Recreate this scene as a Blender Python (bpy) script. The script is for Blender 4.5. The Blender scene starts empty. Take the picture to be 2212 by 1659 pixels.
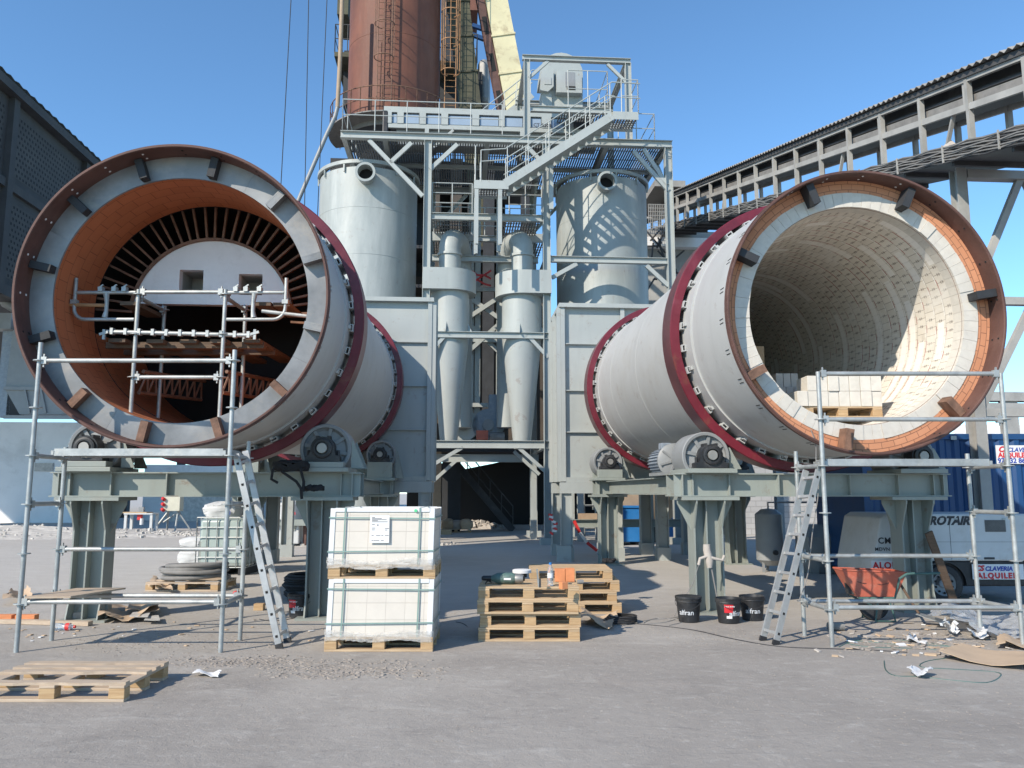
import bpy, bmesh, math, random
from mathutils import Vector, Matrix, Quaternion
R = math.radians
PI = math.pi
random.seed(7)
scene = bpy.context.scene
COL = scene.collection

# ------------------------------------------------------------------ camera, sky, sun, exposure
PITCH = math.atan(.1357); FPX = 1719.5; CAMH = 1.6      # 2212 x 1659 reading grid of the photograph
cam_d = bpy.data.cameras.new("camera"); cam = bpy.data.objects.new("camera", cam_d); COL.objects.link(cam)
cam.location = (0, 0, CAMH); cam.rotation_euler = (R(90) + PITCH, 0, 0)
cam_d.sensor_width = 36; cam_d.lens = FPX / 2212 * 36; cam_d.clip_start = .1; cam_d.clip_end = 3000
scene.camera = cam
SUN_AZ, SUN_EL = 43, 33.5                                # sun stands behind the camera's left shoulder
world = bpy.data.worlds.new("World"); scene.world = world; world.use_nodes = True
wn = world.node_tree; wn.nodes.clear()
wo = wn.nodes.new("ShaderNodeOutputWorld"); wb = wn.nodes.new("ShaderNodeBackground"); ws = wn.nodes.new("ShaderNodeTexSky")
ws.sky_type = 'NISHITA'; ws.sun_disc = False
ws.sun_elevation = R(SUN_EL); ws.sun_rotation = R(180 + SUN_AZ)
ws.altitude = 0; ws.air_density = .8; ws.dust_density = .0; ws.ozone_density = 5.0
wb.inputs[1].default_value = .15
wt = wn.nodes.new('ShaderNodeMix'); wt.data_type = 'RGBA'; wt.blend_type = 'MULTIPLY'; wt.inputs[0].default_value = 1; wt.inputs[7].default_value = (.90, 1.06, 1.02, 1)
wn.links.new(ws.outputs[0], wt.inputs[6]); wn.links.new(wt.outputs[2], wb.inputs[0]); wn.links.new(wb.outputs[0], wo.inputs[0])
sd = bpy.data.lights.new("sun", 'SUN'); sun = bpy.data.objects.new("sun", sd); COL.objects.link(sun)
sd.energy = 3.5; sd.angle = R(.5); sd.color = (1, .90, .76)
a, e = R(SUN_AZ), R(SUN_EL)
S = Vector((-math.cos(e) * math.sin(a), -math.cos(e) * math.cos(a), math.sin(e)))
sun.rotation_euler = S.to_track_quat('Z', 'Y').to_euler(); sun.location = S * 60
vs = scene.view_settings; vs.view_transform = 'Standard'; vs.look = 'None'; vs.exposure = .74; vs.gamma = 1
scene.render.engine = 'CYCLES'; scene.cycles.max_bounces = 7; scene.cycles.diffuse_bounces = 4
scene.cycles.use_denoising = True

# ------------------------------------------------------------------ from a reading of the photo to metres
PHI = R(4.0)                                             # the plant stands turned 4 degrees
def ray(u, v):
    x = (u - 1106) / FPX; y = (829.5 - v) / FPX
    return Vector((x, math.cos(PITCH) - y * math.sin(PITCH), math.sin(PITCH) + y * math.cos(PITCH)))
def at(u, v, Y):
    d = ray(u, v); return Vector((0, 0, CAMH)) + d * (Y / d.y)
def gd(u, v, z=0.0):
    d = ray(u, v); return Vector((0, 0, CAMH)) + d * ((z - CAMH) / d.z)
def to_site(p):
    c, s = math.cos(PHI), math.sin(PHI); return Vector((p[0] * c + p[1] * s, -p[0] * s + p[1] * c, p[2]))
def to_world(p):
    c, s = math.cos(PHI), math.sin(PHI); return Vector((p[0] * c - p[1] * s, p[0] * s + p[1] * c, p[2]))
def st(u, v, sy):
    d = ray(u, v); c, s = math.cos(PHI), math.sin(PHI)
    dx, dy = d.x * c + d.y * s, -d.x * s + d.y * c
    t = sy / dy; return Vector((dx * t, sy, CAMH + d.z * t))
def sgd(u, v, z=0.0): return to_site(gd(u, v, z))

# ------------------------------------------------------------------ materials
class NT:
    def __init__(self, name):
        self.m = bpy.data.materials.new(name); self.m.use_nodes = True
        self.t = self.m.node_tree; self.t.nodes.clear()
        self.out = self.t.nodes.new("ShaderNodeOutputMaterial")
        self.b = self.t.nodes.new("ShaderNodeBsdfPrincipled")
        self.t.links.new(self.b.outputs[0], self.out.inputs[0])
    def n(self, kind): return self.t.nodes.new(kind)
    def put(self, sock, v):
        if isinstance(v, bpy.types.NodeSocket): self.t.links.new(v, sock)
        elif isinstance(v, (tuple, list)) and sock.type == 'RGBA' and len(v) == 3: sock.default_value = (*v, 1)
        else: sock.default_value = v
    def math(self, op, a, b=0.0, c=None):
        k = self.n("ShaderNodeMath"); k.operation = op
        self.put(k.inputs[0], a); self.put(k.inputs[1], b)
        if c is not None: self.put(k.inputs[2], c)
        return k.outputs[0]
    def mix(self, f, a, b, mode='MIX'):
        k = self.n("ShaderNodeMix"); k.data_type = 'RGBA'; k.blend_type = mode
        self.put(k.inputs[0], f); self.put(k.inputs[6], a); self.put(k.inputs[7], b); return k.outputs[2]
    def coords(self, kind='Object', rnd=True):
        tc = self.n("ShaderNodeTexCoord"); o = tc.outputs[kind]
        if rnd:
            oi = self.n("ShaderNodeObjectInfo"); va = self.n("ShaderNodeVectorMath"); va.operation = 'MULTIPLY_ADD'
            self.put(va.inputs[0], oi.outputs['Random']); va.inputs[1].default_value = (37, 53, 71); self.put(va.inputs[2], o)
            o = va.outputs[0]
        return o
    def scale(self, v, s):
        k = self.n("ShaderNodeVectorMath"); k.operation = 'MULTIPLY'; self.put(k.inputs[0], v); k.inputs[1].default_value = s; return k.outputs[0]
    def noise(self, v, s, d=5, rough=.55, dist=0):
        k = self.n("ShaderNodeTexNoise"); self.put(k.inputs['Vector'], v); k.inputs['Scale'].default_value = s
        k.inputs['Detail'].default_value = d; k.inputs['Roughness'].default_value = rough; k.inputs['Distortion'].default_value = dist
        return k.outputs[0]
    def ramp(self, f, a, b):
        k = self.n("ShaderNodeMapRange"); self.put(k.inputs[0], f); k.inputs[1].default_value = a; k.inputs[2].default_value = b
        return k.outputs[0]
    def bump(self, h, s, d=.02):
        k = self.n("ShaderNodeBump"); k.inputs['Strength'].default_value = s; k.inputs['Distance'].default_value = d
        self.put(k.inputs['Height'], h); self.t.links.new(k.outputs[0], self.b.inputs['Normal'])
    def fin(self, col, rough=.6, metal=0.0):
        self.put(self.b.inputs['Base Color'], col); self.put(self.b.inputs['Roughness'], rough); self.put(self.b.inputs['Metallic'], metal)
        return self.m

def dirty(name, col, rough=.6, metal=0.0, var=.18, scale=2.5, stain=None, samt=.35, sscale=1.3, bump=.15, bscale=40, streak=0, rusty=0.0):
    """painted or raw surface: base colour, broad mottling, a second colour in patches (dirt, wear), fine bump"""
    k = NT(name); v = k.coords()
    n1 = k.noise(v, scale, 6, .6)
    lo = tuple(c * (1 - var) for c in col); hi = tuple(min(1, c * (1 + var)) for c in col)
    c = k.mix(k.ramp(n1, .3, .7), lo, hi)
    if stain is not None:
        vv = k.scale(v, (1, 1, .18)) if streak else v
        n2 = k.noise(vv, sscale, 8, .68, .3)
        c = k.mix(k.math('MULTIPLY', k.ramp(n2, .52, .72), samt), c, stain)
    if rusty:
        rs = k.math('MULTIPLY', k.ramp(k.noise(v, 3.3, 9, .72, .4), .585, .66), rusty); c = k.mix(rs, c, (.17, .085, .045))
        ds = k.math('MULTIPLY', k.ramp(k.noise(k.scale(v, (5, 5, .5)), 1.0, 6, .6), .50, .75), rusty * .8); c = k.mix(ds, c, tuple(x * .62 for x in col))
    n3 = k.noise(v, bscale, 4, .6)
    if bump: k.bump(k.math('ADD', n3, k.math('MULTIPLY', n1, .6)), bump, .01)
    r = k.math('ADD', k.math('MULTIPLY', n1, .25), rough - .12)
    return k.fin(c, r, metal)

M = {}
M['green'] = dirty('grey green frame paint', (.258, .283, .26), .5, var=.08, scale=1.2, stain=(.30, .27, .22), samt=.4, sscale=2.2, bump=.06, streak=1, rusty=.45)
M['tower'] = dirty('pale grey green structural paint', (.355, .378, .366), .5, var=.07, scale=.8, stain=(.40, .39, .36), samt=.3, sscale=1.5, bump=.05, streak=1, rusty=.3)
M['silo'] = dirty('tank paint', (.315, .342, .336), .5, var=.07, scale=.5, stain=(.56, .57, .54), samt=.5, sscale=.9, bump=.06, streak=1, rusty=.22)
M['shell'] = dirty('kiln shell paint', (.43, .435, .425), .45, var=.06, scale=.7, stain=(.36, .345, .31), samt=.55, sscale=1.1, bump=.06, rusty=.25)
M['rust'] = dirty('rusty steel', (.105, .052, .042), .7, .1, var=.3, scale=2.5, stain=(.17, .10, .08), samt=.5, sscale=3, bump=.2)
M['rust_tower'] = dirty('rusty tower plate', (.15, .056, .034), .68, .0, var=.3, scale=.6, stain=(.24, .135, .105), samt=.7, sscale=.5, bump=.15, streak=1, rusty=.5)
M['rust_bar'] = dirty('rust on bars', (.19, .105, .07), .75, .1, var=.4, scale=9, bump=.3)
M['plate'] = dirty('raw steel plate', (.235, .24, .245), .5, .3, var=.28, scale=2.2, stain=(.42, .36, .29), samt=.45, sscale=2.6, bump=.1)
M['tyre'] = dirty('maroon tyre paint', (.125, .010, .021), .42, var=.4, scale=1.6, stain=(.21, .045, .065), samt=.5, sscale=2.4, bump=.1, rusty=.35)
M['tyre_side'] = dirty('worn tyre tread', (.16, .055, .06), .38, .45, var=.3, scale=2, bump=.08)
M['zinc'] = dirty('galvanised tube', (.36, .375, .37), .5, .45, var=.25, scale=5, stain=(.50, .47, .42), samt=.6, sscale=7, bump=.15)
M['zinc_clean'] = dirty('aluminium', (.44, .44, .435), .45, .55, var=.14, scale=6, stain=(.5, .49, .46), samt=.5, sscale=9, bump=.1)
M['steel'] = dirty('machined steel', (.34, .33, .31), .5, .6, var=.15, scale=6, bump=.03)
M['grate'] = dirty('galvanised grating', (.20, .205, .20), .55, .2, var=.2, scale=2, bump=.05)
M['black'] = dirty('black plastic', (.018, .019, .022), .5, var=.3, scale=6, stain=(.12, .115, .11), samt=.55, sscale=4, bump=.08)
M['rubber'] = dirty('rubber', (.022, .022, .024), .65, var=.3, scale=6, stain=(.10, .10, .10), samt=.4, sscale=5, bump=.1)
M['hose'] = dirty('dusty hose', (.19, .183, .175), .75, var=.2, scale=6, stain=(.27, .26, .24), samt=.6, sscale=4, bump=.15)
M['cast'] = dirty('cast grey paint', (.235, .245, .25), .48, var=.1, scale=3, stain=(.25, .25, .25), samt=.3, sscale=4, bump=.06)
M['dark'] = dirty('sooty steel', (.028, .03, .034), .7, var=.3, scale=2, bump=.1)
M['void'] = dirty('black for unlit depths', (.012, .012, .013), .9, var=.2, scale=2, bump=.0)  # near black, put in for the darkness of openings and unlit depths
M['orange_plain'] = dirty('orange brick', (.62, .235, .10), .85, var=.14, scale=9, bump=.2, bscale=60)
M['white_brick'] = dirty('white alumina brick', (.58, .545, .485), .85, var=.08, scale=7, stain=(.44, .40, .34), samt=.4, sscale=10, bump=.18, bscale=70)
M['grey_brick'] = dirty('dusty brick', (.42, .38, .34), .85, var=.1, scale=7, bump=.15, bscale=70)
M['white_wall'] = dirty('white castable wall', (.80, .785, .78), .85, var=.07, scale=2, stain=(.5, .47, .46), samt=.3, sscale=4, bump=.08)
M['white_paint'] = dirty('white machine paint', (.52, .525, .52), .5, var=.08, scale=2, stain=(.38, .36, .32), samt=.55, sscale=3, bump=.04)
M['paper'] = dirty('white paper', (.68, .68, .68), .7, var=.04, scale=4, bump=.05)
M['sack'] = dirty('white woven sack', (.50, .50, .49), .6, var=.12, scale=4, stain=(.36, .35, .33), samt=.5, sscale=3, bump=.15)
M['card'] = dirty('brown cardboard', (.50, .37, .25), .8, var=.1, scale=3, stain=(.36, .27, .19), samt=.4, sscale=3, bump=.08)
M['conc'] = dirty('dark concrete', (.06, .062, .066), .9, var=.25, scale=.8, stain=(.11, .107, .104), samt=.4, sscale=.5, bump=.2, bscale=12, streak=1)
M['conc_light'] = dirty('limewashed concrete', (.74, .74, .74), .9, var=.10, scale=.35, stain=(.46, .45, .44), samt=.6, sscale=.6, bump=.25, bscale=9)
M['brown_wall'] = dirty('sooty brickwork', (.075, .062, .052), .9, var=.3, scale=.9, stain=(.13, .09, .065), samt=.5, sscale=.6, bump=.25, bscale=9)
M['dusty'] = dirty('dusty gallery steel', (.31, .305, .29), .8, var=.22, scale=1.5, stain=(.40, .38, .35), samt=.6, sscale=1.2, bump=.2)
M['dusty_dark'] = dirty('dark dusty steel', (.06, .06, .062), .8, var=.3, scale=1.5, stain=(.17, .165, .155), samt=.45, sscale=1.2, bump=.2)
M['roof'] = dirty('fibre cement roof', (.27, .255, .235), .85, var=.2, scale=1, stain=(.15, .145, .14), samt=.5, sscale=1.5, bump=.2)
M['yellow'] = dirty('faded yellow paint', (.60, .54, .34), .6, var=.1, scale=1, stain=(.24, .16, .09), samt=.7, sscale=1.7, bump=.1)
M['olive'] = dirty('dirty olive paint', (.075, .072, .045), .8, var=.4, scale=1.2, stain=(.02, .02, .02), samt=.8, sscale=1, bump=.1)
M['tan'] = dirty('weathered tan pipe', (.34, .25, .17), .7, var=.2, scale=2, stain=(.2, .1, .06), samt=.4, sscale=2, bump=.1)
M['rusty_yellow'] = dirty('rusty yellow ladder', (.36, .19, .09), .7, var=.3, scale=4, bump=.1)
M['blue'] = dirty('blue container paint', (.009, .055, .165), .45, var=.12, scale=1, stain=(.03, .06, .11), samt=.4, sscale=1.4, bump=.05, streak=1)
M['blue_bin'] = dirty('blue bin paint', (.02, .16, .42), .5, var=.15, scale=2, stain=(.05, .15, .3), samt=.4, sscale=2, bump=.05)
M['barrow'] = dirty('orange barrow tray', (.46, .115, .07), .55, var=.15, scale=3, stain=(.45, .24, .17), samt=.5, sscale=4, bump=.1)
M['barrow_frame'] = dirty('green barrow tube', (.05, .11, .10), .5, var=.2, scale=5, bump=.05)
M['red'] = dirty('red plastic', (.55, .03, .03), .5, var=.15, scale=5, bump=.03)
M['white_plastic'] = dirty('white plastic', (.66, .66, .66), .5, var=.05, scale=5, bump=.03)
M['tool'] = dirty('green grinder case', (.075, .13, .115), .5, var=.2, scale=12, stain=(.25, .24, .2), samt=.6, sscale=14, bump=.05)
M['motor'] = dirty('blue grey motor', (.24, .28, .33), .5, var=.15, scale=8, stain=(.45, .45, .43), samt=.5, sscale=9, bump=.05)
M['cloth'] = dirty('black cloth', (.012, .012, .014), .85, var=.3, scale=6, bump=.3)
M['strap'] = dirty('green strap', (.20, .30, .27), .45, var=.1, scale=8, bump=0)
M['dot'] = dirty('green sticker', (.1, .55, .25), .5, var=.03, bump=0)
M['ink'] = dirty('dark print', (.03, .03, .035), .6, var=.02, bump=0)
M['ink_red'] = dirty('red print', (.55, .02, .03), .5, var=.02, bump=0)
M['ink_blue'] = dirty('blue print', (.03, .06, .32), .5, var=.02, bump=0)
M['ink_pale'] = dirty('pale print', (.55, .57, .6), .5, var=.02, bump=0)
M['rubble'] = dirty('white rubble', (.47, .445, .41), .9, var=.25, scale=6, bump=.3)
M['flake'] = dirty('dried mud flakes', (.31, .272, .235), .95, var=.2, scale=8, bump=.1)
M['cream'] = dirty('cream cabinet paint', (.52, .50, .40), .5, var=.08, scale=3, stain=(.35, .33, .28), samt=.4, sscale=4, bump=.04)

def wood(name, col, dark):
    k = NT(name); v = k.coords(); g = k.noise(k.scale(v, (1.2, 14, 14)), 3, 8, .65, .8)
    n = k.noise(v, 1.6, 3)
    c = k.mix(k.ramp(g, .3, .75), dark, col); c = k.mix(k.math('MULTIPLY', k.ramp(n, .45, .75), .45), c, tuple(x * .62 for x in col))
    k.bump(g, .25, .006); return k.fin(c, .8)
M['wood'] = wood('pallet pine', (.57, .43, .275), (.36, .245, .14))
M['wood_grey'] = wood('weathered pallet wood', (.55, .445, .335), (.37, .28, .20))
M['wood_block'] = wood('pallet block wood', (.54, .385, .215), (.34, .205, .10))
M['plank'] = wood('old planks', (.15, .095, .06), (.07, .045, .03))

def film(name, col, alpha, rough=.2):
    k = NT(name); v = k.coords(); n = k.noise(v, 9, 6, .7, 1.5); k.bump(n, .8, .03)
    k.b.inputs['Alpha'].default_value = 1
    k.put(k.b.inputs['Alpha'], k.math('ADD', alpha - .15, k.math('MULTIPLY', n, .3)))
    return k.fin(col, rough)
M['film'] = film('clear plastic film', (.66, .68, .70), .50, .2)
M['wrap'] = film('shrink wrap', (.66, .64, .60), .45, .3)
def glassy(name, col, tr, rough):
    k = NT(name); k.b.inputs['Transmission Weight'].default_value = tr; return k.fin(col, rough)
M['bottle'] = glassy('clear bottle', (.9, .95, 1), .85, .08)
M['ibc'] = glassy('translucent tank plastic', (.36, .42, .39), .08, .4)
M['pane'] = dirty('grey blue panel', (.27, .34, .43), .35, var=.06, scale=1, bump=.02)

def ground_mat():
    k = NT('dusty yard ground'); v = k.coords(rnd=False)
    n1 = k.noise(v, .30, 8, .64, .5); n3 = k.noise(v, 11, 7, .72); n4 = k.noise(v, 60, 4, .65); n5 = k.noise(k.scale(v, (.7, 1.3, 1)), 2.3, 8, .68, .6)
    c = k.mix(k.ramp(n1, .32, .68), (.255, .229, .202), (.375, .342, .303))
    c = k.mix(k.math('MULTIPLY', k.ramp(n5, .55, .68), .55), c, (.43, .40, .36))                                                # pale dust scuffs
    c = k.mix(k.math('MULTIPLY', k.ramp(k.noise(k.scale(v, (.8, 1.1, 1)), 1.1, 8, .7, 1.0), .56, .70), .55), c, (.19, .172, .158))   # dark oily patches
    c = k.mix(k.math('MULTIPLY', k.ramp(k.noise(v, .8, 6, .6), .58, .75), .35), c, (.36, .30, .255))                            # brownish brick dust
    c = k.mix(k.math('MULTIPLY', k.ramp(n3, .57, .68), .38), c, (.17, .155, .14)); c = k.mix(k.math('MULTIPLY', k.ramp(n3, .44, .34), .35), c, (.50, .47, .43))
    sy_ = k.n('ShaderNodeSeparateXYZ'); k.put(sy_.inputs[0], v); dust = k.math('MULTIPLY', k.ramp(k.math('ADD', sy_.outputs[1], k.math('MULTIPLY', n1, 6.0)), 11.5, 17.0), k.math('ADD', .35, k.math('MULTIPLY', n5, .9)))
    c = k.mix(k.math('MULTIPLY', dust, .9), c, (.47, .445, .41))                                                               # brick dust trodden into the yard round the kilns
    h = k.math('ADD', k.math('MULTIPLY', n5, 1.0), k.math('ADD', k.math('MULTIPLY', n3, .5), k.math('MULTIPLY', n4, .2)))
    k.bump(h, .6, .035)
    return k.fin(c, .92)
M['ground'] = ground_mat()

def brick_mat(name, c1, c2, mortar, bw, rh, ms, marks=False, offset=.5, bias=0.0):
    k = NT(name); uv = k.n("ShaderNodeUVMap").outputs[0]
    b = k.n("ShaderNodeTexBrick"); k.put(b.inputs['Vector'], uv); k.put(b.inputs['Color1'], c1); k.put(b.inputs['Color2'], c2); k.put(b.inputs['Mortar'], mortar)
    b.inputs['Scale'].default_value = 1; b.inputs['Mortar Size'].default_value = ms; b.inputs['Mortar Smooth'].default_value = .2; b.inputs['Bias'].default_value = bias
    b.inputs['Brick Width'].default_value = bw; b.inputs['Row Height'].default_value = rh; b.offset = offset
    v = k.coords(rnd=False); n = k.noise(v, 5, 7, .65); c = b.outputs[0]
    c = k.mix(k.math('MULTIPLY', k.ramp(n, .35, .75), .22), c, tuple(x * .6 for x in c1))
    if marks:
        s = k.n("ShaderNodeSeparateXYZ"); k.put(s.inputs[0], uv); X, Y = s.outputs[0], s.outputs[1]
        row = k.math('FLOOR', k.math('DIVIDE', Y, rh)); par = k.math('MULTIPLY', k.math('MODULO', row, 2.0), .5)
        xx = k.math('ADD', k.math('DIVIDE', X, bw), par); fx = k.math('FRACT', xx); fy = k.math('FRACT', k.math('DIVIDE', Y, rh))
        cell = k.n("ShaderNodeCombineXYZ"); k.put(cell.inputs[0], k.math('FLOOR', xx)); k.put(cell.inputs[1], row)
        wn_ = k.n("ShaderNodeTexWhiteNoise"); k.put(wn_.inputs[0], cell.outputs[0]); rnd = wn_.outputs[0]
        def win(f, a, b_): return k.math('MULTIPLY', k.math('GREATER_THAN', f, a), k.math('LESS_THAN', f, b_))
        # two dashes of stamped figures on each brick and red edge paint on some
        st_ = k.math('MULTIPLY', k.math('ADD', win(fy, .36, .47), win(fy, .53, .64)), win(fx, .32, .68))
        st_ = k.math('MULTIPLY', st_, k.math('GREATER_THAN', k.noise(uv, 95, 1), .42)); st_ = k.math('MULTIPLY', st_, k.math('GREATER_THAN', rnd, .25))
        c = k.mix(k.math('MULTIPLY', st_, .65), c, (.06, .045, .04))
        rd = k.math('MULTIPLY', win(fy, .93, .985), k.math('GREATER_THAN', rnd, .58)); c = k.mix(k.math('MULTIPLY', rd, .8), c, (.38, .04, .03))
        wh = k.math('MULTIPLY', win(fy, .02, .10), k.math('LESS_THAN', rnd, .35)); c = k.mix(k.math('MULTIPLY', wh, .8), c, (.8, .78, .74))
        # bands of blank pale filler bricks that run part of the way round some rings
        c2v = k.n("ShaderNodeCombineXYZ"); k.put(c2v.inputs[0], k.math('MULTIPLY', X, .42)); k.put(c2v.inputs[1], k.math('MULTIPLY', k.math('FLOOR', k.math('DIVIDE', Y, rh)), 7.31))
        bn = k.math('GREATER_THAN', k.noise(c2v.outputs[0], 1.5, 0), .60); bn = k.math('MULTIPLY', bn, win(fy, .2, .8))
        c = k.mix(k.math('MULTIPLY', bn, .9), c, (.78, .75, .70))
    if marks:
        sm = k.noise(k.scale(v, (1, .45, 1)), 2.6, 8, .7, .8); c = k.mix(k.math('MULTIPLY', k.ramp(sm, .52, .66), .6), c, (.74, .71, .655)); c = k.mix(k.math('MULTIPLY', k.ramp(k.noise(v, 1.3, 8, .72, .5), .6, .72), .5), c, (.25, .20, .15))
    h = k.math('SUBTRACT', k.math('MULTIPLY', n, .2), b.outputs[1]); k.bump(h, .5, .01)
    return k.fin(c, .85)
M['lining_orange'] = brick_mat('orange brick lining', (.50, .165, .066), (.45, .145, .057), (.20, .065, .03), .23, .2, .0035)
M['lining_white'] = brick_mat('stamped white brick lining', (.70, .65, .57), (.64, .59, .51), (.30, .26, .21), .105, .21, .0035, marks=True)
M['ring_orange'] = brick_mat('orange brick ring face', (.60, .275, .15), (.53, .235, .125), (.24, .11, .065), .16, .0745, .004)
M['ring_white'] = brick_mat('white brick ring face', (.72, .69, .63), (.66, .63, .575), (.26, .23, .20), .12, .3, .0035)
M['pack_brick'] = brick_mat('packed white bricks', (.65, .60, .53), (.615, .565, .50), (.46, .41, .35), .20, .17, .0018, offset=0.0)
def perforated_mat():
    k = NT('perforated concrete blocks'); uv = k.n("ShaderNodeUVMap").outputs[0]; s_ = k.n("ShaderNodeSeparateXYZ"); k.put(s_.inputs[0], uv)
    row = k.math('FLOOR', k.math('DIVIDE', s_.outputs[1], .27)); fx = k.math('FRACT', k.math('ADD', k.math('DIVIDE', s_.outputs[0], .27), k.math('MULTIPLY', k.math('MODULO', row, 2.0), .5))); fy = k.math('FRACT', k.math('DIVIDE', s_.outputs[1], .27))
    hole = k.math('MULTIPLY', k.math('MULTIPLY', k.math('GREATER_THAN', fx, .28), k.math('LESS_THAN', fx, .74)), k.math('MULTIPLY', k.math('GREATER_THAN', fy, .28), k.math('LESS_THAN', fy, .74)))
    v = k.coords(rnd=False); n = k.noise(v, .5, 7, .65); c = k.mix(k.ramp(n, .3, .7), (.05, .052, .056), (.085, .084, .082)); k.bump(k.math('SUBTRACT', 1.0, hole), .8, .05)
    return k.fin(k.mix(hole, c, (.012, .013, .016)), .9)
M['perforated'] = perforated_mat()
M['block_wall'] = brick_mat('concrete block wall', (.42, .41, .40), (.36, .355, .35), (.26, .25, .24), .42, .21, .01)

# ------------------------------------------------------------------ mesh building
ORG = {}
class MB:
    def __init__(self): self.v = []; self.f = []; self.uv = {}; self.mi = {}; self.cur = 0
    def add(self, vs, fs, uvs=None):
        o = len(self.v); self.v += [Vector(p) for p in vs]
        for i, f in enumerate(fs):
            if self.cur: self.mi[len(self.f)] = self.cur
            if uvs: self.uv[len(self.f)] = uvs[i]
            self.f.append([o + j for j in f])
        return self
    def box(self, c, s, m=None):
        c = Vector(c); x, y, z = [k / 2 for k in s]
        p = [Vector((i, j, k)) for k in (-z, z) for j in (-y, y) for i in (-x, x)]
        if m is not None: p = [m @ q for q in p]
        return self.add([c + q for q in p], [(0, 2, 3, 1), (4, 5, 7, 6), (0, 1, 5, 4), (2, 6, 7, 3), (0, 4, 6, 2), (1, 3, 7, 5)])
    def bb(self, lo, hi):
        lo, hi = Vector(lo), Vector(hi); return self.box((lo + hi) / 2, hi - lo)
    def frame(self, p, q, up=(0, 0, 1)):
        d = (Vector(q) - Vector(p)); L = d.length; d.normalize(); up = Vector(up)
        if abs(d.dot(up)) > .98: up = Vector((0, 1, 0)) if abs(d.y) < .9 else Vector((1, 0, 0))
        s = d.cross(up).normalized(); n = s.cross(d).normalized(); return d, s, n, L
    def bar(self, p, q, w, h, up=(0, 0, 1)):
        d, s, n, L = self.frame(p, q, up); p, q = Vector(p), Vector(q); vs = []
        for b in (p, q):
            for i, j in ((-1, -1), (1, -1), (1, 1), (-1, 1)): vs.append(b + s * (i * w / 2) + n * (j * h / 2))
        return self.add(vs, [(0, 1, 2, 3), (7, 6, 5, 4), (0, 4, 5, 1), (1, 5, 6, 2), (2, 6, 7, 3), (3, 7, 4, 0)])
    def ibeam(self, p, q, w, h, t=.016, up=(0, 0, 1)):
        d, s, n, L = self.frame(p, q, up); p, q = Vector(p), Vector(q)
        prof = [(-w/2, -h/2), (w/2, -h/2), (w/2, -h/2+t), (t/2, -h/2+t), (t/2, h/2-t), (w/2, h/2-t), (w/2, h/2), (-w/2, h/2), (-w/2, h/2-t), (-t/2, h/2-t), (-t/2, -h/2+t), (-w/2, -h/2+t)]
        k = len(prof); vs = [b + s * x + n * y for b in (p, q) for x, y in prof]
        fs = [(i, i + k, (i + 1) % k + k, (i + 1) % k) for i in range(k)]
        for o, rev in ((0, 0), (k, 1)):
            for f in ((0, 1, 2, 3, 10, 11), (3, 4, 9, 10), (4, 5, 6, 7, 8, 9)):
                f = [o + i for i in f]; fs.append(f if not rev else f[::-1])
        return self.add(vs, fs)
    def tube(self, pts, r, n=8, closed=False, caps=True):
        pts = [Vector(p) for p in pts]; k = len(pts); rs = r if isinstance(r, (list, tuple)) else [r] * k
        d0 = (pts[1] - pts[0]).normalized(); ref = Vector((0, 0, 1)) if abs(d0.z) < .9 else Vector((1, 0, 0))
        nrm = d0.cross(ref).normalized(); vs = []; fs = []; prev = d0
        for i, p in enumerate(pts):
            if closed: d = (pts[(i + 1) % k] - pts[i - 1]).normalized()
            else:
                a_ = pts[min(i + 1, k - 1)] - p if i < k - 1 else p - pts[i - 1]; b_ = p - pts[i - 1] if i else a_
                d = (a_.normalized() + b_.normalized()); d = d.normalized() if d.length > 1e-6 else a_.normalized()
            nrm = (prev.rotation_difference(d) @ nrm); nrm = (nrm - d * nrm.dot(d)).normalized(); prev = d; bn = d.cross(nrm)
            for j in range(n):
                t = 2 * PI * j / n; vs.append(p + (nrm * math.cos(t) + bn * math.sin(t)) * rs[i])
        for i in range(k if closed else k - 1):
            for j in range(n):
                a_, b_ = i * n, ((i + 1) % k) * n; fs.append((a_ + j, a_ + (j + 1) % n, b_ + (j + 1) % n, b_ + j))
        if caps and not closed: fs.append(list(range(n))[::-1]); fs.append([(k - 1) * n + j for j in range(n)])
        return self.add(vs, fs)
    def lathe(self, prof, n=48, axis='z', o=(0, 0, 0), a0=0.0, a1=2*PI, uvr=None, flip=False, close=False):
        """prof: list of (radius, height along axis)"""
        o = Vector(o); full = abs(a1 - a0 - 2 * PI) < 1e-6; vs = []; fs = []; us = []; m = len(prof); cols = n if full else n + 1
        for i in range(cols):
            t = a0 + (a1 - a0) * i / n; c, s_ = math.cos(t), math.sin(t)
            for r, h in prof:
                vs.append(o + (Vector((r * c, r * s_, h)) if axis == 'z' else Vector((r * s_, h, r * c)) if axis == 'y' else Vector((h, r * c, r * s_))))
        mm = m if close else m - 1
        for i in range(n):
            for j in range(mm):
                a_, b_ = i * m, ((i + 1) % cols) * m; j2 = (j + 1) % m; f = (a_ + j, b_ + j, b_ + j2, a_ + j2)
                fs.append(f[::-1] if flip else f)
                if uvr is not None:
                    t0, t1 = a0 + (a1 - a0) * i / n, a0 + (a1 - a0) * (i + 1) / n
                    g = (lambda q: prof[q][1]) if uvr != 'face' else (lambda q: prof[q][0])
                    rr = uvr if uvr != 'face' else (prof[0][0] + prof[-1][0]) / 2
                    q = [(t0 * rr, g(j)), (t1 * rr, g(j)), (t1 * rr, g(j2)), (t0 * rr, g(j2))]; us.append(q[::-1] if flip else q)
        return self.add(vs, fs, us if uvr is not None else None)
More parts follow.
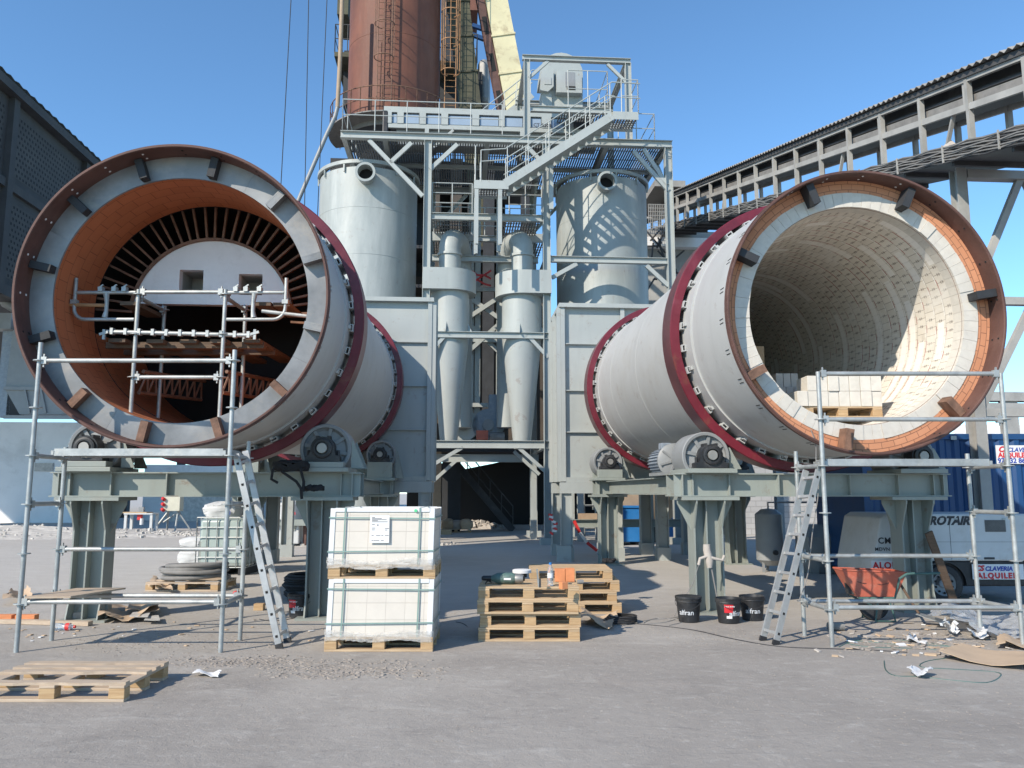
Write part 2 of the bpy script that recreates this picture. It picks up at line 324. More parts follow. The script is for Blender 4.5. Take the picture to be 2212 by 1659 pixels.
    def disc(self, c, r, axis='y', n=32, sgn=1):
        c = Vector(c); vs = []
        for i in range(n):
            t = 2 * PI * i / n; x, y = r * math.cos(t), r * math.sin(t)
            vs.append(c + (Vector((x, 0, y)) if axis == 'y' else Vector((x, y, 0)) if axis == 'z' else Vector((0, x, y))))
        return self.add(vs, [list(range(n))[::sgn]])
    def cyl(self, p, q, r, n=16): return self.tube([p, q], r, n)
    def prism(self, poly, a_, b_):
        """poly: list of 3-D points (planar), extruded from offset a_ to offset b_ (vectors)"""
        k = len(poly); a_, b_ = Vector(a_), Vector(b_); vs = [Vector(p) + a_ for p in poly] + [Vector(p) + b_ for p in poly]
        fs = [list(range(k))[::-1], [k + i for i in range(k)]] + [(i, (i + 1) % k, (i + 1) % k + k, i + k) for i in range(k)]
        return self.add(vs, fs)
    def build(self, name, mat, parent=None, smooth=True, local=False, fix=True, bevel=0):
        me = bpy.data.meshes.new(name); o = Vector((0, 0, 0)) if (local or parent is None) else ORG.get(parent.name, Vector((0, 0, 0)))
        me.from_pydata([tuple(p - o) for p in self.v], [], self.f)
        for mm in (mat if isinstance(mat, (list, tuple)) else [mat]): me.materials.append(mm)
        if self.mi:
            for i, k in self.mi.items(): me.polygons[i].material_index = k
        if self.uv:
            l = me.uv_layers.new(name="UVMap")
            for i, q in self.uv.items():
                for li, c in zip(me.polygons[i].loop_indices, q): l.data[li].uv = c
        if fix and not self.uv:
            bm = bmesh.new(); bm.from_mesh(me); bmesh.ops.recalc_face_normals(bm, faces=bm.faces); bm.to_mesh(me); bm.free()
        me.update()
        if smooth:
            for p in me.polygons: p.use_smooth = True
            me.set_sharp_from_angle(angle=R(32))
        ob = bpy.data.objects.new(name, me); COL.objects.link(ob)
        if parent is not None:
            ob.parent = parent; ORG[ob.name] = ORG.get(parent.name, Vector((0, 0, 0)))
        if bevel:
            bv = ob.modifiers.new("bevel", 'BEVEL'); bv.width = bevel; bv.segments = 2; bv.limit_method = 'ANGLE'; bv.angle_limit = R(40)
        return ob
def tag(o, label, cat, group=None, kind=None):
    if label: o['label'] = label
    if cat: o['category'] = cat
    if group: o['group'] = group
    if kind: o['kind'] = kind
    return o
def thing(name, label, cat, loc=(0, 0, 0), rz=0.0, group=None, site=False, rx=0.0, local=False):
    o = bpy.data.objects.new(name, None); COL.objects.link(o); o.empty_display_size = .2
    loc = Vector(loc); ORG[o.name] = Vector((0, 0, 0)) if local else loc
    o.location = to_world(loc) if site else loc; o.rotation_euler = (rx, 0, PHI if site else rz)
    return tag(o, label, cat, group)
def setting(o): o['kind'] = 'structure'; return o
def kids(o): return [c for c in bpy.data.objects if c.parent == o]
def dup(o, loc=None, rz=None, label=None, group=None, parent=None):
    tree = {}
    for c in bpy.data.objects: tree.setdefault(c.parent, []).append(c)
    def go(x, par):
        c = x.copy(); COL.objects.link(c); c.parent = par
        for k in tree.get(x, []): go(k, c)
        return c
    c = go(o, parent)
    if loc is not None: c.location = loc
    if rz is not None: c.rotation_euler = (0, 0, rz)
    if label: c['label'] = label
    if group: c['group'] = group
    return c
def text(s, size, mat, parent, mtx, name='lettering', shear=0.0, bold=.0, align='LEFT', space=1.0, depth=.0015):
    cu = bpy.data.curves.new("t", 'FONT'); cu.body = s; cu.size = size; cu.shear = shear; cu.offset = bold; cu.extrude = depth
    cu.align_x = align; cu.space_character = space; cu.resolution_u = 3
    tmp = bpy.data.objects.new("t", cu); me = bpy.data.meshes.new_from_object(tmp); bpy.data.objects.remove(tmp)
    me.transform(Matrix.Translation(-ORG.get(parent.name, Vector((0, 0, 0)))) @ mtx); me.materials.clear(); me.materials.append(mat); me.name = name
    ob = bpy.data.objects.new(name, me); COL.objects.link(ob); ob.parent = parent; return ob
def tm(o, x, y): # matrix from origin and the directions of the text line and of its upright
    x = Vector(x).normalized(); y = Vector(y).normalized(); z = x.cross(y)
    m = Matrix(((x.x, y.x, z.x, o[0]), (x.y, y.y, z.y, o[1]), (x.z, y.z, z.z, o[2]), (0, 0, 0, 1))); return m
def rp(v, r): return Vector(v) + Vector((random.uniform(-r, r), random.uniform(-r, r), random.uniform(-r, r)))

# ================================================================== THE SETTING
g = MB(); g.add([(-400, -60, 0), (400, -60, 0), (400, 700, 0), (-400, 700, 0)], [(0, 1, 2, 3)])
setting(g.build('ground', M['ground'], smooth=False))

# ================================================================== KILNS
def arc_pts(r, a0, a1, n): return [(r * math.sin(R(a0 + (a1 - a0) * i / n)), r * math.cos(R(a0 + (a1 - a0) * i / n))) for i in range(n + 1)]
def sector(mb, r0, r1, y0, y1, a0, a1, n=6):
    """solid ring segment about the local Y axis, angles in degrees clockwise from the top"""
    vs = []; fs = []
    for i in range(n + 1):
        t = R(a0 + (a1 - a0) * i / n); s_, c = math.sin(t), math.cos(t)
        vs += [(r0 * s_, y0, r0 * c), (r1 * s_, y0, r1 * c), (r1 * s_, y1, r1 * c), (r0 * s_, y1, r0 * c)]
    for i in range(n):
        a_, b_ = i * 4, i * 4 + 4
        for j in range(4): fs.append((a_ + j, a_ + (j + 1) % 4, b_ + (j + 1) % 4, b_ + j))
    fs += [(0, 1, 2, 3), (n * 4 + 3, n * 4 + 2, n * 4 + 1, n * 4)]
    return mb.add(vs, fs)
def radial(mb, ang, r0, r1, y0, y1, w):
    t = R(ang); d = Vector((math.sin(t), 0, math.cos(t))); n = Vector((math.cos(t), 0, -math.sin(t))); vs = []
    for r in (r0, r1):
        for y in (y0, y1):
            for k in (-w / 2, w / 2): vs.append(d * r + n * k + Vector((0, y, 0)))
    return mb.add(vs, [(0, 1, 3, 2), (4, 6, 7, 5), (0, 4, 5, 1), (2, 3, 7, 6), (0, 2, 6, 4), (1, 5, 7, 3)])
KR = 1.705; LEN = 10.2
def make_kiln(label, loc, el, d1, d2, lip, liner_r, rivets):
    k = thing('rotary_kiln', label, 'kiln', loc, PHI, rx=el, local=True, group='rotary kilns side by side')
    sh = MB().lathe([(KR, .012), (KR, LEN), (KR - .03, LEN)], 144, 'y').build('shell', M['shell'], k)
    # weld seams, a thickened band near the mouth and the wear plates under each tyre
    w = MB()
    for y in (d1 - .33, d1 + 1.0, d1 + 3.1, d1 + 5.4, d2 - .5): w = MB(); w.lathe([(KR - .004, y - .014), (KR + .0025, y - .006), (KR + .0025, y + .006), (KR - .004, y + .014)], 120, 'y'); w.build('weld_seam', M['shell'], sh)
    for y in (d1, d2):
        MB().lathe([(KR - .004, y - .30), (KR + .022, y - .30), (KR + .022, y + .75), (KR - .004, y + .75)], 120, 'y').build('wear_band', M['shell'], sh)
    MB().lathe([(liner_r, lip + .04), (liner_r, .012), (liner_r + .008, 0), (KR - .004, 0), (KR, .004), (KR, .014), (KR + .012, .014), (KR + .012, .075), (KR - .002, .078)], 144, 'y').build('rim', M['rust'], k)
    for y in (d1, d2):
        ty = MB()
        ty.lathe([(1.79, y), (1.905, y), (1.915, y + .012)], 144, 'y'); ty.cur = 1
        ty.lathe([(1.915, y + .012), (1.915, y + .43)], 144, 'y'); ty.cur = 0
        ty.lathe([(1.915, y + .43), (1.905, y + .44), (1.79, y + .44), (1.79, y)], 144, 'y')
        ty = ty.build('tyre', [M['tyre'], M['tyre_side']], k)
        for i in range(36):
            t = i * 10 + 3; m = MB(); r0, r1 = KR + .024, 1.785; a2 = 1.55
            sector(m, r0, r0 + .014, y - .06, y + .5, t - a2, t + a2, 1); sector(m, r1 - .014, r1, y - .06, y + .5, t - a2, t + a2, 1)
            sector(m, r0 + .014, r1 - .014, y - .06, y + .5, t - a2, t - a2 + .42, 1); sector(m, r0 + .014, r1 - .014, y - .06, y + .5, t + a2 - .42, t + a2, 1)
            if i % 2: sector(m, r0, r0 + .03, y - .16, y - .06, t - .5, t + .9, 1)
            m.build('tyre_pad', M['shell'], ty, smooth=False)
    # small discs for the rim holes, white on some arcs, black on the others
    for i in range(rivets[0]):
        t = rivets[1] + i * rivets[2]
        for dy in (lip * .35, lip * .75):
            q = Vector((math.sin(R(t)), 0, math.cos(R(t)))) * (liner_r - .0005) + Vector((0, dy, 0))
            n = -Vector((math.sin(R(t)), 0, math.cos(R(t))))
            MB().tube([q + n * .004, q - n * .012], .013, 10).build('rim_hole', M['paper'] if rivets[3](t) else M['void'], k)
    return k
def rim_bracket(k, ang, r0, r1, y0, y1, w, mat):
    m = MB(); t = .016
    for s_ in (-1, 1):
        tt = R(ang); n = Vector((math.cos(tt), 0, -math.sin(tt))) * (s_ * (w / 2 - t / 2)); mm = MB(); radial(mm, ang, r0, r1, y0, y1, t); mm.v = [p + n for p in mm.v]; m.add(mm.v, mm.f)
    radial(m, ang, r0, r1, y0, y0 + t, w - 2 * t - .002); radial(m, ang, r0, r1, y1 - t, y1, w - 2 * t - .002)
    radial(m, ang, r0, r0 + .004, y0 + t + .002, y1 - t - .002, w - 2 * t - .004)
    return m.build('bracket', mat, k, smooth=False)

KL = Vector((-3.76, 8.6, 3.781)); KRT = Vector((4.214, 9.2, 3.73))
D1L, D2L, D1R, D2R = 1.64, 9.316, 1.728, 8.767
kl = make_kiln('rotary kiln with a bare steel ring round its orange brick lined mouth', KL, R(2.1), D1L, D2L, .30, 1.677, (24, 0, 15, lambda t: t % 360 > 255))
LIP = .30
pl = None
for i in range(4):                                        # retaining ring in welded plate segments
    m = MB(); sector(m, 1.424, 1.678, LIP, LIP + .03, i * 90 + 27.03, i * 90 + 116.97, 30)
    m.build('ring_plate', M['plate'], kl)
for i in range(12):
    a_ = 12 + 30 * i; rim_bracket(kl, a_, 1.44, 1.67, LIP - .13, LIP - .002, .085, M['rust_bar'] if a_ in (132, 162, 192, 222) else M['plate'] if a_ in (42, 72, 102) else M['dark'])
ln = MB().lathe([(1.432, LIP + .032), (1.432, 1.36)], 120, 'y', uvr=1.44, flip=True); ln.build('brick_lining', M['lining_orange'], kl, fix=False)
MB().lathe([(1.425, 1.362), (1.425, 2.9)], 60, 'y', uvr=1.44, flip=True, a0=R(100), a1=R(260)).build('brick_lining', M['lining_orange'], kl, fix=False)
MB().lathe([(1.425, 1.36), (1.60, 1.37), (1.60, 3.0)], 64, 'y', flip=True).build('rear_lining', M['void'], kl, fix=False)
for i in range(62):                                       # radial
    if 97 < i * 360 / 62 < 263: continue
    # radial grate bars round the rear wall
    m = MB(); radial(m, i * 360 / 62 + random.uniform(-.5, .5), 1.0, 1.46, 1.42 + .01 * (i % 2), 1.47 + .01 * (i % 2), .026); m.build('grate_bar', M['rust_bar'], kl, smooth=False)
# white rear wall with two burner openings; wall top is an arch
wm = MB(); rw = 1.0; yw = 1.44; zo0, zo1 = .335, .61; xs = [-.78 + .37, -.78 + .74, .10 + .02, .10 + .40]
xs = [-.43, -.13, .32, .62]
bm = bmesh.new()
def wall_poly(x0, x1, z0, z1, n=12):
    top = []
    for i in range(n + 1):
        x = x0 + (x1 - x0) * i / n; top.append((x, min(z1, math.sqrt(max(0, rw * rw - x * x)))))
    return [(x0, z0), (x1, z0)] + [(x, z) for x, z in reversed(top) if z > z0 + 1e-4]
for x0, x1, z0, z1 in ((-.998, xs[0], .16, 2), (xs[0], xs[1], .16, zo0), (xs[0], xs[1], zo1, 2), (xs[1], xs[2], .16, 2), (xs[2], xs[3], .16, zo0 - .04), (xs[2], xs[3], zo1 - .04, 2), (xs[3], .998, .16, 2)):
    poly = wall_poly(x0, x1, z0, z1)
    if len(poly) > 2: wm.prism([(x, yw, z) for x, z in poly], (0, 0, 0), (0, .12, 0))
rwall = wm.build('rear_wall', M['white_wall'], kl, smooth=False)
for i in (0, 2):
    x0, x1 = xs[i], xs[i + 1]; dz = 0 if i == 0 else -.04; m = MB(); y0, y1 = yw + .121, yw + .5
    m.bb((x0 - .03, y0, zo0 + dz - .03), (x0, y1, zo1 + dz + .03)); m.bb((x1, y0, zo0 + dz - .03), (x1 + .03, y1, zo1 + dz + .03)); m.bb((x0, y0, zo0 + dz - .03), (x1, y1, zo0 + dz)); m.bb((x0, y0, zo1 + dz), (x1, y1, zo1 + dz + .03))
    b_ = m.build('burner_opening', M['grey_brick'], rwall, smooth=False)
    m = MB(); m.bb((x0 - .03, y1 + .002, zo0 + dz - .03), (x1 + .03, y1 + .03, zo1 + dz + .03)); m.build('inner_wall', M['grey_brick'], b_, smooth=False)
    m = MB(); m.bb((x0 + (.15 if i == 0 else .12), y1 - .008, zo0 + dz + .001), (x1 - .005, y1 - .001, zo0 + dz + .16)); m.build('burner_hole', M['void'], b_, smooth=False)
sector(MB(), 1, 1, 0, 0, 0, 1)
m = MB(); sector(m, rw - .002, rw + .028, yw - .05, yw + .1, -81, 81, 48); m.build('arch_edge', M['rust_bar'], rwall)
MB().disc((0, 2.98, 0), 1.60, 'y', 48).build('dark_backing', M['void'], kl, smooth=False)  # black disc added to stand for the dark depth of the kiln
MB().disc((0, LEN - .02, 0), KR - .02, 'y', 48).build('end_cover', M['void'], kl, smooth=False)

kr = make_kiln('rotary kiln lined with stamped white bricks inside a ring of orange bricks', KRT, R(1.45), D1R, D2R, .27, 1.677, (22, 2, 16.4, lambda t: t > 300 or t < 20))
LIP2 = .27
m = MB(); m.lathe([(1.678, LIP2 - .003), (1.52, LIP2 - .003)], 128, 'y', uvr='face'); m.build('orange_ring', M['ring_orange'], kr, fix=False)
# white end bricks: one wedge each, with slightly open joints
nb = 74; al = [i * 360 / nb + random.uniform(-.25, .25) for i in range(nb)] + [360]
for i in range(nb):
    m = MB(); gap = .05; y0 = LIP2 + random.uniform(-.012, .004); sector(m, 1.345, 1.523, y0 - .004, LIP2 + .2, al[i] + gap, al[(i + 1)] - gap, 2)
    m.build('end_brick', M['white_brick'], kr)
MB().lathe([(1.521, LIP2 + .02), (1.34, LIP2 + .03)], 96, 'y', flip=False).build('joint_backing', M['rust_bar'], kr)
MB().lathe([(1.349, LIP2 + .2), (1.349, 8.4)], 120, 'y', uvr=1.356, flip=True).build('brick_lining', M['lining_white'], kr, fix=False)
for i in range(40):
    m = MB(); radial(m, i * 9, .95, 1.35, 8.2, 8.3, .05); m.build('grate_bar', M['dark'], kr, smooth=False)
MB().disc((0, 8.42, 0), 1.5, 'y', 48).build('dark_backing', M['void'], kr, smooth=False)  # black disc for the darkness at the far end
MB().disc((0, LEN - .02, 0), KR - .02, 'y', 48).build('end_cover', M['void'], kr, smooth=False)
for a_ in (-22, 23.5, 81, 137, 190, 241, 295): rim_bracket(kr, a_, 1.42, 1.67, LIP2 - .20, LIP2 - .02, .095, M['dark'] if a_ < 100 or a_ > 280 else M['rust_bar'])
for i in range(13):                                       # paired slots in the shell just behind the rim
    t = 203 + i * 12.6
    for s_ in (-1, 1):
        m = MB(); sector(m, KR + .001, KR + .004, .17, .29, t + s_ * .8 - .15, t + s_ * .8 + .15, 1); m.build('slot', M['void'], kr, smooth=False)
for i in range(9):
    t = 62 + i * 12
    for s_ in (-1, 1):
        m = MB(); sector(m, KR + .001, KR + .016, .12, .17, t + s_ * .8 - .3, t + s_ * .8 + .3, 1); m.build('clamp_bolt', M['shell'], kl, smooth=False)

# ------------------------------------------------------------------ support frames, one per kiln
def s_kiln(K): return to_site(K)
def make_support(label, K, d1, d2, loc_y):
    c = to_site(K); r = thing('kiln_support', label, 'support frame', (c.x, c.y, 0), site=True, group='steel frames under the kilns')
    y1, y2 = c.y + d1 + .20, c.y + d2 + .20; T, B = 1.85, 1.54
    for y, xw in ((y1, 1.92), (y2, 1.75)):
        for dy in (-.19, .19):
            m = MB(); m.ibeam((c.x - xw, y + dy, (T + B) / 2), (c.x + xw, y + dy, (T + B) / 2), .17, T - B, .016); bmx = m.build('cross_beam', M['green'], r, smooth=False)
            for x in (-1.82, -1.46 - .22, -1.46 + .28, -.5, .5, 1.46 - .28, 1.46 + .22, 1.82):
                if abs(x) > xw: continue
                q = MB(); sg = -1 if dy < 0 else 1; q.box((c.x + x, y + dy + sg * .0445, (T + B) / 2), (.016, .073, T - B - .036)); q.build('stiffener', M['green'], bmx, smooth=False)
    for sx in (-1.45, 1.45):
        m = MB(); m.ibeam((c.x + sx, y1 + .285, 1.70), (c.x + sx, y2 - .285, 1.70), .20, .27, .016); m.build('long_beam', M['green'], r, smooth=False)
        for y in (y1, y2):
            x = c.x + sx; cm = MB(); w, d = .40, .30                # H column with end plate
            cm.ibeam((x, y, .03), (x, y, 1.49), d, w, .02, up=(1, 0, 0)); cm.bb((x - .03, y - d / 2 + .004, .031), (x - .012, y - .009, 1.489)); cm.bb((x - .03, y + .009, .031), (x - .012, y + d / 2 - .004, 1.489)); cm.bb((x - w / 2 - .03, y - .012, .0302), (x - w / 2 + .0, y + .012, .24))
            cm.bb((x + w / 2, y - .012, .0302), (x + w / 2 + .03, y + .012, .24))
            cl = cm.build('column', M['green'], r, smooth=False)
            MB().box((x, y, 1.5145), (.78, .60, .045)).build('cap_plate', M['green'], cl, smooth=False)
            MB().box((x, y, .015), (.60, .50, .03)).build('base_plate', M['green'], cl, smooth=False)
            for s_ in (-1, 1):
                q = MB(); q.prism([(x + s_ * w / 2, y - .012, 1.49), (x + s_ * .38, y - .012, 1.49), (x + s_ * .38, y - .012, 1.44), (x + s_ * w / 2, y - .012, 1.08)], (0, 0, 0), (0, .024, 0)); q.build('gusset', M['green'], cl, smooth=False)
                for dx in (-.19, .19):
                    q = MB(); q.prism([(x + dx - .009, y + s_ * d / 2, 1.49), (x + dx - .009, y + s_ * .29, 1.49), (x + dx - .009, y + s_ * .29, 1.45), (x + dx - .009, y + s_ * d / 2, 1.12)], (0, 0, 0), (.018, 0, 0)); q.build('gusset', M['green'], cl, smooth=False)
                    q = MB(); q.prism([(x + dx - .009, y + s_ * d / 2, .031), (x + dx - .009, y + s_ * .22, .031), (x + dx - .009, y + s_ * d / 2, .26)], (0, 0, 0), (.018, 0, 0)); q.build('foot_rib', M['green'], cl, smooth=False)
    return r, c, y1, y2
supL = make_support('grey green steel frame on four columns under the kiln with the bare steel ring', KL, D1L, D2L, 0)
supR = make_support('grey green steel frame on four columns under the kiln with the white brick lining', KRT, D1R, D2R, 0)

# ------------------------------------------------------------------ rollers (built round a local origin on the beam, axis along local y)
def make_roller(label, zax):
    """zax: height of the axle above the beam top"""
    r = thing('support_roller', label, 'roller', (0, 0, 0), PHI, local=True, group='support rollers under the kilns'); RR = .33
    b = MB(); b.box((0, .12, .028), (.66, .90, .056)); b.box((0, -.22, (zax - .17 + .056) / 2), (.54, .2, zax - .17 - .058)); b.box((0, .56, (zax - .17 + .056) / 2), (.5, .08, zax - .17 - .058))
    b.build('base_block', M['green'], r, smooth=False, bevel=.006)
    w = MB(); w.lathe([(.07, -.03), (.12, -.035), (.13, .0), (.25, .015), (RR - .05, -.005), (RR - .045, -.05), (RR - .01, -.055), (RR, -.045), (RR, .5), (RR - .01, .51), (.1, .51)], 56, 'y', o=(0, 0, zax))
    wl = w.build('wheel', M['cast'], r)
    for i in range(8):
        t = R(i * 45 + 12); d = Vector((math.sin(t), 0, math.cos(t))); MB().bar(Vector((0, -.012, zax)) + d * .125, Vector((0, -.012, zax)) + d * (RR - .05), .045, .02, up=(0, 1, 0)).build('web', M['cast'], wl, smooth=False)
    h = MB()
    for y0, y1, k in ((-.31, -.1, 1), ):
        pts = [(.15 * math.sin(R(t)), .15 * math.cos(R(t))) for t in range(-100, 101, 20)]
        poly = [(-.215, -.165), (-.215, -.10), (-.165, -.085)] + [(x, z) for x, z in pts] + [(.165, -.085), (.215, -.10), (.215, -.165)]
        h.prism([(x, y0, z + zax) for x, z in poly], (0, 0, 0), (0, y1 - y0, 0))
    h.lathe([(.105, -.345), (.125, -.34), (.13, -.312)], 32, 'y', o=(0, 0, zax)); h.lathe([(.105, -.345), (.085, -.345), (.085, -.33)], 32, 'y', o=(0, 0, zax))
    for x in (-.185, .185): h.cyl((x, -.2, zax - .1), (x, -.2, zax - .02), .02, 8)
    for x in (-.07, .07): h.box((x, -.2, zax + .14), (.03, .2, .04))
    h = h.build('bearing_housing', M['black'], r)
    MB().lathe([(.0, -.352), (.062, -.352), (.066, -.345), (.066, -.05)], 28, 'y', o=(0, 0, zax)).build('axle', M['steel'], r)
    q = MB(); q.prism([(.33, -.02, .057), (.50, -.02, .057), (.345, -.02, zax + .12), (.33, -.02, zax + .12)], (0, 0, 0), (0, .02, 0)); q.build('guard_plate', M['green'], r, smooth=False); q = MB(); q.prism([(.33, .40, .057), (.50, .40, .057), (.345, .40, zax + .12), (.33, .40, zax + .12)], (0, 0, 0), (0, .02, 0)); q.build('guard_plate', M['green'], r, smooth=False)
    return r
def place_roller(o, site_xyz): o.location = to_world(site_xyz)
TOP = 1.852
axis_z = lambda K, el, d: K.z + math.sin(el) * d
specs = []
for K, el, d1, d2, sup, nm in ((KL, R(2.1), D1L, D2L, supL, 'kiln with the bare steel ring'), (KRT, R(1.45), D1R, D2R, supR, 'kiln with the white brick lining')):
    for d, y, wh in ((d1, sup[2], 'front'), (d2, sup[3], 'far')):
        for s_, sd_ in ((-1, 'left'), (1, 'right')):
            za = axis_z(K, el, d) - 1.69 - TOP; specs.append((sup[1].x + s_ * 1.455, y, za, f'black bearing roller at the {wh} {sd_} of the ' + nm))
protos = {}
for x, y, za, lab in specs:
    o = make_roller(lab, za); o.location = to_world((x, y - .11, TOP))
# drive motor and flange behind the front left roller of the right kiln
mx, my = supR[1].x - 1.455, supR[2] + 1.0
md = thing('drive_motor', 'blue grey geared motor with round flange beside the roller of the white lined kiln', 'motor', (mx - .02, my + .62, TOP), site=True); zb = 2.084
m = MB(); m.lathe([(.05, my + .30), (.06, my + .36), (.2, my + .36), (.27, my + .40), (.27, my + .44), (.2, my + .44)], 40, 'y', o=(mx, 0, zb)); fl = m.build('flange_ring', M['cast'], md)
for i in range(7):
    t = R(i * 51); d = Vector((math.sin(t), 0, math.cos(t))); MB().bar(Vector((mx, my + .35, zb)) + d * .07, Vector((mx, my + .35, zb)) + d * .25, .03, .02, up=(0, 1, 0)).build('rib', M['cast'], fl, smooth=False)
m = MB(); m.lathe([(.0, my + 1.35), (.16, my + 1.35), (.19, my + 1.33), (.19, my + .52), (.22, my + .50), (.22, my + .445)], 32, 'y', o=(mx, 0, zb)); m.build('motor_body', M['motor'], md)
m = MB()
for i in range(26):
    t = R(i * 360 / 26); d = Vector((math.sin(t), 0, math.cos(t))); m.bar(Vector((mx, my + .54, zb)) + d * .202, Vector((mx, my + 1.31, zb)) + d * .202, .01, .03, up=d)
m.build('cooling_fins', M['motor'], md, smooth=False)
m = MB(); m.prism([(mx - .2, my + .42, TOP), (mx + .16, my + .42, TOP), (mx + .1, my + .42, zb), (mx - .1, my + .42, zb)], (0, 0, 0), (0, .03, 0)); m.box((mx, my + .82, TOP + .03), (.4, .9, .05)); m.build('mount', M['cast'], md, smooth=False)
MB().tube([(mx, my - .6, zb), (mx, my + .43, zb)], .075, 20).build('shaft', M['steel'], md)
MB().box((mx - .02, my + .9, zb + .25), (.16, .2, .1)).build('terminal_box', M['motor'], md, smooth=False, bevel=.01)

# ================================================================== SCAFFOLDS
def rosette(mb, p): mb.lathe([(.025, p[2] - .005), (.062, p[2] - .005), (.062, p[2] + .005), (.025, p[2] + .005)], 14, 'z', o=(p[0], p[1], 0))
def clamp(mb, p, d):
    d = Vector(d).normalized(); mb.bar(Vector(p), Vector(p) + d * .055, .05, .075); mb.bar(Vector(p) + d * .02 + Vector((0, 0, -.07)), Vector(p) + d * .02 + Vector((0, 0, .07)), .012, .022)
def standard(root, x, y, z0, z1, zr):
    s = MB().tube([(x, y, z0), (x, y, z1)], .0242, 14).build('standard', M['zinc'], root)
    for z in zr:
        m = MB(); rosette(m, (x, y, z)); m.build('rosette', M['zinc'], s)
def ledger(root, p, q, r=.0242, nm='ledger', mat='zinc'):
    p, q = Vector(p), Vector(q); d = (q - p).normalized()
    l = MB().tube([p + d * .05, q - d * .05], r, 12).build(nm, M[mat], root)
    for a_, dd in ((p, d), (q, -d)):
        m = MB(); clamp(m, a_ + dd * .028, dd); m.build('wedge_head', M['zinc'], l, smooth=False)
    return l
def make_scaffold(label, FL, FR, BL, BR, zd, tops, led, deck, sides):
    """FL.. ground points of the four posts, zd height of the deck rosettes, tops: heights of the four posts"""
    r = thing('scaffold', label, 'scaffold', ((FL.x + BR.x) / 2, (FL.y + BR.y) / 2, 0), group='tube scaffolds in front of the kilns')
    P = dict(fl=FL, fr=FR, bl=BL, br=BR)
    for k, t in tops.items():
        zr = [zd + .5 * i for i in range(-6, 5) if .05 < zd + .5 * i < t - .03]; standard(r, P[k].x, P[k].y, 0, t, zr)
    for a_, b_, z in led: ledger(r, (P[a_].x, P[a_].y, z), (P[b_].x, P[b_].y, z))
    return r, P
# left scaffold
FL, FR, BL, BR = gd(30, 1411), gd(479, 1408), gd(108, 1385), gd(520, 1383)
FR.y = FL.y = (FL.y + FR.y) / 2; BL.y = BR.y = (BL.y + BR.y) / 2
zd = at(62, 984, FL.y).z
topsL = dict(fl=at(80, 740, FL.y).z, fr=at(510, 756, FL.y).z, bl=at(135, 966, BL.y).z, br=at(537, 953, BL.y).z)
scL, P = make_scaffold('galvanised scaffold bay with deck in front of the bare steel ring of a kiln', FL, FR, BL, BR, zd, topsL,
    [('fl', 'fr', zd - 1.5 + .02), ('bl', 'br', zd - 1.0), ('bl', 'br', zd - 1.5), ('fl', 'fr', zd + 1.0), ('fl', 'bl', zd - .5), ('fr', 'br', zd - .5), ('fr', 'br', zd - 1.5), ('fl', 'bl', zd - 1.5), ('fl', 'bl', zd), ('fr', 'br', zd)], None, None)
def deck(root, x0, x1, y0, y1, z, nm='deck'):
    m = MB(); w = (y1 - y0 - .02) / 2
    for i in range(2):
        a_ = y0 + .005 + i * (w + .01); m.bb((x0, a_, z + .03), (x1, a_ + w, z + .045)); m.bb((x0, a_, z - .03), (x1, a_ + .006, z + .03)); m.bb((x0, a_ + w - .006, z - .03), (x1, a_ + w, z + .03))
    m.bb((x0 - .03, y0, z - .02), (x0 - .001, y1, z + .025)); m.bb((x1 + .001, y0, z - .02), (x1 + .03, y1, z + .025)); return m.build(nm, M['zinc'], root, smooth=False)
deck(scL, FL.x + .20, FR.x - .09, FL.y + .04, BL.y - .05, zd + .03)
# inner tower of the left scaffold, standing on the kiln lining and carrying the plank floor inside
it = thing('inner_scaffold', 'galvanised scaffold posts with curved side brackets standing inside the orange lined kiln mouth', 'scaffold', (at(385, 900, 9.25).x, 9.25, 2.4))
Y1 = 9.22; xa, xb = at(291, 760, Y1).x, at(481, 760, Y1).x
za0 = 2.40; zt, zm, zl = at(385, 631, Y1).z, at(385, 722, Y1).z, at(385, 815, Y1).z
for x in (xa, xb):
    standard(it, x, Y1, za0, zt + .03, [zl, zm, zt - .03]); standard(it, x, Y1 + .72, 2.45, zt, [zm, zt - .05])
xl0, xr0 = at(165, 600, Y1).x, at(619, 600, Y1).x
ledger(it, (xa, Y1, zt), (xb, Y1, zt), mat='zinc'); ledger(it, (xa, Y1, zl), (xb, Y1, zl))
for x in (xa, xb): ledger(it, (x, Y1, zt - .06), (x, Y1 + .72, zt - .06))
zb_ = at(200, 690, Y1).z
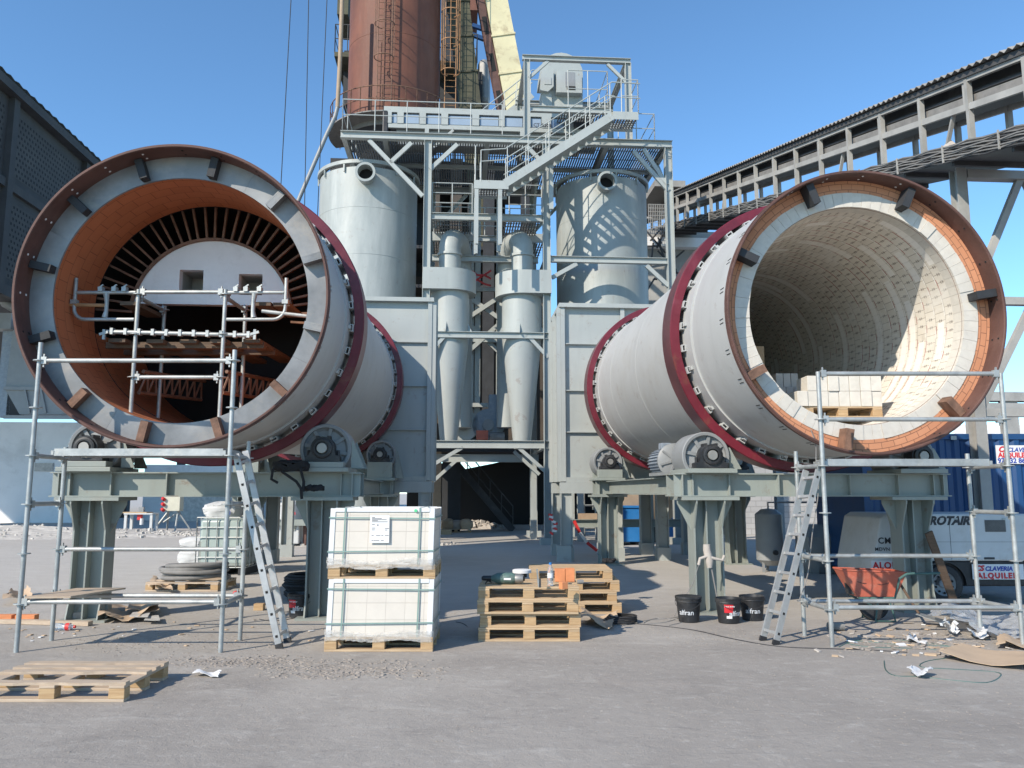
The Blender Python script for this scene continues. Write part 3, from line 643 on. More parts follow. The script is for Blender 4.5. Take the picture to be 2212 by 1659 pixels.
for xo, xi, s_ in ((xl0, xa, 1), (xr0, xb, -1)):
    m = MB(); zt2 = zt + .17; rr = .14; pts = [(xo, Y1, zt2)] + [(xo, Y1, zb_ + rr + .01)] + [(xo + s_ * rr * (1 - math.cos(R(t))), Y1, zb_ + rr - rr * math.sin(R(t))) for t in range(0, 91, 15)] + [(xi - s_ * .03, Y1, zb_)]
    m.tube(pts, .022, 12); b_ = m.build('curved_bracket', M['zinc'], it)
    MB().tube([(xo + s_ * .02, Y1, zt - .005), (xi - s_ * .03, Y1, zt - .005)], .0225, 12).build('bracket_arm', M['zinc'], b_)
    xm = xo + s_ * .37; MB().tube([(xm, Y1, zt - .02), (xm + s_ * .012, Y1, zt - .12), (xm + s_ * .012, Y1, zb_ + .1), (xm, Y1, zb_ + .02)], [.034, .024, .024, .034], 10).build('bracket_post', M['zinc'], b_)
    for dx in (-.06, .10, .22):
        m = MB(); m.box((xm + s_ * dx, Y1 - .005, zt + .03), (.05, .07, .055)); m.bar((xm + s_ * dx - .03, Y1 - .02, zt + .04), (xm + s_ * dx + .03, Y1 - .02, zt + .085), .02, .015); m.build('coupler', M['zinc'], b_, smooth=False)
    m = MB(); m.box((xo, Y1, zb_ + .21), (.07, .07, .05)); m.build('coupler', M['zinc'], b_, smooth=False)
# mid transom with knuckles
m = MB(); x0, x1 = at(228, 720, Y1).x, at(552, 732, Y1).x; m.tube([(x0, Y1, zm + .03), (x1, Y1, zm - .015)], .026, 12); tr = m.build('transom', M['zinc'], it)
for i in range(11):
    x = x0 + (x1 - x0) * (i + .5) / 11; m = MB(); m.box((x, Y1, zm + .03 - .045 * (i + .5) / 11 + .005), (.035, .066, .075)); m.build('knuckle', M['zinc'], tr, smooth=False)
for x in (x0, x1): m = MB(); m.bar((x, Y1 - .03, zm - .07), (x, Y1 - .03, zm + .05), .03, .03); m.bar((x - .05, Y1 - .04, zm - .01), (x + .05, Y1 - .04, zm + .02), .02, .03); m.build('hook', M['zinc'], tr, smooth=False)
# side tubes that brace the tower to the lining
for a_, b_, nm in (((122, 658, Y1), (232, 660, Y1), 'rusty_tube'), ((566, 672, Y1), (663, 683, Y1), 'brace_tube')):
    MB().tube([at(*a_), at(*b_)], .022, 10).build(nm, M['rusty_yellow'] if 'rusty' in nm else M['zinc'], it)
# plank floors running into the kiln
for i, (u, dv, L, w, z) in enumerate(((270, 0, .74, .2, zt - .10), (560, 0, .74, .2, zt - .10), (600, 4, .74, .2, zt - .10), (250, 0, 1.6, .2, zm - .04), (330, 0, 1.6, .2, zm - .045), (400, 0, 1.6, .2, zm - .04), (470, 0, 1.6, .2, zm - .05), (540, 0, 1.6, .2, zm - .04))):
    x = at(u, 700, Y1).x; MB().bb((x - w / 2, Y1 + .05 + .03 * (i % 3), z - .045), (x + w / 2, Y1 + L, z)).build('floor_plank', M['plank'], it, smooth=False)
for i, y in enumerate((Y1 + .2, Y1 + .65)): MB().bb((xl0 + .3, y, zm - .13), (xr0 - .3, y + .09, zm - .055)).build('bearer', M['plank'], it, smooth=False)
# orange lattice girders lying in the kiln
for u0, u1 in ((300, 385), (480, 560)):
    p = at(u0, 848, 9.6); q = Vector((p.x + .25, 10.9, p.z + .06)); lg = thing('lattice_girder', 'rusty orange lattice girder lying inside the kiln ' + ('under the left plank floor' if u0 < 400 else 'behind the right inner post'), 'girder', p, group='orange lattice girders in the kiln')
    MB().tube([p, q], .024, 10).build('chord', M['rust_bar'], lg); MB().tube([p + Vector((.04, 0, .26)), q + Vector((.04, 0, .26))], .024, 10).build('chord', M['rust_bar'], lg)
    m = MB()
    for i in range(8):
        a_, b_, c = p.lerp(q, i / 8), p.lerp(q, (i + 1) / 8), p.lerp(q, (i + .5) / 8) + Vector((.04, 0, .26)); m.tube([a_, c], .014, 6); m.tube([c, b_], .014, 6)
    m.build('lacing', M['rust_bar'], lg)
# right scaffold
FL2, FR2, BL2, BR2 = gd(1803, 1400), gd(2202, 1395), gd(1743, 1376), gd(2111, 1371)
FL2.y = FR2.y = (FL2.y + FR2.y) / 2; BL2.y = BR2.y = (BL2.y + BR2.y) / 2
zd2 = at(1787, 1006, FL2.y).z
scR, P2 = make_scaffold('galvanised scaffold bay with guard rails in front of the white brick lined kiln', FL2, FR2, BL2, BR2, zd2,
    dict(fl=at(1777, 803, FL2.y).z, fr=at(2150, 806, FL2.y).z, bl=at(1731, 975, BL2.y).z, br=at(2085, 980, BL2.y).z),
    [('fl', 'fr', zd2 - 1.5 + .02), ('bl', 'br', zd2 - 1.0), ('bl', 'br', zd2 - 1.5), ('fl', 'fr', zd2 + 1.0), ('fl', 'fr', zd2 + .5), ('fr', 'br', zd2 - .5), ('fr', 'br', zd2 - 1.5), ('fl', 'bl', zd2 - 1.0), ('fl', 'bl', zd2 - 1.5), ('fl', 'bl', zd2), ('fr', 'br', zd2)], None, None)
deck(scR, FL2.x + .06, FR2.x - .17, FL2.y + .04, BL2.y - .30, zd2 + .03)
# loose board on the low ledgers of the left scaffold
bd = MB(); z = zd - 1.5 + .06; bd.add([(FL.x + .08, FL.y - .06, z), (FL.x + .52, FL.y - .02, z), (FL.x + .72, BL.y + .08, z), (FL.x + .20, BL.y + .04, z)] + [(FL.x + .08, FL.y - .06, z + .018), (FL.x + .52, FL.y - .02, z + .018), (FL.x + .72, BL.y + .08, z + .018), (FL.x + .20, BL.y + .04, z + .018)], [(3, 2, 1, 0), (4, 5, 6, 7), (0, 1, 5, 4), (1, 2, 6, 5), (2, 3, 7, 6), (3, 0, 4, 7)])
tag(bd.build('loose_board', M['wood_grey'], smooth=False), 'grey loose board lying across the lowest scaffold ledgers near the kiln with bare ring', 'board')

# ------------------------------------------------------------------ ladders
def make_ladder(label, f1, f2, t1, t2, nr):
    r = thing('ladder', label, 'ladder', (f1 + f2) / 2, group='aluminium ladders against the scaffolds'); w = (f2 - f1).normalized(); d = (t1 - f1).normalized(); nrm = d.cross(w)
    for f, t in ((f1, t1), (f2, t2)):
        MB().bar(f, t, .024, .068, up=nrm.cross(d) * 0 + nrm).build('rail', M['zinc_clean'], r, smooth=False)
        m = MB(); m.bar(f - d * .004, f + d * .05, .03, .076, up=nrm); m.build('foot', M['rubber'], r, smooth=False)
    for i in range(nr):
        k = (i + .55) / nr; a_, b_ = f1.lerp(t1, k), f2.lerp(t2, k)
        MB().bar(a_ - (b_ - a_).normalized() * .013, b_ + (b_ - a_).normalized() * .013, .03, .03, up=nrm).build('rung', M['zinc_clean'], r, smooth=False)
        q = MB(); e_ = (a_ - b_).normalized(); q.bar(a_ + e_ * .0132, a_ + e_ * .0142, .026, .026, up=nrm); q.build('rung_hole', M['void'], r, smooth=False)
    return r
a_, b_ = gd(604, 1401), gd(622, 1388); ta = at(510, 981, a_.y + .02); tb = at(530, 974, b_.y + .02)
make_ladder('aluminium ladder with red marks leaning on the scaffold beside the stacked brick packs', a_, b_, ta, tb, 9)
m = MB(); L_ = (ta - a_).normalized()
a2, b2 = gd(1675, 1393), gd(1647, 1384); t2a = at(1769, 1012, a2.y + .05); t2b = at(1741, 1016, b2.y + .05)
make_ladder('aluminium ladder leaning on the scaffold beside the three black buckets', a2, b2, t2a, t2b, 9)

# ================================================================== PALLETS, PACKS
def make_pallet(nm, label, W=1.1, D=.8, mat='wood', group='wooden pallets about the yard', worn=False):
    r = thing(nm, label, 'pallet', (0, 0, 0), local=True, group=group)
    for y, w in ((-D/2 + .05, .1), (0, .1), (D/2 - .05, .1)): MB().box((0, y, .011), (W, w, .022)).build('bottom_board', M[mat], r, smooth=False, bevel=.003)
    for y in (-D/2 + .05, 0, D/2 - .05):
        for x in (-W/2 + .062, 0, W/2 - .062): MB().box((x, y, .0615), (.124, .094, .078)).build('block', M['wood_block'], r, smooth=False, bevel=.004)
    for x in (-W/2 + .062, 0, W/2 - .062): MB().box((x, 0, .1115), (.12, D, .021)).build('stringer_board', M[mat], r, smooth=False, bevel=.003)
    if worn:                                              # one board gone, the others with a waney edge
        for y, w in ((-D/2 + .05, .095), (.02, .085), (.185, .09), (D/2 - .05, .095)):
            m = MB(); n = 14; k1, k2 = random.uniform(0, 6), random.uniform(0, 6); top = []
            for i in range(n + 1):
                x = -W/2 + W * i / n; a_, b_ = y - w/2 + .010 * math.sin(i * .9 + k1) + .004 * math.sin(i * 2.3 + k2), y + w/2 + .012 * math.sin(i * .7 + k2); top += [(x, a_, .1445), (x, b_, .1445)]
            k = len(top); m.add(top + [(x, yy, .1225) for x, yy, z in top], [(2*i, 2*i+2, 2*i+3, 2*i+1) for i in range(n)] + [(k+2*i, k+2*i+1, k+2*i+3, k+2*i+2) for i in range(n)] + [(2*i, k+2*i, k+2*i+2, 2*i+2) for i in range(n)] + [(2*i+1, 2*i+3, k+2*i+3, k+2*i+1) for i in range(n)] + [(0, 1, k+1, k), (2*n, k+2*n, k+2*n+1, 2*n+1)]); m.build('deck_board', M[mat], r, smooth=False)
        return r
    for i, (y, w) in enumerate(((-D/2 + .05, .10), (-.185, .075), (0, .095), (.18, .08), (D/2 - .05, .10))): MB().box((random.uniform(-.004, .004), y, .1335), (W - .006 * (i % 2), w, .022), Matrix.Rotation(R(random.uniform(-.8, .8)), 3, 'Z')).build('deck_board', M[mat], r, smooth=False, bevel=.003)
    return r
pal0 = make_pallet('pallet', 'empty weathered pallet lying flat on the ground in the left foreground', 1.2, .8, 'wood_grey', worn=True)
f = gd(267, 1517); pal0.location = (f.x - .6, f.y + .40, 0)
palp = make_pallet('pallet', 'yellowish pallet under the lower white brick pack, on the ground')
PH = .1445; stk = []
fp = gd(816, 1408); fp.y += .4; PKX, PKY = fp.x + .005, fp.y
palp.location = (PKX, PKY, 0); PB = .573
pz2 = PH + PB
dup(palp, (PKX + .01, PKY + .01, pz2), R(.6), 'yellowish pallet pinched between the two white brick packs')
c1 = gd(1143, 1386); c1.y += .4; lab = ['lowest', 'second', 'third', 'topmost']
jit = ((0, 0, 0), (.012, .03, .6), (-.01, -.01, -.5), (.004, .0, -.9))
for i, (dx, dy, rz) in enumerate(jit): dup(palp, (c1.x + dx, c1.y + dy, i * PH), R(rz), f'{lab[i]} pallet in the pile that carries the grinder and water bottle')
c2 = gd(1243, 1327); c2.y += .4
for i, (dx, dy, rz) in enumerate(((.06, 0, 1), (.0, .0, .5), (.05, .02, -1), (-.05, .03, .5))): dup(palp, (c2.x + dx, c2.y + dy, i * PH), R(rz), f'{lab[i]} pallet in the rear pile behind the grinder pile')
hp = gd(392, 1278); hp.y += .42
dup(pal0, (hp.x, hp.y, 0), R(-2), 'weathered pallet under the coiled grey hose')

def make_pack(label, z0, lean, lab_):
    W, D, H = 1.085, .80, PB - .002; r = thing('brick_pack', label, 'brick pack', (PKX, PKY, z0), local=True, group='strapped packs of white bricks')
    def lx(z): return lean * z
    m = MB(); x0, x1, y0, y1 = -W / 2 + .012, W / 2 - .012, -D / 2 + .012, D / 2 - .012; H2 = H - .01
    def quad(a_, b_, uv): m.add([a_, b_, (b_[0] + lx(H2), b_[1], H2), (a_[0] + lx(H2), a_[1], H2)], [(0, 1, 2, 3)], [uv])
    quad((x0, y0, 0), (x1, y0, 0), [(0, 0), (W, 0), (W, H), (0, H)]); quad((x1, y0, 0), (x1, y1, 0), [(0, 0), (D, 0), (D, H), (0, H)])
    quad((x1, y1, 0), (x0, y1, 0), [(0, 0), (W, 0), (W, H), (0, H)]); quad((x0, y1, 0), (x0, y0, 0), [(0, 0), (D, 0), (D, H), (0, H)])
    m.add([(x0 + lx(H2), y0, H2), (x1 + lx(H2), y0, H2), (x1 + lx(H2), y1, H2), (x0 + lx(H2), y1, H2)], [(0, 1, 2, 3)], [[(0, 0), (W, 0), (W, D), (0, D)]])
    m.build('brick_block', M['pack_brick'], r, smooth=False, fix=False)
    for x, y in ((-1, -1), (1, -1), (1, 1), (-1, 1)):        # white edge protectors
        q = MB(); X, Y = x * (W / 2 - .004), y * (D / 2 - .004)
        q.prism([(X, Y, .0), (X - x * .052, Y, 0), (X - x * .052, Y - y * .006, 0), (X - x * .006, Y - y * .006, 0), (X - x * .006, Y - y * .052, 0), (X, Y - y * .052, 0)], (0, 0, 0), (lx(H), 0, H)); q.build('corner_protector', M['white_plastic'], r, smooth=False)
    for y in (-1, 1):
        q = MB(); q.bb((-W / 2 + .055 + lx(H), y * (D / 2) - .006 * (y > 0), H - .036), (W / 2 - .055 + lx(H), y * (D / 2) + .006 * (y < 0), H + .004)); q.build('edge_protector', M['white_plastic'], r, smooth=False)
    def strap_loop(pts): return MB().tube(pts, .006, 4, closed=True)
    e_ = .006
    for x in (-W / 2 + .16, W / 2 - .155):
        q = MB()
        for a_, b_ in (((x, -D/2 - e_, .0), (x + lx(H), -D/2 - e_, H + e_)), ((x + lx(H), -D/2, H + e_), (x + lx(H), D/2, H + e_)), ((x, D/2 + e_, .0), (x + lx(H), D/2 + e_, H + e_))): q.bar(a_, b_, .015, .003, up=(0, 1, 0) if a_[1] == b_[1] else (0, 0, 1))
        q.build('strap', M['strap'], r, smooth=False)
    for z, sl in ((.13, .012), (H - .095, -.01)):
        q = MB(); l_ = lx(z)
        q.bar((-W/2 + l_ - e_, -D/2 - e_ - .002, z), (W/2 + l_ + e_, -D/2 - e_ - .002, z + sl), .003, .013); q.bar((-W/2 + l_ - e_, D/2 + e_ + .002, z), (W/2 + l_ + e_, D/2 + e_ + .002, z), .003, .013)
        for s_ in (-1, 1): q.bar((s_ * (W/2 + e_) + l_, -D/2 - e_, z), (s_ * (W/2 + e_) + l_, D/2 + e_, z), .003, .013)
        q.build('strap', M['strap'], r, smooth=False)
    # crumpled shrink wrap gathered round the foot
    q = MB(); n = 150; rows = 6; vs = []; per = [(-W/2, -D/2), (W/2, -D/2), (W/2, D/2), (-W/2, D/2)]
    for j in range(rows):
        for i in range(n):
            t = i / n * 4; k = int(t); f_ = t - k; a_, b_ = per[k], per[(k + 1) % 4]; x, y = a_[0] + (b_[0] - a_[0]) * f_, a_[1] + (b_[1] - a_[1]) * f_
            o = .009 + .007 * math.sin(i * .9 + j * 2.1) * (j in (1, 2, 3)) + random.uniform(0, .005); nx, ny = (0, -1) if k == 0 else (1, 0) if k == 1 else (0, 1) if k == 2 else (-1, 0)
            z = -.04 + .095 * j / (rows - 1) + random.uniform(-.005, .005) + (.018 * math.sin(i * .21 + z0 * 9) if j else .012 * math.sin(i * .3)); vs.append((x + nx * o, y + ny * o, z))
    q.add(vs, [(j * n + i, j * n + (i + 1) % n, (j + 1) * n + (i + 1) % n, (j + 1) * n + i) for j in range(rows - 1) for i in range(n)]); q.build('shrink_wrap', M['wrap'], r)
    if lab_:
        q = MB(); q.box((-.02 + lx(.35), -D/2 - .0135, .36), (.2, .002, .28)); s_ = q.build('label_sheet', M['paper'], r, smooth=False)
        for i, (x, z, w) in enumerate(((-.105, .478, .03), (-.105, .468, .10), (-.105, .456, .15), (-.105, .446, .06), (-.105, .434, .16), (-.105, .408, .03), (-.05, .400, .012), (-.105, .37, .035), (.03, .366, .04), (-.105, .352, .03), (.03, .350, .025), (-.105, .295, .02), (-.06, .294, .045), (-.005, .294, .02), (.03, .294, .04), (-.105, .245, .015), (-.085, .243, .06), (-.01, .243, .03))):
            p_ = MB(); p_.box((x + w / 2 + .005 + lx(.35), -D/2 - .0152, z), (w, .001, .005 if i != 6 else .012)); p_.build('print_line', M['ink'], s_, smooth=False)
        MB().tube([(W/2 - .20 + lx(H), -D/2 - .001, H - .024), (W/2 - .20 + lx(H), -D/2 - .009, H - .024)], .016, 16).build('round_sticker', M['dot'], r)
    return r
make_pack('lower strapped pack of white bricks standing on the pallet on the ground', PH, .03, False)
make_pack('upper strapped pack of white bricks with paper label and green dot', pz2 + PH, .025, True)

# ------------------------------------------------------------------ things on the grinder pile
tz = 4 * PH + .001; px = lambda u, v, dz=0: gd(u, v, tz + dz)
p = px(1098, 1262); gr = thing('angle_grinder', 'dusty green angle grinder lying on the front pallet pile', 'grinder', p)
p = Vector((p.x, p.y, tz))
m = MB(); d = Vector((1, -.12, 0)).normalized(); c = p + Vector((-.03, 0, .064)); m.tube([c - d * .16, c - d * .13, c - d * .09, c + d * .07, c + d * .11], [.028, .042, .062, .066, .05], 20); m.build('body', M['tool'], gr)
m = MB(); m.tube([c - d * .27, c - d * .25, c - d * .2, c - d * .16], [.018, .028, .028, .03], 14); m.build('handle', M['black'], gr)
m = MB(); m.tube([c + d * .11, c + d * .16, c + d * .20], [.05, .054, .042], 18); m.build('gear_head', M['steel'], gr)
m = MB(); m.tube([c + d * .20, c + d * .215], [.026, .026], 14); m.build('collar', M['void'], gr)
MB().bar(c - d * .02 + Vector((0, -.068, .0)), c + d * .06 + Vector((0, -.068, 0)), .002, .022).build('name_plate', M['white_plastic'], gr, smooth=False)
q = px(1128, 1251); m = MB(); m.lathe([(0, .0), (.115, 0), (.115, .034), (.10, .04), (0, .04)], 36, 'z', o=(q.x, q.y + .25, tz + .05)); wl = thing('cutting_disc', 'pale round grinding disc lying behind the green grinder', 'disc', (q.x, q.y + .25, tz)); m.build('disc', M['paper'], wl); MB().lathe([(0, 0), (.06, 0), (.06, .05)], 20, 'z', o=(q.x, q.y + .25, tz)).build('hub', M['dark'], wl)
q = px(1189, 1265); bt = thing('water_bottle', 'clear water bottle with blue cap on the front pallet pile', 'bottle', (q.x, q.y, tz))
m = MB(); m.lathe([(0, 0), (.031, 0), (.033, .01), (.033, .05), (.030, .055), (.033, .06), (.033, .12), (.033, .16), (.028, .185), (.014, .215), (.0135, .228)], 28, 'z', o=(q.x, q.y, tz)); m.build('body', M['bottle'], bt)
MB().lathe([(.0, .25), (.015, .25), (.016, .226), (.0, .226)], 20, 'z', o=(q.x, q.y, tz)).build('cap', M['blue_bin'], bt); MB().lathe([(.0337, .085), (.0337, .135)], 28, 'z', o=(q.x, q.y, tz)).build('label', M['white_plastic'], bt)
q = px(1218, 1257); tag(MB().bb((q.x - .10, q.y, tz), (q.x + .015, q.y + .1, tz + .145)).build('orange_brick', M['orange_plain'], smooth=False, bevel=.003), 'orange brick standing upright just right of the water bottle', 'brick', 'orange bricks on the pallet pile')
tag(MB().bb((q.x + .02, q.y + .004, tz), (q.x + .125, q.y + .1, tz + .15)).build('orange_brick', M['orange_plain'], smooth=False, bevel=.003), 'rightmost standing orange brick on the front pallet pile', 'brick', 'orange bricks on the pallet pile')
q = px(1217, 1272); tag(MB().box((q.x, q.y, tz + .036), (.072, .07, .072), Matrix.Rotation(R(28), 3, 'Z')).build('brick_offcut', M['orange_plain'], smooth=False, bevel=.003), 'small cube shaped orange brick offcut in front of the upright bricks', 'brick')
q = px(1254, 1262); m = MB(); m.lathe([(0, -.035), (.022, -.035), (.026, 0), (.022, .035), (0, .035)], 16, 'x', o=(q.x, q.y, tz + .026)); tag(m.build('tape_roll', M['hose']), 'small grey roll lying by the right edge of the front pallet pile', 'roll')
q = px(1164, 1270); m = MB(); m.bar((q.x, q.y, tz + .01), (q.x - .02, q.y - .02, tz + .20), .018, .008); ch = thing('chisel', 'thin upright steel chisel stuck at the front of the pallet pile', 'chisel', q); m.build('blade', M['zinc'], ch, smooth=False); MB().box((q.x + .012, q.y, tz + .05), (.022, .02, .09)).build('grip', M['dark'], ch, smooth=False)
# gloves and sheet on the rear pile
q = gd(1315, 1216, tz); gl = MB()
for i in range(26):
    a_ = random.uniform(0, 6.28); rr = random.uniform(0, .07); gl.lathe([(0, -.02), (.025, -.012), (.03, 0), (.02, .018), (0, .022)], 8, 'z', o=(q.x + rr * 1.5 * math.cos(a_), q.y + rr * math.sin(a_), tz + .02 + random.uniform(0, .03)))
tag(gl.build('glove', M['cloth']), 'crumpled black and white work gloves on the rear pallet pile', 'glove')
def sheet(nm, label, cat, pts, z, mat, group=None, th=.004, amp=.015, n=8, fold=0.0):
    """crumpled sheet lying over the quad pts (ground points)"""
    m = MB(); A, B, C, D = [Vector((p[0], p[1], 0)) for p in pts]; vs = []
    ph = random.uniform(0, 9)
    for j in range(n + 1):
        for i in range(n + 1):
            s_, t = i / n, j / n; p = (A * (1 - s_) + B * s_) * (1 - t) + (D * (1 - s_) + C * s_) * t; h = z + amp * (1 + math.sin(s_ * 5.3 + ph + t * 2)) / 2 + random.uniform(0, amp * .35) + fold * max(0, abs(s_ - .5) - .2) * 2
            vs.append(Vector((p.x + random.uniform(-1, 1) * amp * .3, p.y + random.uniform(-1, 1) * amp * .3, h)))
    k = (n + 1) ** 2; vs = vs + [v + Vector((0, 0, th)) for v in vs]; fs = []
    for j in range(n):
        for i in range(n):
            a_ = j * (n + 1) + i; q = (a_, a_ + 1, a_ + n + 2, a_ + n + 1); fs.append(q[::-1]); fs.append(tuple(x + k for x in q))
    ed = [i for i in range(n + 1)] + [(j + 1) * (n + 1) - 1 for j in range(1, n + 1)] + [n * (n + 1) + i for i in range(n - 1, -1, -1)] + [j * (n + 1) for j in range(n - 1, 0, -1)]
    for i in range(len(ed)): a_, b_ = ed[i], ed[(i + 1) % len(ed)]; fs.append((a_, b_, b_ + k, a_ + k))
    m.add(vs, fs); return tag(m.build(nm, M[mat], smooth=True), label, cat, group)

# ================================================================== BUCKETS, TOOLS, LITTER
def make_bucket(label, p, rz, lid=False, word='alfran', tilt=None, h=.30, r0=.125, r1=.155, sticker=True, fill=None):
    b = thing('bucket', label, 'bucket', p, rz, local=True, group='black plastic buckets')
    m = MB(); m.lathe([(0, .0), (r0 - .008, 0), (r0, .006), (r1 - .006, h - .055), (r1 + .004, h - .05), (r1 + .002, h - .038), (r1 + .006, h - .03), (r1 + .006, h - .022), (r1, h - .018), (r1 + .004, h), (r1 - .006, h), (r1 - .012, h - .03), (r0 - .012, .012), (0, .012)], 40); body = m.build('body', M['black'], b)
    if lid:
        m = MB(); m.lathe([(0, h + .006), (r1 - .03, h + .006), (r1 - .02, h + .014), (r1 + .005, h + .014), (r1 + .011, h + .008), (r1 + .011, h - .012), (r1 + .006, h - .012)], 40); m.build('lid', M['black'], b)
    elif fill: MB().lathe([(0, h - .07), (r1 - .014, h - .06)], 24).build('mortar', M[fill], b)
    hp = [(math.cos(t) * (r1 + .008), math.sin(t) * (r1 + .008) * .35 - .0, h - .03 - abs(math.sin(t)) * .11 * 0) for t in [PI * i / 14 for i in range(15)]]
    hp = [((r1 + .008) * math.cos(PI * i / 16), -(r1 + .02) * math.sin(PI * i / 16) * .98, h - .035 - .10 * math.sin(PI * i / 16)) for i in range(17)]
    MB().tube(hp, .003, 6).build('bail_handle', M['dark'], b)
    # lettering bent round the wall
    def wrap(o, z):
        for v in o.data.vertices:
            x, y, d = v.co; rr = r0 + (r1 - r0) * (z + y) / (h - .05) + .0015 + d; t = x / rr; v.co = (rr * math.sin(t), -rr * math.cos(t), z + y)
        o.data.update()
    if word:
        o = text(word, .085, M['ink_pale'], b, Matrix(), 'lettering', bold=.0012, align='CENTER'); wrap(o, h * .33)
        o = text('refractarios', .018, M['ink_pale'], b, Matrix.Translation((.05, 0, 0)), 'small_lettering', align='CENTER'); 
        bpy.data.objects.remove(o)
        m = MB(); m.box((-.02, -(r0 + .007), h * .2), (.05, .002, .004)); 
    if sticker:
        m = MB(); n = 8; vs = []
        for i in range(n + 1):
            t = R(-62 + i * 42 / n)
            for z in (h * .45, h * .78): rr = r0 + (r1 - r0) * z / (h - .05) + .002; vs.append((rr * math.sin(t), -rr * math.cos(t), z))
        m.add(vs, [(2 * i, 2 * i + 2, 2 * i + 3, 2 * i + 1) for i in range(n)]); s_ = m.build('sticker', M['ink_red'], b)
        o = text('BLACK BOND', .021, M['white_plastic'], s_, Matrix.Translation((-.098, 0, 0)), 'sticker_lettering', bold=.0004, align='CENTER'); 
        wrap(o, h * .68)
        m = MB(); vs = []
        for i in range(n + 1):
            t = R(-52 + i * 28 / n)
            for z in (h * .22, h * .33): rr = r0 + (r1 - r0) * z / (h - .05) + .002; vs.append((rr * math.sin(t), -rr * math.cos(t), z))
        m.add(vs, [(2 * i, 2 * i + 2, 2 * i + 3, 2 * i + 1) for i in range(n)]); m.build('paper_tag', M['paper'], b)
    return b
p = gd(1494, 1347); p.y += .15; make_bucket('lidded black bucket, leftmost of the three beside the right frame column', p, R(-24), lid=True, sticker=False)
p = gd(1581, 1349); p.y += .14; make_bucket('open black bucket with a red sticker, in the middle of the row of three', p, R(28))
p = gd(1633, 1343); p.y += .14; make_bucket('black bucket full of grey mortar behind the right ladder', p, R(-12), fill='hose', sticker=False)
p = gd(640, 1337); p.y += .15; make_bucket('black bucket in the shade behind the left ladder, beside a frame column', p, R(14), sticker=True)
# mixing paddle drill propped against the column between the buckets
q = gd(1545, 1338); q.y += .3; dr = thing('paddle_mixer', 'dusty beige paddle mixer hung upright on the front column of the right frame', 'mixer', q); t0 = Vector((q.x + .005, q.y - .08, .72))
MB().tube([t0 + Vector((.10, -.02, -.62)), t0 + Vector((.02, 0, -.08))], .010, 8).build('shaft', M['hose'], dr)
MB().tube([t0 + Vector((.0, 0, -.10)), t0, t0 + Vector((-.03, 0, .13)), t0 + Vector((-.03, 0, .20))], [.035, .055, .05, .045], 14).build('drill_body', M['grey_brick'], dr)
m = MB(); m.tube([t0 + Vector((-.15, -.03, -.06)), t0 + Vector((-.13, -.03, .02)), t0 + Vector((-.04, -.03, .05)), t0 + Vector((.06, -.03, .02)), t0 + Vector((.16, -.03, .0)), t0 + Vector((.19, -.03, .06))], .02, 10); m.build('grip', M['grey_brick'], dr)
MB().tube([t0 + Vector((-.12, -.02, .02)), t0 + Vector((-.25, -.1, -.3)), t0 + Vector((-.42, -.1, -.55)), t0 + Vector((-.5, -.1, -.70))], .005, 6).build('power_cord', M['hose'], dr)
def cable(label, pts, r=.007, mat='rubber', nm='cable', smooth=4):
    P_ = [Vector((p[0], p[1], p[2] if len(p) > 2 else r)) for p in pts]; out = []
    for i in range(len(P_) - 1):
        a_, b_, c, d = P_[max(i - 1, 0)], P_[i], P_[i + 1], P_[min(i + 2, len(P_) - 1)]
        for k in range(smooth):
            t = k / smooth; out.append(.5 * ((2 * b_) + (c - a_) * t + (2 * a_ - 5 * b_ + 4 * c - d) * t * t + (3 * b_ - a_ - 3 * c + d) * t ** 3))
    out.append(P_[-1]); return tag(MB().tube(out, r, 6).build(nm, M[mat]), label, 'cable')
def gp(*uv): return [gd(u, v) for u, v in uv]
cable('long dark cable running along the ground from the pallet piles to the right scaffold foot', gp((1330, 1345), (1420, 1352), (1500, 1362), (1580, 1380), (1680, 1397), (1790, 1402), (1880, 1405), (1960, 1410)), .009)
cable('tangle of dark cord on the ground left of the lidded bucket', gp((1345, 1352), (1400, 1340), (1450, 1336), (1480, 1330), (1440, 1344), (1390, 1348), (1420, 1336), (1476, 1342), (1445, 1352)), .008, 'hose', 'cord')
cable('dark cable from the grinder down to the ground behind the brick packs', [px(1062, 1258), Vector((px(1050, 1262).x, px(1050, 1262).y, tz + .02)), Vector((px(1046, 1275).x - .06, px(1050, 1262).y - .1, .35)), gd(1040, 1382), gd(1005, 1350), gd(985, 1344)], .007)
cable('thin dark strip bent into a loop on the ground beside the crumpled white paper', gp((1910, 1428), (1914, 1448), (1935, 1460), (1985, 1462), (2060, 1470), (2130, 1475), (2160, 1462), (2150, 1452), (2060, 1446), (1990, 1441), (2005, 1428), (2080, 1418)), .006, 'barrow_frame', 'strip')
cable('green strapping band tangled on the ground under the right scaffold', gp((1812, 1398), (1850, 1385), (1930, 1392), (2010, 1394), (2060, 1398), (1990, 1388), (1900, 1380), (1830, 1388), (1880, 1398), (2000, 1402), (2070, 1412)), .007, 'barrow_frame', 'strip')
cable('white electric cord hanging from the kiln mouth beside the ladder of the right scaffold', [at(1735, 895, 9.6), at(1752, 930, 9.45), at(1762, 960, 9.3), at(1763, 1000, 9.1), at(1768, 1060, 9.05), at(1755, 1150, 9.02), at(1745, 1240, 9.0), at(1725, 1300, 8.98)], .006, 'hose', 'cord')
cable('dark cord on the ground by the foot of the column behind the left ladder', gp((560, 1338), (590, 1342), (640, 1335), (690, 1322)) , .008, 'rubber', 'cord')
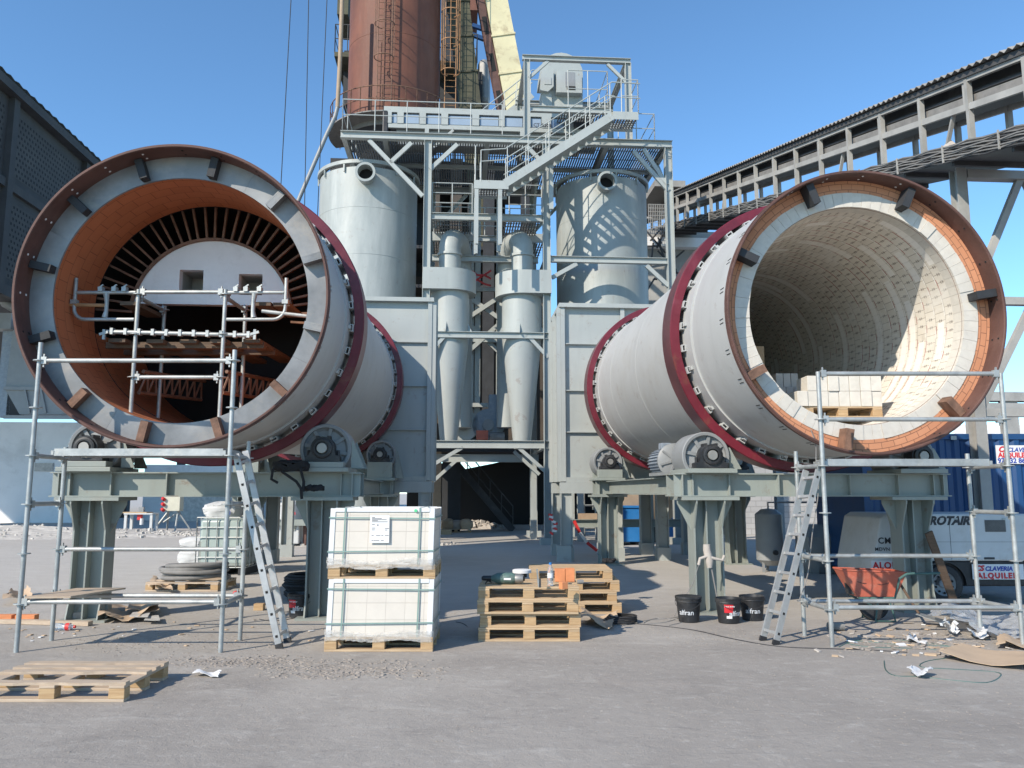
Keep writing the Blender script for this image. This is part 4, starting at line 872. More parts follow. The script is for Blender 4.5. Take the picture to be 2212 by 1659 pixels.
# paddles, scraps
q = gd(1340, 1345); m = MB()
for k in range(4): m.lathe([(.20 - .01 * k, .014 + .02 * k), (.212 - .01 * k, .024 + .02 * k), (.20 - .01 * k, .034 + .02 * k), (.188 - .01 * k, .024 + .02 * k)], 28, 'z', o=(q.x + .01 * k, q.y, 0), close=True)
tag(m.build('hose_coil', M['rubber']), 'small coil of black hose lying right of the pallet piles', 'hose')
sheet('cardboard', 'torn grey brown cardboard lying at the right foot of the front pallet pile', 'cardboard', gp((1245, 1350), (1320, 1362), (1335, 1340), (1262, 1332)), .01, 'card', amp=.09, group='cardboard scraps')
sheet('cardboard', 'large flat brown cardboard sheet at the right edge of the foreground', 'cardboard', gp((2030, 1425), (2215, 1452), (2290, 1425), (2080, 1402)), .012, 'card', amp=.03, fold=.05, group='cardboard scraps')
sheet('cardboard', 'wide pile of brown packing paper lying at the foot of the left frame column', 'cardboard', gp((210, 1350), (300, 1345), (345, 1325), (235, 1310)), .012, 'card', amp=.10, group='cardboard scraps')
sheet('cardboard', 'long flap of brown packing paper right of the paper pile at the left frame column', 'cardboard', gp((270, 1335), (345, 1332), (338, 1315), (290, 1308)), .05, 'card', amp=.05, group='cardboard scraps')
sheet('cardboard', 'brown cardboard flap hanging over the pallet with the coiled hose', 'cardboard', [gd(318, 1280), gd(372, 1284), gd(366, 1272), gd(330, 1258)], .06, 'card', amp=.06, group='cardboard scraps')
sheet('cardboard', 'brown paper sheet behind the leftmost scaffold post', 'cardboard', gp((5, 1312), (70, 1302), (60, 1283), (25, 1287)), .02, 'card', amp=.10, group='cardboard scraps')
sheet('cardboard', 'small crumpled cardboard scrap at the foot of the right front scaffold post', 'cardboard', gp((2150, 1402), (2225, 1408), (2230, 1385), (2165, 1385)), .01, 'card', amp=.06, group='cardboard scraps')
sheet('paper', 'white crumpled paper lying alone in the right foreground', 'paper', gp((1958, 1458), (1995, 1470), (2018, 1462), (1978, 1449)), .01, 'paper', amp=.05, group='white paper scraps')
sheet('paper', 'white folded paper standing between the feet of the right scaffold', 'paper', gp((2035, 1378), (2070, 1378), (2064, 1366), (2042, 1366)), .02, 'paper', amp=.12, group='white paper scraps')
sheet('paper', 'white rag beside the rear right scaffold post', 'paper', gp((2090, 1382), (2135, 1386), (2128, 1372), (2098, 1370)), .01, 'paper', amp=.07, group='white paper scraps')
sheet('paper', 'small white paper triangle among green straps under the right scaffold', 'paper', gp((1958, 1390), (1988, 1392), (1975, 1380), (1966, 1378)), .01, 'paper', amp=.04, group='white paper scraps')
sheet('paper', 'thin white scrap lying between the pallet and the brick packs', 'paper', gp((415, 1462), (470, 1466), (478, 1458), (430, 1455)), .006, 'paper', amp=.03, group='white paper scraps')
sheet('plastic_film', 'large sheet of clear plastic film heaped behind the right scaffold', 'plastic film', gp((2010, 1362), (2215, 1392), (2260, 1350), (2050, 1328)), .01, 'film', amp=.16, n=14, th=.002)
sheet('panel_offcut', 'pale board offcut lying on the brown paper by the left frame column', 'board', gp((278, 1345), (318, 1347), (324, 1336), (288, 1333)), .07, 'rubble', amp=.004, group='board offcuts')
sheet('panel_offcut', 'small pale board offcut right of the larger one on the brown paper', 'board', gp((310, 1350), (345, 1350), (342, 1339), (318, 1340)), .05, 'rubble', amp=.004, group='board offcuts')
m = MB(); a_, b_ = gd(0, 1347), gd(195, 1352); m.bar(a_ + Vector((0, 0, .03)), b_ + Vector((0, 0, .03)), .09, .05); tag(m.build('plank', M['wood_grey'], smooth=False), 'grey plank lying on the ground behind the left scaffold feet', 'plank')
for i, (u, v, lab) in enumerate(((2, 1347, 'orange brick at the left edge behind the scaffold post'), (52, 1347, 'orange brick right of the leftmost scaffold post'))):
    p = gd(u, v); tag(MB().box((p.x, p.y + .05, .05), (.23, .12, .1), Matrix.Rotation(R(6), 3, 'Z')).build('orange_brick', M['orange_plain'], smooth=False, bevel=.004), lab, 'brick', 'orange bricks on the ground')
for u, v, s_, lab in ((166, 1340, .10, 'grey stone block against the base of the left frame column'), (262, 1268 + 60, .09, 'small wood block by the brown paper')):
    p = gd(u, v); tag(MB().box((p.x, p.y, s_ * .5), (s_, s_ * .8, s_), Matrix.Rotation(R(25), 3, 'Z')).build('block', M['grey_brick'], smooth=False, bevel=.006), lab, 'block')
p = gd(137, 1362); pb = thing('plastic_bottle', 'crushed clear bottle with red label lying by the scaffold foot', 'bottle', p); m = MB(); m.lathe([(0, -.12), (.04, -.115), (.042, -.03), (.034, .0), (.042, .03), (.042, .07), (.015, .12), (.015, .135), (0, .135)], 20, 'x', o=(p.x, p.y, .043)); m.build('body', M['bottle'], pb); MB().lathe([(.0425, .03), (.0425, .075)], 20, 'x', o=(p.x, p.y, .043)).build('label', M['red'], pb); MB().lathe([(0, .138), (.017, .138), (.017, .118)], 14, 'x', o=(p.x, p.y, .043)).build('cap', M['red'], pb)
p = gd(510, 1290); m = MB(); m.lathe([(0, 0), (.04, .01), (.06, .05), (.04, .09), (0, .1)], 14, 'z', o=(p.x, p.y, 0)); tag(m.build('plug', M['red']), 'small red plug lying on the ground behind the left scaffold', 'plug')
p = gd(560, 1318); tag(MB().box((p.x, p.y, .045), (.13, .1, .09)).build('timber_offcut', M['wood_block'], smooth=False, bevel=.004), 'short timber offcut standing behind the left scaffold feet', 'timber')
p = gd(1790, 1363); tag(MB().tube([p + Vector((0, 0, .05)), p + Vector((.18, .02, .05))], .05, 12).build('paint_roller', M['hose']), 'grey roller lying between the buckets and the right ladder', 'roller')
# shovel
a_, b_ = gd(1965, 1370), gd(1905, 1300); b_.z = .62; b_.x = a_.x - .55; b_.y = a_.y + .2; sv = thing('shovel', 'steel shovel lying aslant under the right scaffold beside the frame column', 'shovel', a_)
a_ = gd(2010, 1352); h1 = at(1945, 1262, a_.y + .3); MB().tube([a_ + Vector((-.12, .02, .14)), h1], .016, 8).build('handle', M['plank'], sv)
m = MB(); d = Vector((.32, -.10, -.10)); w = Vector((.08, .10, .0)); o = a_ + Vector((-.14, .02, .14)); m.add([o - w * .6, o + w * .6, o + d * .8 + w, o + d, o + d * .8 - w] + [p_ + Vector((0, 0, .006)) for p_ in (o - w * .6, o + w * .6, o + d * .8 + w, o + d, o + d * .8 - w)], [(4, 3, 2, 1, 0), (5, 6, 7, 8, 9)] + [(i, (i + 1) % 5, (i + 1) % 5 + 5, i + 5) for i in range(5)]); m.build('blade', M['zinc'], sv, smooth=False)
# plank propped against the trailer
a_, b_ = gd(2068, 1322), at(2006, 1150, 10.65); tag(MB().bar(a_ + Vector((0, 0, .02)), b_, .10, .03, up=(0, -1, 0)).build('plank', M['plank'], smooth=False), 'brown plank propped against the white compressor trailer', 'plank')

# ------------------------------------------------------------------ wheelbarrow
wbp = gd(1890, 1340); Y = wbp.y; wbr = thing('wheelbarrow', 'orange wheelbarrow with green tube frame under the right scaffold', 'wheelbarrow', (wbp.x, Y, 0))
wp = lambda u, v, dy=0: at(u, v, Y + dy)
tx0, tx1 = wp(1810, 1232).x, wp(1942, 1240).x; bz0 = wp(1850, 1285).z; tzp = wp(1850, 1234).z; bx0, bx1 = wp(1842, 1280).x, wp(1925, 1280).x
m = MB(); D2 = .20; d2 = .13
top = [(tx0, Y - D2 * .75, tzp + .03), (tx1, Y - D2, tzp), (tx1, Y + D2, tzp), (tx0, Y + D2 * .75, tzp + .03)]; bot = [(bx0, Y - d2, bz0), (bx1, Y - d2, bz0), (bx1, Y + d2, bz0), (bx0, Y + d2, bz0)]
m.add(top + bot + [(x, y, z - .004) for x, y, z in top] + [(x, y, z - .006) for x, y, z in bot], [(4, 5, 6, 7), (0, 1, 5, 4), (1, 2, 6, 5), (2, 3, 7, 6), (3, 0, 4, 7), (12, 15, 14, 13), (8, 12, 13, 9), (9, 13, 14, 10), (10, 14, 15, 11), (11, 15, 12, 8)])
tray = m.build('tray', M['barrow'], wbr, smooth=False); tr_ = MB().tube([Vector(p) for p in top], .011, 8, closed=True).build('tray_rim', M['barrow'], tray)
wc = Vector((wp(1888, 1325).x, Y, .19))
for s_ in (-1, 1):
    hd = [wc + Vector((-.05, s_ * .06, 0)), Vector((bx0 + .02, Y + s_ * .14, bz0 - .02)), Vector((bx1 - .05, Y + s_ * .2, bz0 - .015)), wp(1943, 1250, s_ * .27), wp(1958, 1240, s_ * .28), wp(1975 if s_ < 0 else 2030, 1238, s_ * .29)]
    MB().tube(hd, .016, 10).build('handle', M['barrow_frame'], wbr)
    MB().tube([Vector((bx1 - .12, Y + s_ * .19, bz0 - .02)), Vector((bx1 - .06, Y + s_ * .2, .02)), Vector((bx1 - .30, Y + s_ * .19, .02)), Vector((bx0 + .24, Y + s_ * .17, bz0 - .02))], .014, 8).build('leg', M['barrow_frame'], wbr)
m = MB(); m.lathe([(.135, -.035), (.18, -.035), (.19, 0), (.18, .035), (.135, .035)], 32, 'y', o=wc, close=True); wl = m.build('wheel', M['rubber'], wbr); MB().lathe([(.02, -.03), (.135, -.025), (.136, .025), (.02, .03)], 24, 'y', o=wc).build('rim', M['dark'], wl); MB().tube([wc + Vector((0, -.08, 0)), wc + Vector((0, .08, 0))], .014, 8).build('axle', M['zinc'], wl)
zin = bz0 + .012
make_bucket('black bucket with red sticker sitting in the wheelbarrow, left one', Vector((wp(1850, 1250).x, Y + .02, zin)), R(20), word=None, h=.28)
make_bucket('black bucket with pale lettering sitting in the wheelbarrow, right one', Vector((wp(1895, 1250).x + .02, Y - .01, zin)), R(-18), h=.27, r0=.11, r1=.145, sticker=False)
# ------------------------------------------------------------------ compressor trailer
TY = 11.75; tp = lambda u, v, dy=0: at(u, v, TY + dy); tl = thing('compressor_trailer', 'white portable compressor trailer with hire company stickers behind the right frame', 'trailer', (tp(2050, 1250).x, TY + .65, 0))
xL, xR = tp(1884, 1210).x, tp(1884, 1210).x + 2.5; zt_, zb = tp(2100, 1110).z, tp(2100, 1212).z
pts = [(xL, zb - .30), (xL + .02, zb), (xL + .16, zt_ - .06), (xL + .26, zt_), (xR - .2, zt_), (xR, zt_ - .2), (xR, zb), (xL + .72, zb), (xL + .72, zb - .30)]
MB().prism([(x, TY, z) for x, z in pts], (0, 0, 0), (0, 1.3, 0)).build('canopy', M['white_paint'], tl, smooth=False, bevel=.025)
MB().bb((xL + .74, TY + .04, zb - .36), (xR - .05, TY + 1.26, zb - .003)).build('chassis', M['black'], tl, smooth=False, bevel=.02)
wcx = tp(2040, 1262).x; m = MB(); m.lathe([(.17, .02), (.26, .03), (.285, .06), (.285, .17), (.26, .2), (.17, .2)], 40, 'y', o=(wcx, TY - .03, .285)); w_ = m.build('wheel', M['rubber'], tl); m = MB(); m.lathe([(0, .06), (.05, .06), (.06, .075), (.11, .07), (.135, .045), (.165, .03), (.175, .035), (.175, .1)], 36, 'y', o=(wcx, TY - .03, .285)); rm = m.build('rim', M['cast'], w_)
for i in range(10):
    t = R(i * 36); MB().tube([(wcx + .125 * math.sin(t), TY + .012, .285 + .125 * math.cos(t)), (wcx + .125 * math.sin(t), TY + .0, .285 + .125 * math.cos(t))], .016, 8).build('rim_hole', M['void'], rm)
m = MB(); sector(m, .31, .33, 0, .22, -95, 95, 20); m.v = [p_ + Vector((wcx, TY - .02, .285)) for p_ in m.v]; m.build('mudguard', M['black'], tl)
m = MB(); m.box((tp(2150, 1140).x, TY - .004, tp(2150, 1136).z), (.30, .006, .17)); vt = m.build('vent_grille', M['hose'], tl, smooth=False)
for i in range(11): MB().box((tp(2150, 1140).x, TY - .009, tp(2150, 1136).z - .075 + i * .015), (.29, .006, .005)).build('louvre', M['ink'], vt, smooth=False)
for xq in (xL + .55, xL + 1.15, xL + 2.05): MB().bb((xq, TY - .0015, zb + .02), (xq + .006, TY + .004, zt_ - .03)).build('panel_gap', M['ink'], tl, smooth=False)
for xq in (xL + .62, xL + 1.05, xL + 1.25, xL + 1.95): MB().box((xq, TY - .004, zt_ - .07), (.05, .012, .025)).build('hinge', M['zinc'], tl, smooth=False)
MB().bb((xL + .18, TY - .0015, zb + .27), (xR - .02, TY + .003, zb + .275)).build('panel_gap', M['hose'], tl, smooth=False)
MB().box((tp(2137, 1206).x, TY - .004, tp(2137, 1206).z), (.15, .006, .03)).build('latch', M['ink'], tl, smooth=False)
X = (1, 0, 0); Z = (0, 0, 1); TF = TY - .002
def lettering(s, u, v, cap, mat, par, **k): return text(s, cap / .7, mat, par, tm(tp(u, v, -.002), X, Z), **k)
lettering('ROTAIR', 2007, 1133, .115, M['ink'], tl, shear=.35, bold=.009, space=1.0)
lettering('CM50', 1897, 1174, .085, M['ink'], tl, bold=.003, space=1.12); lettering('MDVN 53', 1890, 1190, .05, M['ink'], tl, bold=.001, space=1.1)
def sticker(u0, v0, u1, v1, par, pt):
    a_, b_ = pt(u0, v1), pt(u1, v0); return MB().bb((a_.x, a_.y - .004, a_.z), (b_.x, a_.y - .001, b_.z)).build('sticker', M['paper'], par, smooth=False)
sk = sticker(1883, 1194, 1952, 1206, tl, tp)
for s_, u, v, c, mt, kw in (('CS', 1884, 1205, .055, 'ink_red', dict(shear=.3, bold=.004)), ('CLAVERIA', 1903, 1204.5, .045, 'ink_blue', dict(shear=.2, bold=.002))): text(s_, c / .7, M[mt], sk, tm(tp(u, v, -.006), X, Z), **kw)
sk = sticker(1883, 1211, 1952, 1240, tl, tp)
text('ALQUILER', .09 / .7, M['ink_red'], sk, tm(tp(1886, 1228, -.006), X, Z), bold=.004, space=1.1); text('974 432 865', .04 / .7, M['ink_blue'], sk, tm(tp(1886, 1238, -.006), X, Z), bold=.002)
sk = sticker(2103, 1219, 2212, 1252, tl, lambda u, v: tp(u, v) + Vector((0, .02 - .0, 0)))
text('CS', .075 / .7, M['ink_red'], sk, tm(tp(2106, 1233, .01), X, Z), shear=.3, bold=.005); text('CLAVERIA', .062 / .7, M['ink_blue'], sk, tm(tp(2128, 1233, .01), X, Z), shear=.2, bold=.003); text('ALQUILER', .075 / .7, M['ink_red'], sk, tm(tp(2112, 1249, .01), X, Z), bold=.005, space=1.25)
# ------------------------------------------------------------------ blue container
CY = 14.3; cp = lambda u, v: at(u, v, CY); cL = cp(1862, 1000).x; cz = cp(2100, 937).z; ct = thing('container', 'dark blue corrugated shipping container behind the compressor trailer', 'container', (cL + 3, CY + 1.2, 0)); m = MB(); L = 6.06
n = 22; prof = []
for i in range(n):
    x = cL + .08 + i * (L - .16) / n; w = (L - .16) / n; prof += [(x, 0), (x + w * .32, 0), (x + w * .5, .036), (x + w * .82, .036)]
prof.append((cL + L - .08, 0)); vs = [(x, CY + .02 + y, z) for x, y in prof for z in (.16, cz - .1)]
m.add(vs, [(2 * i, 2 * i + 2, 2 * i + 3, 2 * i + 1) for i in range(len(prof) - 1)]); m.build('corrugated_side', M['blue'], ct, smooth=False)
MB().bb((cL + .05, CY + .08, .16), (cL + L - .05, CY + 2.4, cz - .02)).build('body', M['blue'], ct, smooth=False)
for nm, lo, hi in (('top_rail', (cL, CY, cz - .1), (cL + L, CY + .06, cz)), ('bottom_rail', (cL, CY, 0), (cL + L, CY + .07, .16)), ('corner_post', (cL, CY - .003, .0), (cL + .085, CY + .079, cz - .002)), ('corner_post', (cL + L - .085, CY - .003, .0), (cL + L, CY + .079, cz - .002))): MB().bb(lo, hi).build(nm, M['blue'], ct, smooth=False)
a_, b_ = cp(2153, 1002), cp(2222, 962); sg = MB().bb((a_.x, CY - .008, a_.z), (b_.x, CY - .002, b_.z)).build('sign_board', M['paper'], ct, smooth=False)
for s_, u, v, c, mt, kw in (('CS', 2156, 976, .095, 'ink_red', dict(shear=.3, bold=.007)), ('CLAVERIA', 2175, 976, .075, 'ink_blue', dict(shear=.25, bold=.003)), ('ALQUILER', 2156, 988, .085, 'ink_red', dict(bold=.005)), ('976 32 8650', 2155, 1000, .085, 'ink_blue', dict(bold=.004))): q = cp(u, v); text(s_, c / .7, M[mt], sg, tm((q.x, CY - .0095, q.z), X, Z), **kw)
MB().box((cp(2082, 944).x - .2, CY - .02, cp(2082, 946).z), (.1, .03, .07)).build('lock_plate', M['zinc'], ct, smooth=False)
# air tank, big bag, dark stuff under the right kiln
p = gd(1665, 1235); at_ = thing('air_tank', 'grey upright compressed air tank under the white lined kiln', 'tank', p); m = MB(); zt2 = at(1665, 1098, p.y).z; r_ = .27; m.lathe([(0, .12), (.14, .13), (r_, .24), (r_, zt2 - .12), (.15, zt2 - .02), (0, zt2)], 32, 'z', o=(p.x, p.y, 0)); m.build('vessel', M['cast'], at_)
for i in range(3): t = R(90 + i * 120); MB().bar((p.x + .2 * math.cos(t), p.y + .2 * math.sin(t), 0), (p.x + .2 * math.cos(t), p.y + .2 * math.sin(t), .24), .05, .02).build('leg', M['cast'], at_, smooth=False)
MB().tube([(p.x, p.y, zt2 - .01), (p.x, p.y, zt2 + .12), (p.x + .5, p.y, zt2 + .12), (p.x + 1.1, p.y + .1, zt2 + .12)], .02, 8).build('air_pipe', M['cast'], at_)
MB().tube([(p.x + .02, p.y - .26, .4), (p.x + .02, p.y - .33, .4)], .05, 14).build('gauge', M['dark'], at_)
def lump_bag(nm, label, cat, c, w, d, h, mat, seed, top=.85, group=None, n=22):
    rnd = random.Random(seed); m = MB(); rows = 12; vs = []
    k1, k2 = rnd.uniform(0, 6), rnd.uniform(0, 6)
    for j in range(rows + 1):
        t = j / rows
        for i in range(n):
            a_ = 2 * PI * i / n; sq = (abs(math.cos(a_)) ** 4 + abs(math.sin(a_)) ** 4) ** -.25
            f_ = (1 - .12 * (1 - t) * 2 * abs(t - .5)) * (1 if t < .75 else 1 - (t - .75) * 4 * (1 - top) - .25 * (t - .75) ** 2 * 16 * .6); wob = 1 + .06 * math.sin(3 * a_ + k1 + 3 * t) + .05 * math.sin(7 * a_ + k2 - 5 * t) + rnd.uniform(-.025, .025)
            vs.append((c[0] + math.cos(a_) * sq * w / 2 * f_ * wob, c[1] + math.sin(a_) * sq * d / 2 * f_ * wob, c[2] + h * t + rnd.uniform(-.02, .02) * (0 < j < rows)))
    fs = [(j * n + i, j * n + (i + 1) % n, (j + 1) * n + (i + 1) % n, (j + 1) * n + i) for j in range(rows) for i in range(n)]; vs += [(c[0], c[1], c[2]), (c[0], c[1], c[2] + h * .96)]
    fs += [((i + 1) % n, i, len(vs) - 2) for i in range(n)] + [(rows * n + i, rows * n + (i + 1) % n, len(vs) - 1) for i in range(n)]
    m.add(vs, fs); return tag(m.build(nm, M[mat]), label, cat, group)
p = gd(1795, 1240); lump_bag('bulk_bag', 'grey bulk bag standing in the shade beside the blue container', 'bag', (p.x, p.y + .4, 0), 1.0, .8, .95, 'cast', 3, .6)
# ------------------------------------------------------------------ left yard: hose coil, tank cage, sacks, tables
hz = PH; hx, hy = hp.x + .05, hp.y - .02; m = MB(); pts = []
for i in range(150):
    t = i / 150 * 5.2 * 2 * PI; lay = i / 150 * 5.2; rr = .50 + .05 * math.sin(t * .37 + 1) + .03 * math.sin(t * .9); pts.append((hx + rr * math.cos(t) + .02 * math.sin(lay * 3), hy + rr * .72 * math.sin(t), hz + .033 + .056 * lay * .82 + .012 * math.sin(t * 1.3)))
m.tube(pts, .036, 10); tag(m.build('hose', M['hose']), 'thick dusty grey hose coiled on a weathered pallet', 'hose')
ip = gd(475, 1243); ib = thing('liquid_tank', 'greenish liquid tank in a metal cage behind the left scaffold', 'tank', (ip.x + .02, ip.y + .55, 0)); W = .98; x0 = ip.x - W / 2; y0 = ip.y; zz0, zz1 = .15, at(475, 1118, ip.y).z
MB().bb((x0 + .03, y0 + .03, zz0 + .02), (x0 + W - .03, y0 + 1.0, zz1 - .02)).build('bottle', M['ibc'], ib, bevel=.07)
MB().bb((x0 + .036, y0 + .036, zz0 + .03), (x0 + W - .036, y0 + .994, zz0 + (zz1 - zz0) * .52)).build('liquid', M['green'], ib, smooth=False)
m = MB(); 
for i in range(6):
    x = x0 + W * i / 5; m.tube([(x, y0, zz0), (x, y0, zz1)], .011, 6)
for i in range(6):
    y = y0 + 1.02 * i / 5; m.tube([(x0 + W, y, zz0), (x0 + W, y, zz1)], .011, 6); m.tube([(x0, y, zz0), (x0, y, zz1)], .011, 6)
for z in [zz0 + (zz1 - zz0) * i / 5 for i in range(6)]: m.tube([(x0, y0, z), (x0 + W, y0, z), (x0 + W, y0 + 1.02, z), (x0, y0 + 1.02, z)], .012, 6, closed=True)
m.build('cage', M['zinc'], ib)
for x in (x0 + .08, x0 + W / 2, x0 + W - .08): MB().bb((x - .07, y0 + .02, .0), (x + .07, y0 + 1.0, .14)).build('skid', M['dark'], ib, smooth=False)
s_ = lump_bag('sack', 'white woven sack with blue lettering lying on top of the caged tank', 'sack', (x0 + .38, y0 + .4, zz1 + .012), .72, .6, .30, 'sack', 11, .5, 'white woven sacks')
text('trax', .19, M['ink_blue'], s_, tm((x0 + .60, y0 + .085, zz1 + .03), (0, .0, 1), (-1, 0, .0)), bold=.004)
sk_ = gd(410, 1222); lump_bag('sack', 'white woven sack slumped beside the caged tank, lower one', 'sack', (sk_.x, sk_.y + .35, 0), .75, .55, .34, 'sack', 5, .7, 'white woven sacks'); lump_bag('sack', 'white woven sack slumped on another beside the caged tank', 'sack', (sk_.x - .03, sk_.y + .35, .33), .62, .5, .28, 'sack', 8, .6, 'white woven sacks')
p = gd(300, 1150); wt = thing('work_table', 'small white work table with a router under it in the far left yard', 'table', p); zt3 = at(288, 1106, p.y).z; hw = .62
MB().bb((p.x - hw - .1, p.y - .25, zt3 - .04), (p.x + hw - .25, p.y + .35, zt3)).build('tabletop', M['wood'], wt, smooth=False); MB().bb((p.x - hw + .1, p.y - .28, zt3 - .09), (p.x + hw, p.y + .35, zt3 - .041)).build('frame', M['white_paint'], wt, smooth=False)
for x in (-hw + .16, hw - .06):
    for y in (-.2, .3): MB().bb((p.x + x - .05, p.y + y - .04, 0), (p.x + x + .05, p.y + y + .04, zt3 - .09)).build('leg', M['white_paint'], wt, smooth=False)
MB().box((p.x + .05, p.y - .1, zt3 - .2), (.16, .14, .22)).build('router', M['red'], wt, smooth=False); MB().tube([(p.x + .14, p.y - .12, zt3 - .25), (p.x + .14, p.y - .12, zt3 - .5)], .07, 10).build('router_body', M['white_plastic'], wt); MB().box((p.x + .05, p.y, zt3 + .1), (.2, .1, .2)).build('fence', M['cast'], wt, smooth=False)
p = gd(372, 1147); ec = thing('power_cabinet', 'cream electric cabinet on a tripod of tubes by the far wall', 'cabinet', p); zc0, zc1 = at(372, 1104, p.y).z, at(372, 1066, p.y).z; m = MB(); m.bb((p.x - .34, p.y - .2, zc0), (p.x + .34, p.y + .2, zc1)); m.build('box', M['cream'], ec, smooth=False, bevel=.02); MB().bb((p.x - .42, p.y - .28, zc1 + .001), (p.x + .42, p.y + .28, zc1 + .04)).build('hood', M['cream'], ec, smooth=False)
for i, (dx, dy) in enumerate(((-.75, -.1), (-.35, .3), (.2, -.2), (.75, .1))): MB().tube([(p.x + (.2 if dx > 0 else -.2), p.y, zc0), (p.x + dx, p.y + dy, 0)], .04, 8).build('leg', M['zinc'], ec)
MB().tube([(p.x - .4, p.y, .35), (p.x + .25, p.y, zc0)], .03, 8).build('brace', M['zinc'], ec)
for i in range(3): MB().tube([(p.x - .38, p.y - .22, zc1 - .2 - i * .22), (p.x - .28, p.y - .3, zc1 - .25 - i * .22)], .07, 10).build('socket', M['red'], ec)
# mixer with white tub near the right column of the left kiln
p = gd(618, 1180); mxr = thing('pan_mixer', 'white pan mixer with red lettering on a grey motor stand behind the left frame', 'mixer', p); zt4, zm4, zb4 = at(620, 1084, p.y).z, at(620, 1121, p.y).z, at(620, 1128, p.y).z; xm = p.x
MB().lathe([(0, zm4), (.47, zm4), (.47, zt4 - .1), (.45, zt4 - .03), (0, zt4)], 40, 'z', o=(xm + .0, p.y, 0)).build('tub', M['white_paint'], mxr); MB().lathe([(.475, zt4 - .12), (.482, zt4 - .11), (.475, zt4 - .10)], 40, 'z', o=(xm, p.y, 0)).build('band', M['zinc'], mxr)
text('alfran', .17, M['ink_red'], mxr, tm((xm + .0, p.y - .476, zm4 + .14), X, Z), bold=.004)
MB().bb((xm - .75, p.y - .35, zb4 - .09), (xm + .75, p.y + .35, zm4 - .003)).build('platform', M['green'], mxr, smooth=False); MB().bb((xm - .28, p.y - .2, .08), (xm + .42, p.y + .3, zb4 - .092)).build('motor_box', M['white_paint'], mxr, smooth=False, bevel=.03); MB().bb((xm + .02, p.y - .24, .48), (xm + .3, p.y - .201, .8)).build('switch_box', M['cream'], mxr, smooth=False); MB().tube([(xm + .05, p.y - .22, .86), (xm + .28, p.y - .22, .86)], .04, 10).build('handle', M['red'], mxr)
for x in (-.62, .55): MB().bb((xm + x - .05, p.y - .05, 0), (xm + x + .05, p.y + .05, zb4 - .092)).build('leg', M['rust'], mxr, smooth=False)
for i in range(5):
    a_ = R(i * 36); q = Vector((math.cos(a_), math.sin(a_), 0)) * .44; MB().tube([Vector((xm, p.y, zt4)) - q, Vector((xm, p.y, zt4 + .10)), Vector((xm, p.y, zt4)) + q], .015, 6).build('guard_bar', M['zinc'], mxr)
# cables stack beside left column, rubble heap
p = gd(665, 1290); m = MB()
for k in range(9):
    rr = .34 + .02 * math.sin(k * 2.1); m.lathe([(rr, .03 + k * .035), (rr + .026, .055 + k * .035), (rr, .08 + k * .035), (rr - .026, .055 + k * .035)], 30, 'z', o=(p.x + .02 * math.sin(k), p.y, 0), close=True)
tag(m.build('hose_coil', M['rubber']), 'black hose coil stacked in the shade behind the left ladder', 'hose')
def heap(nm, label, cat, c, rx, ry, h, mat, n=260, s=.12, seed=1):
    rnd = random.Random(seed); m = MB()
    for i in range(n):
        a_ = rnd.uniform(0, 2 * PI); q = math.sqrt(rnd.random()); x, y = c[0] + rx * q * math.cos(a_), c[1] + ry * q * math.sin(a_); z = h * (1 - q) ** .8 * rnd.uniform(.6, 1); ss = s * rnd.uniform(.4, 1.2)
        rot = Quaternion((rnd.uniform(-1, 1), rnd.uniform(-1, 1), rnd.uniform(-1, 1), rnd.uniform(-1, 1)))
        rot.normalize(); m.box((x, y, z), (ss * 1.3, ss, ss * .6), rot.to_matrix())
    for k in range(1):
        vs = [(c[0], c[1], h * .9)]; nn = 30; rows = 5
        for j in range(1, rows + 1):
            for i in range(nn): a_ = 2 * PI * i / nn; q = j / rows; vs.append((c[0] + rx * q * math.cos(a_) * rnd.uniform(.93, 1.05), c[1] + ry * q * math.sin(a_) * rnd.uniform(.93, 1.05), max(-.02, h * .9 * (1 - q) ** .8 * rnd.uniform(.8, 1.1))))
        fs = [(0, 1 + i, 1 + (i + 1) % nn) for i in range(nn)] + [(1 + (j - 1) * nn + i, 1 + j * nn + i, 1 + j * nn + (i + 1) % nn, 1 + (j - 1) * nn + (i + 1) % nn) for j in range(1, rows) for i in range(nn)]; m.add(vs, fs)
    o = tag(m.build(nm, M[mat], smooth=False), label, cat); o['kind'] = 'stuff'; return o
q = gd(60, 1160); heap('rubble', 'white brick rubble heaped along the foot of the limewashed wall', 'rubble', (q.x - 1, q.y + 1.0), 7.5, 2.6, .42, 'rubble', 420, .09, 3)
q = gd(350, 1158); heap('rubble', 'white rubble strewn below the work table', 'rubble', (q.x, q.y), 2.4, .5, .14, 'rubble', 240, .08, 4)
q = gd(700, 1190); heap('rubble', 'pale rubble scattered behind the mixer', 'rubble', (q.x, q.y + 3), 3.5, 1.5, .16, 'rubble', 300, .10, 5)
# black backpack hanging on the cross beam of the left frame
by = 9.98; bp = thing('backpack', 'black backpack with hanging straps on the beam under the bare ring kiln', 'bag', at(632, 1010, by))
b_ = lump_bag('bag', None, None, at(630, 1018, by), .42, .24, .14, 'cloth', 21, .5); b_.parent = bp; b_.location = -Vector(bp.location); b_.scale = (1, 1, 1)
for pts in ([(590, 1012), (586, 1035), (600, 1043)], [(608, 1018), (640, 1040), (650, 1055), (652, 1078)], [(648, 1010), (656, 1040), (655, 1062)]): MB().tube([at(u, v, by - .14) for u, v in pts], .018, 6).build('shoulder_strap', M['cloth'], bp)
lump_bag('bag', 'small black cloth bag on the lower flange under the backpack', 'bag', at(678, 1060, by + .02), .24, .12, .07, 'cloth', 22, .5)
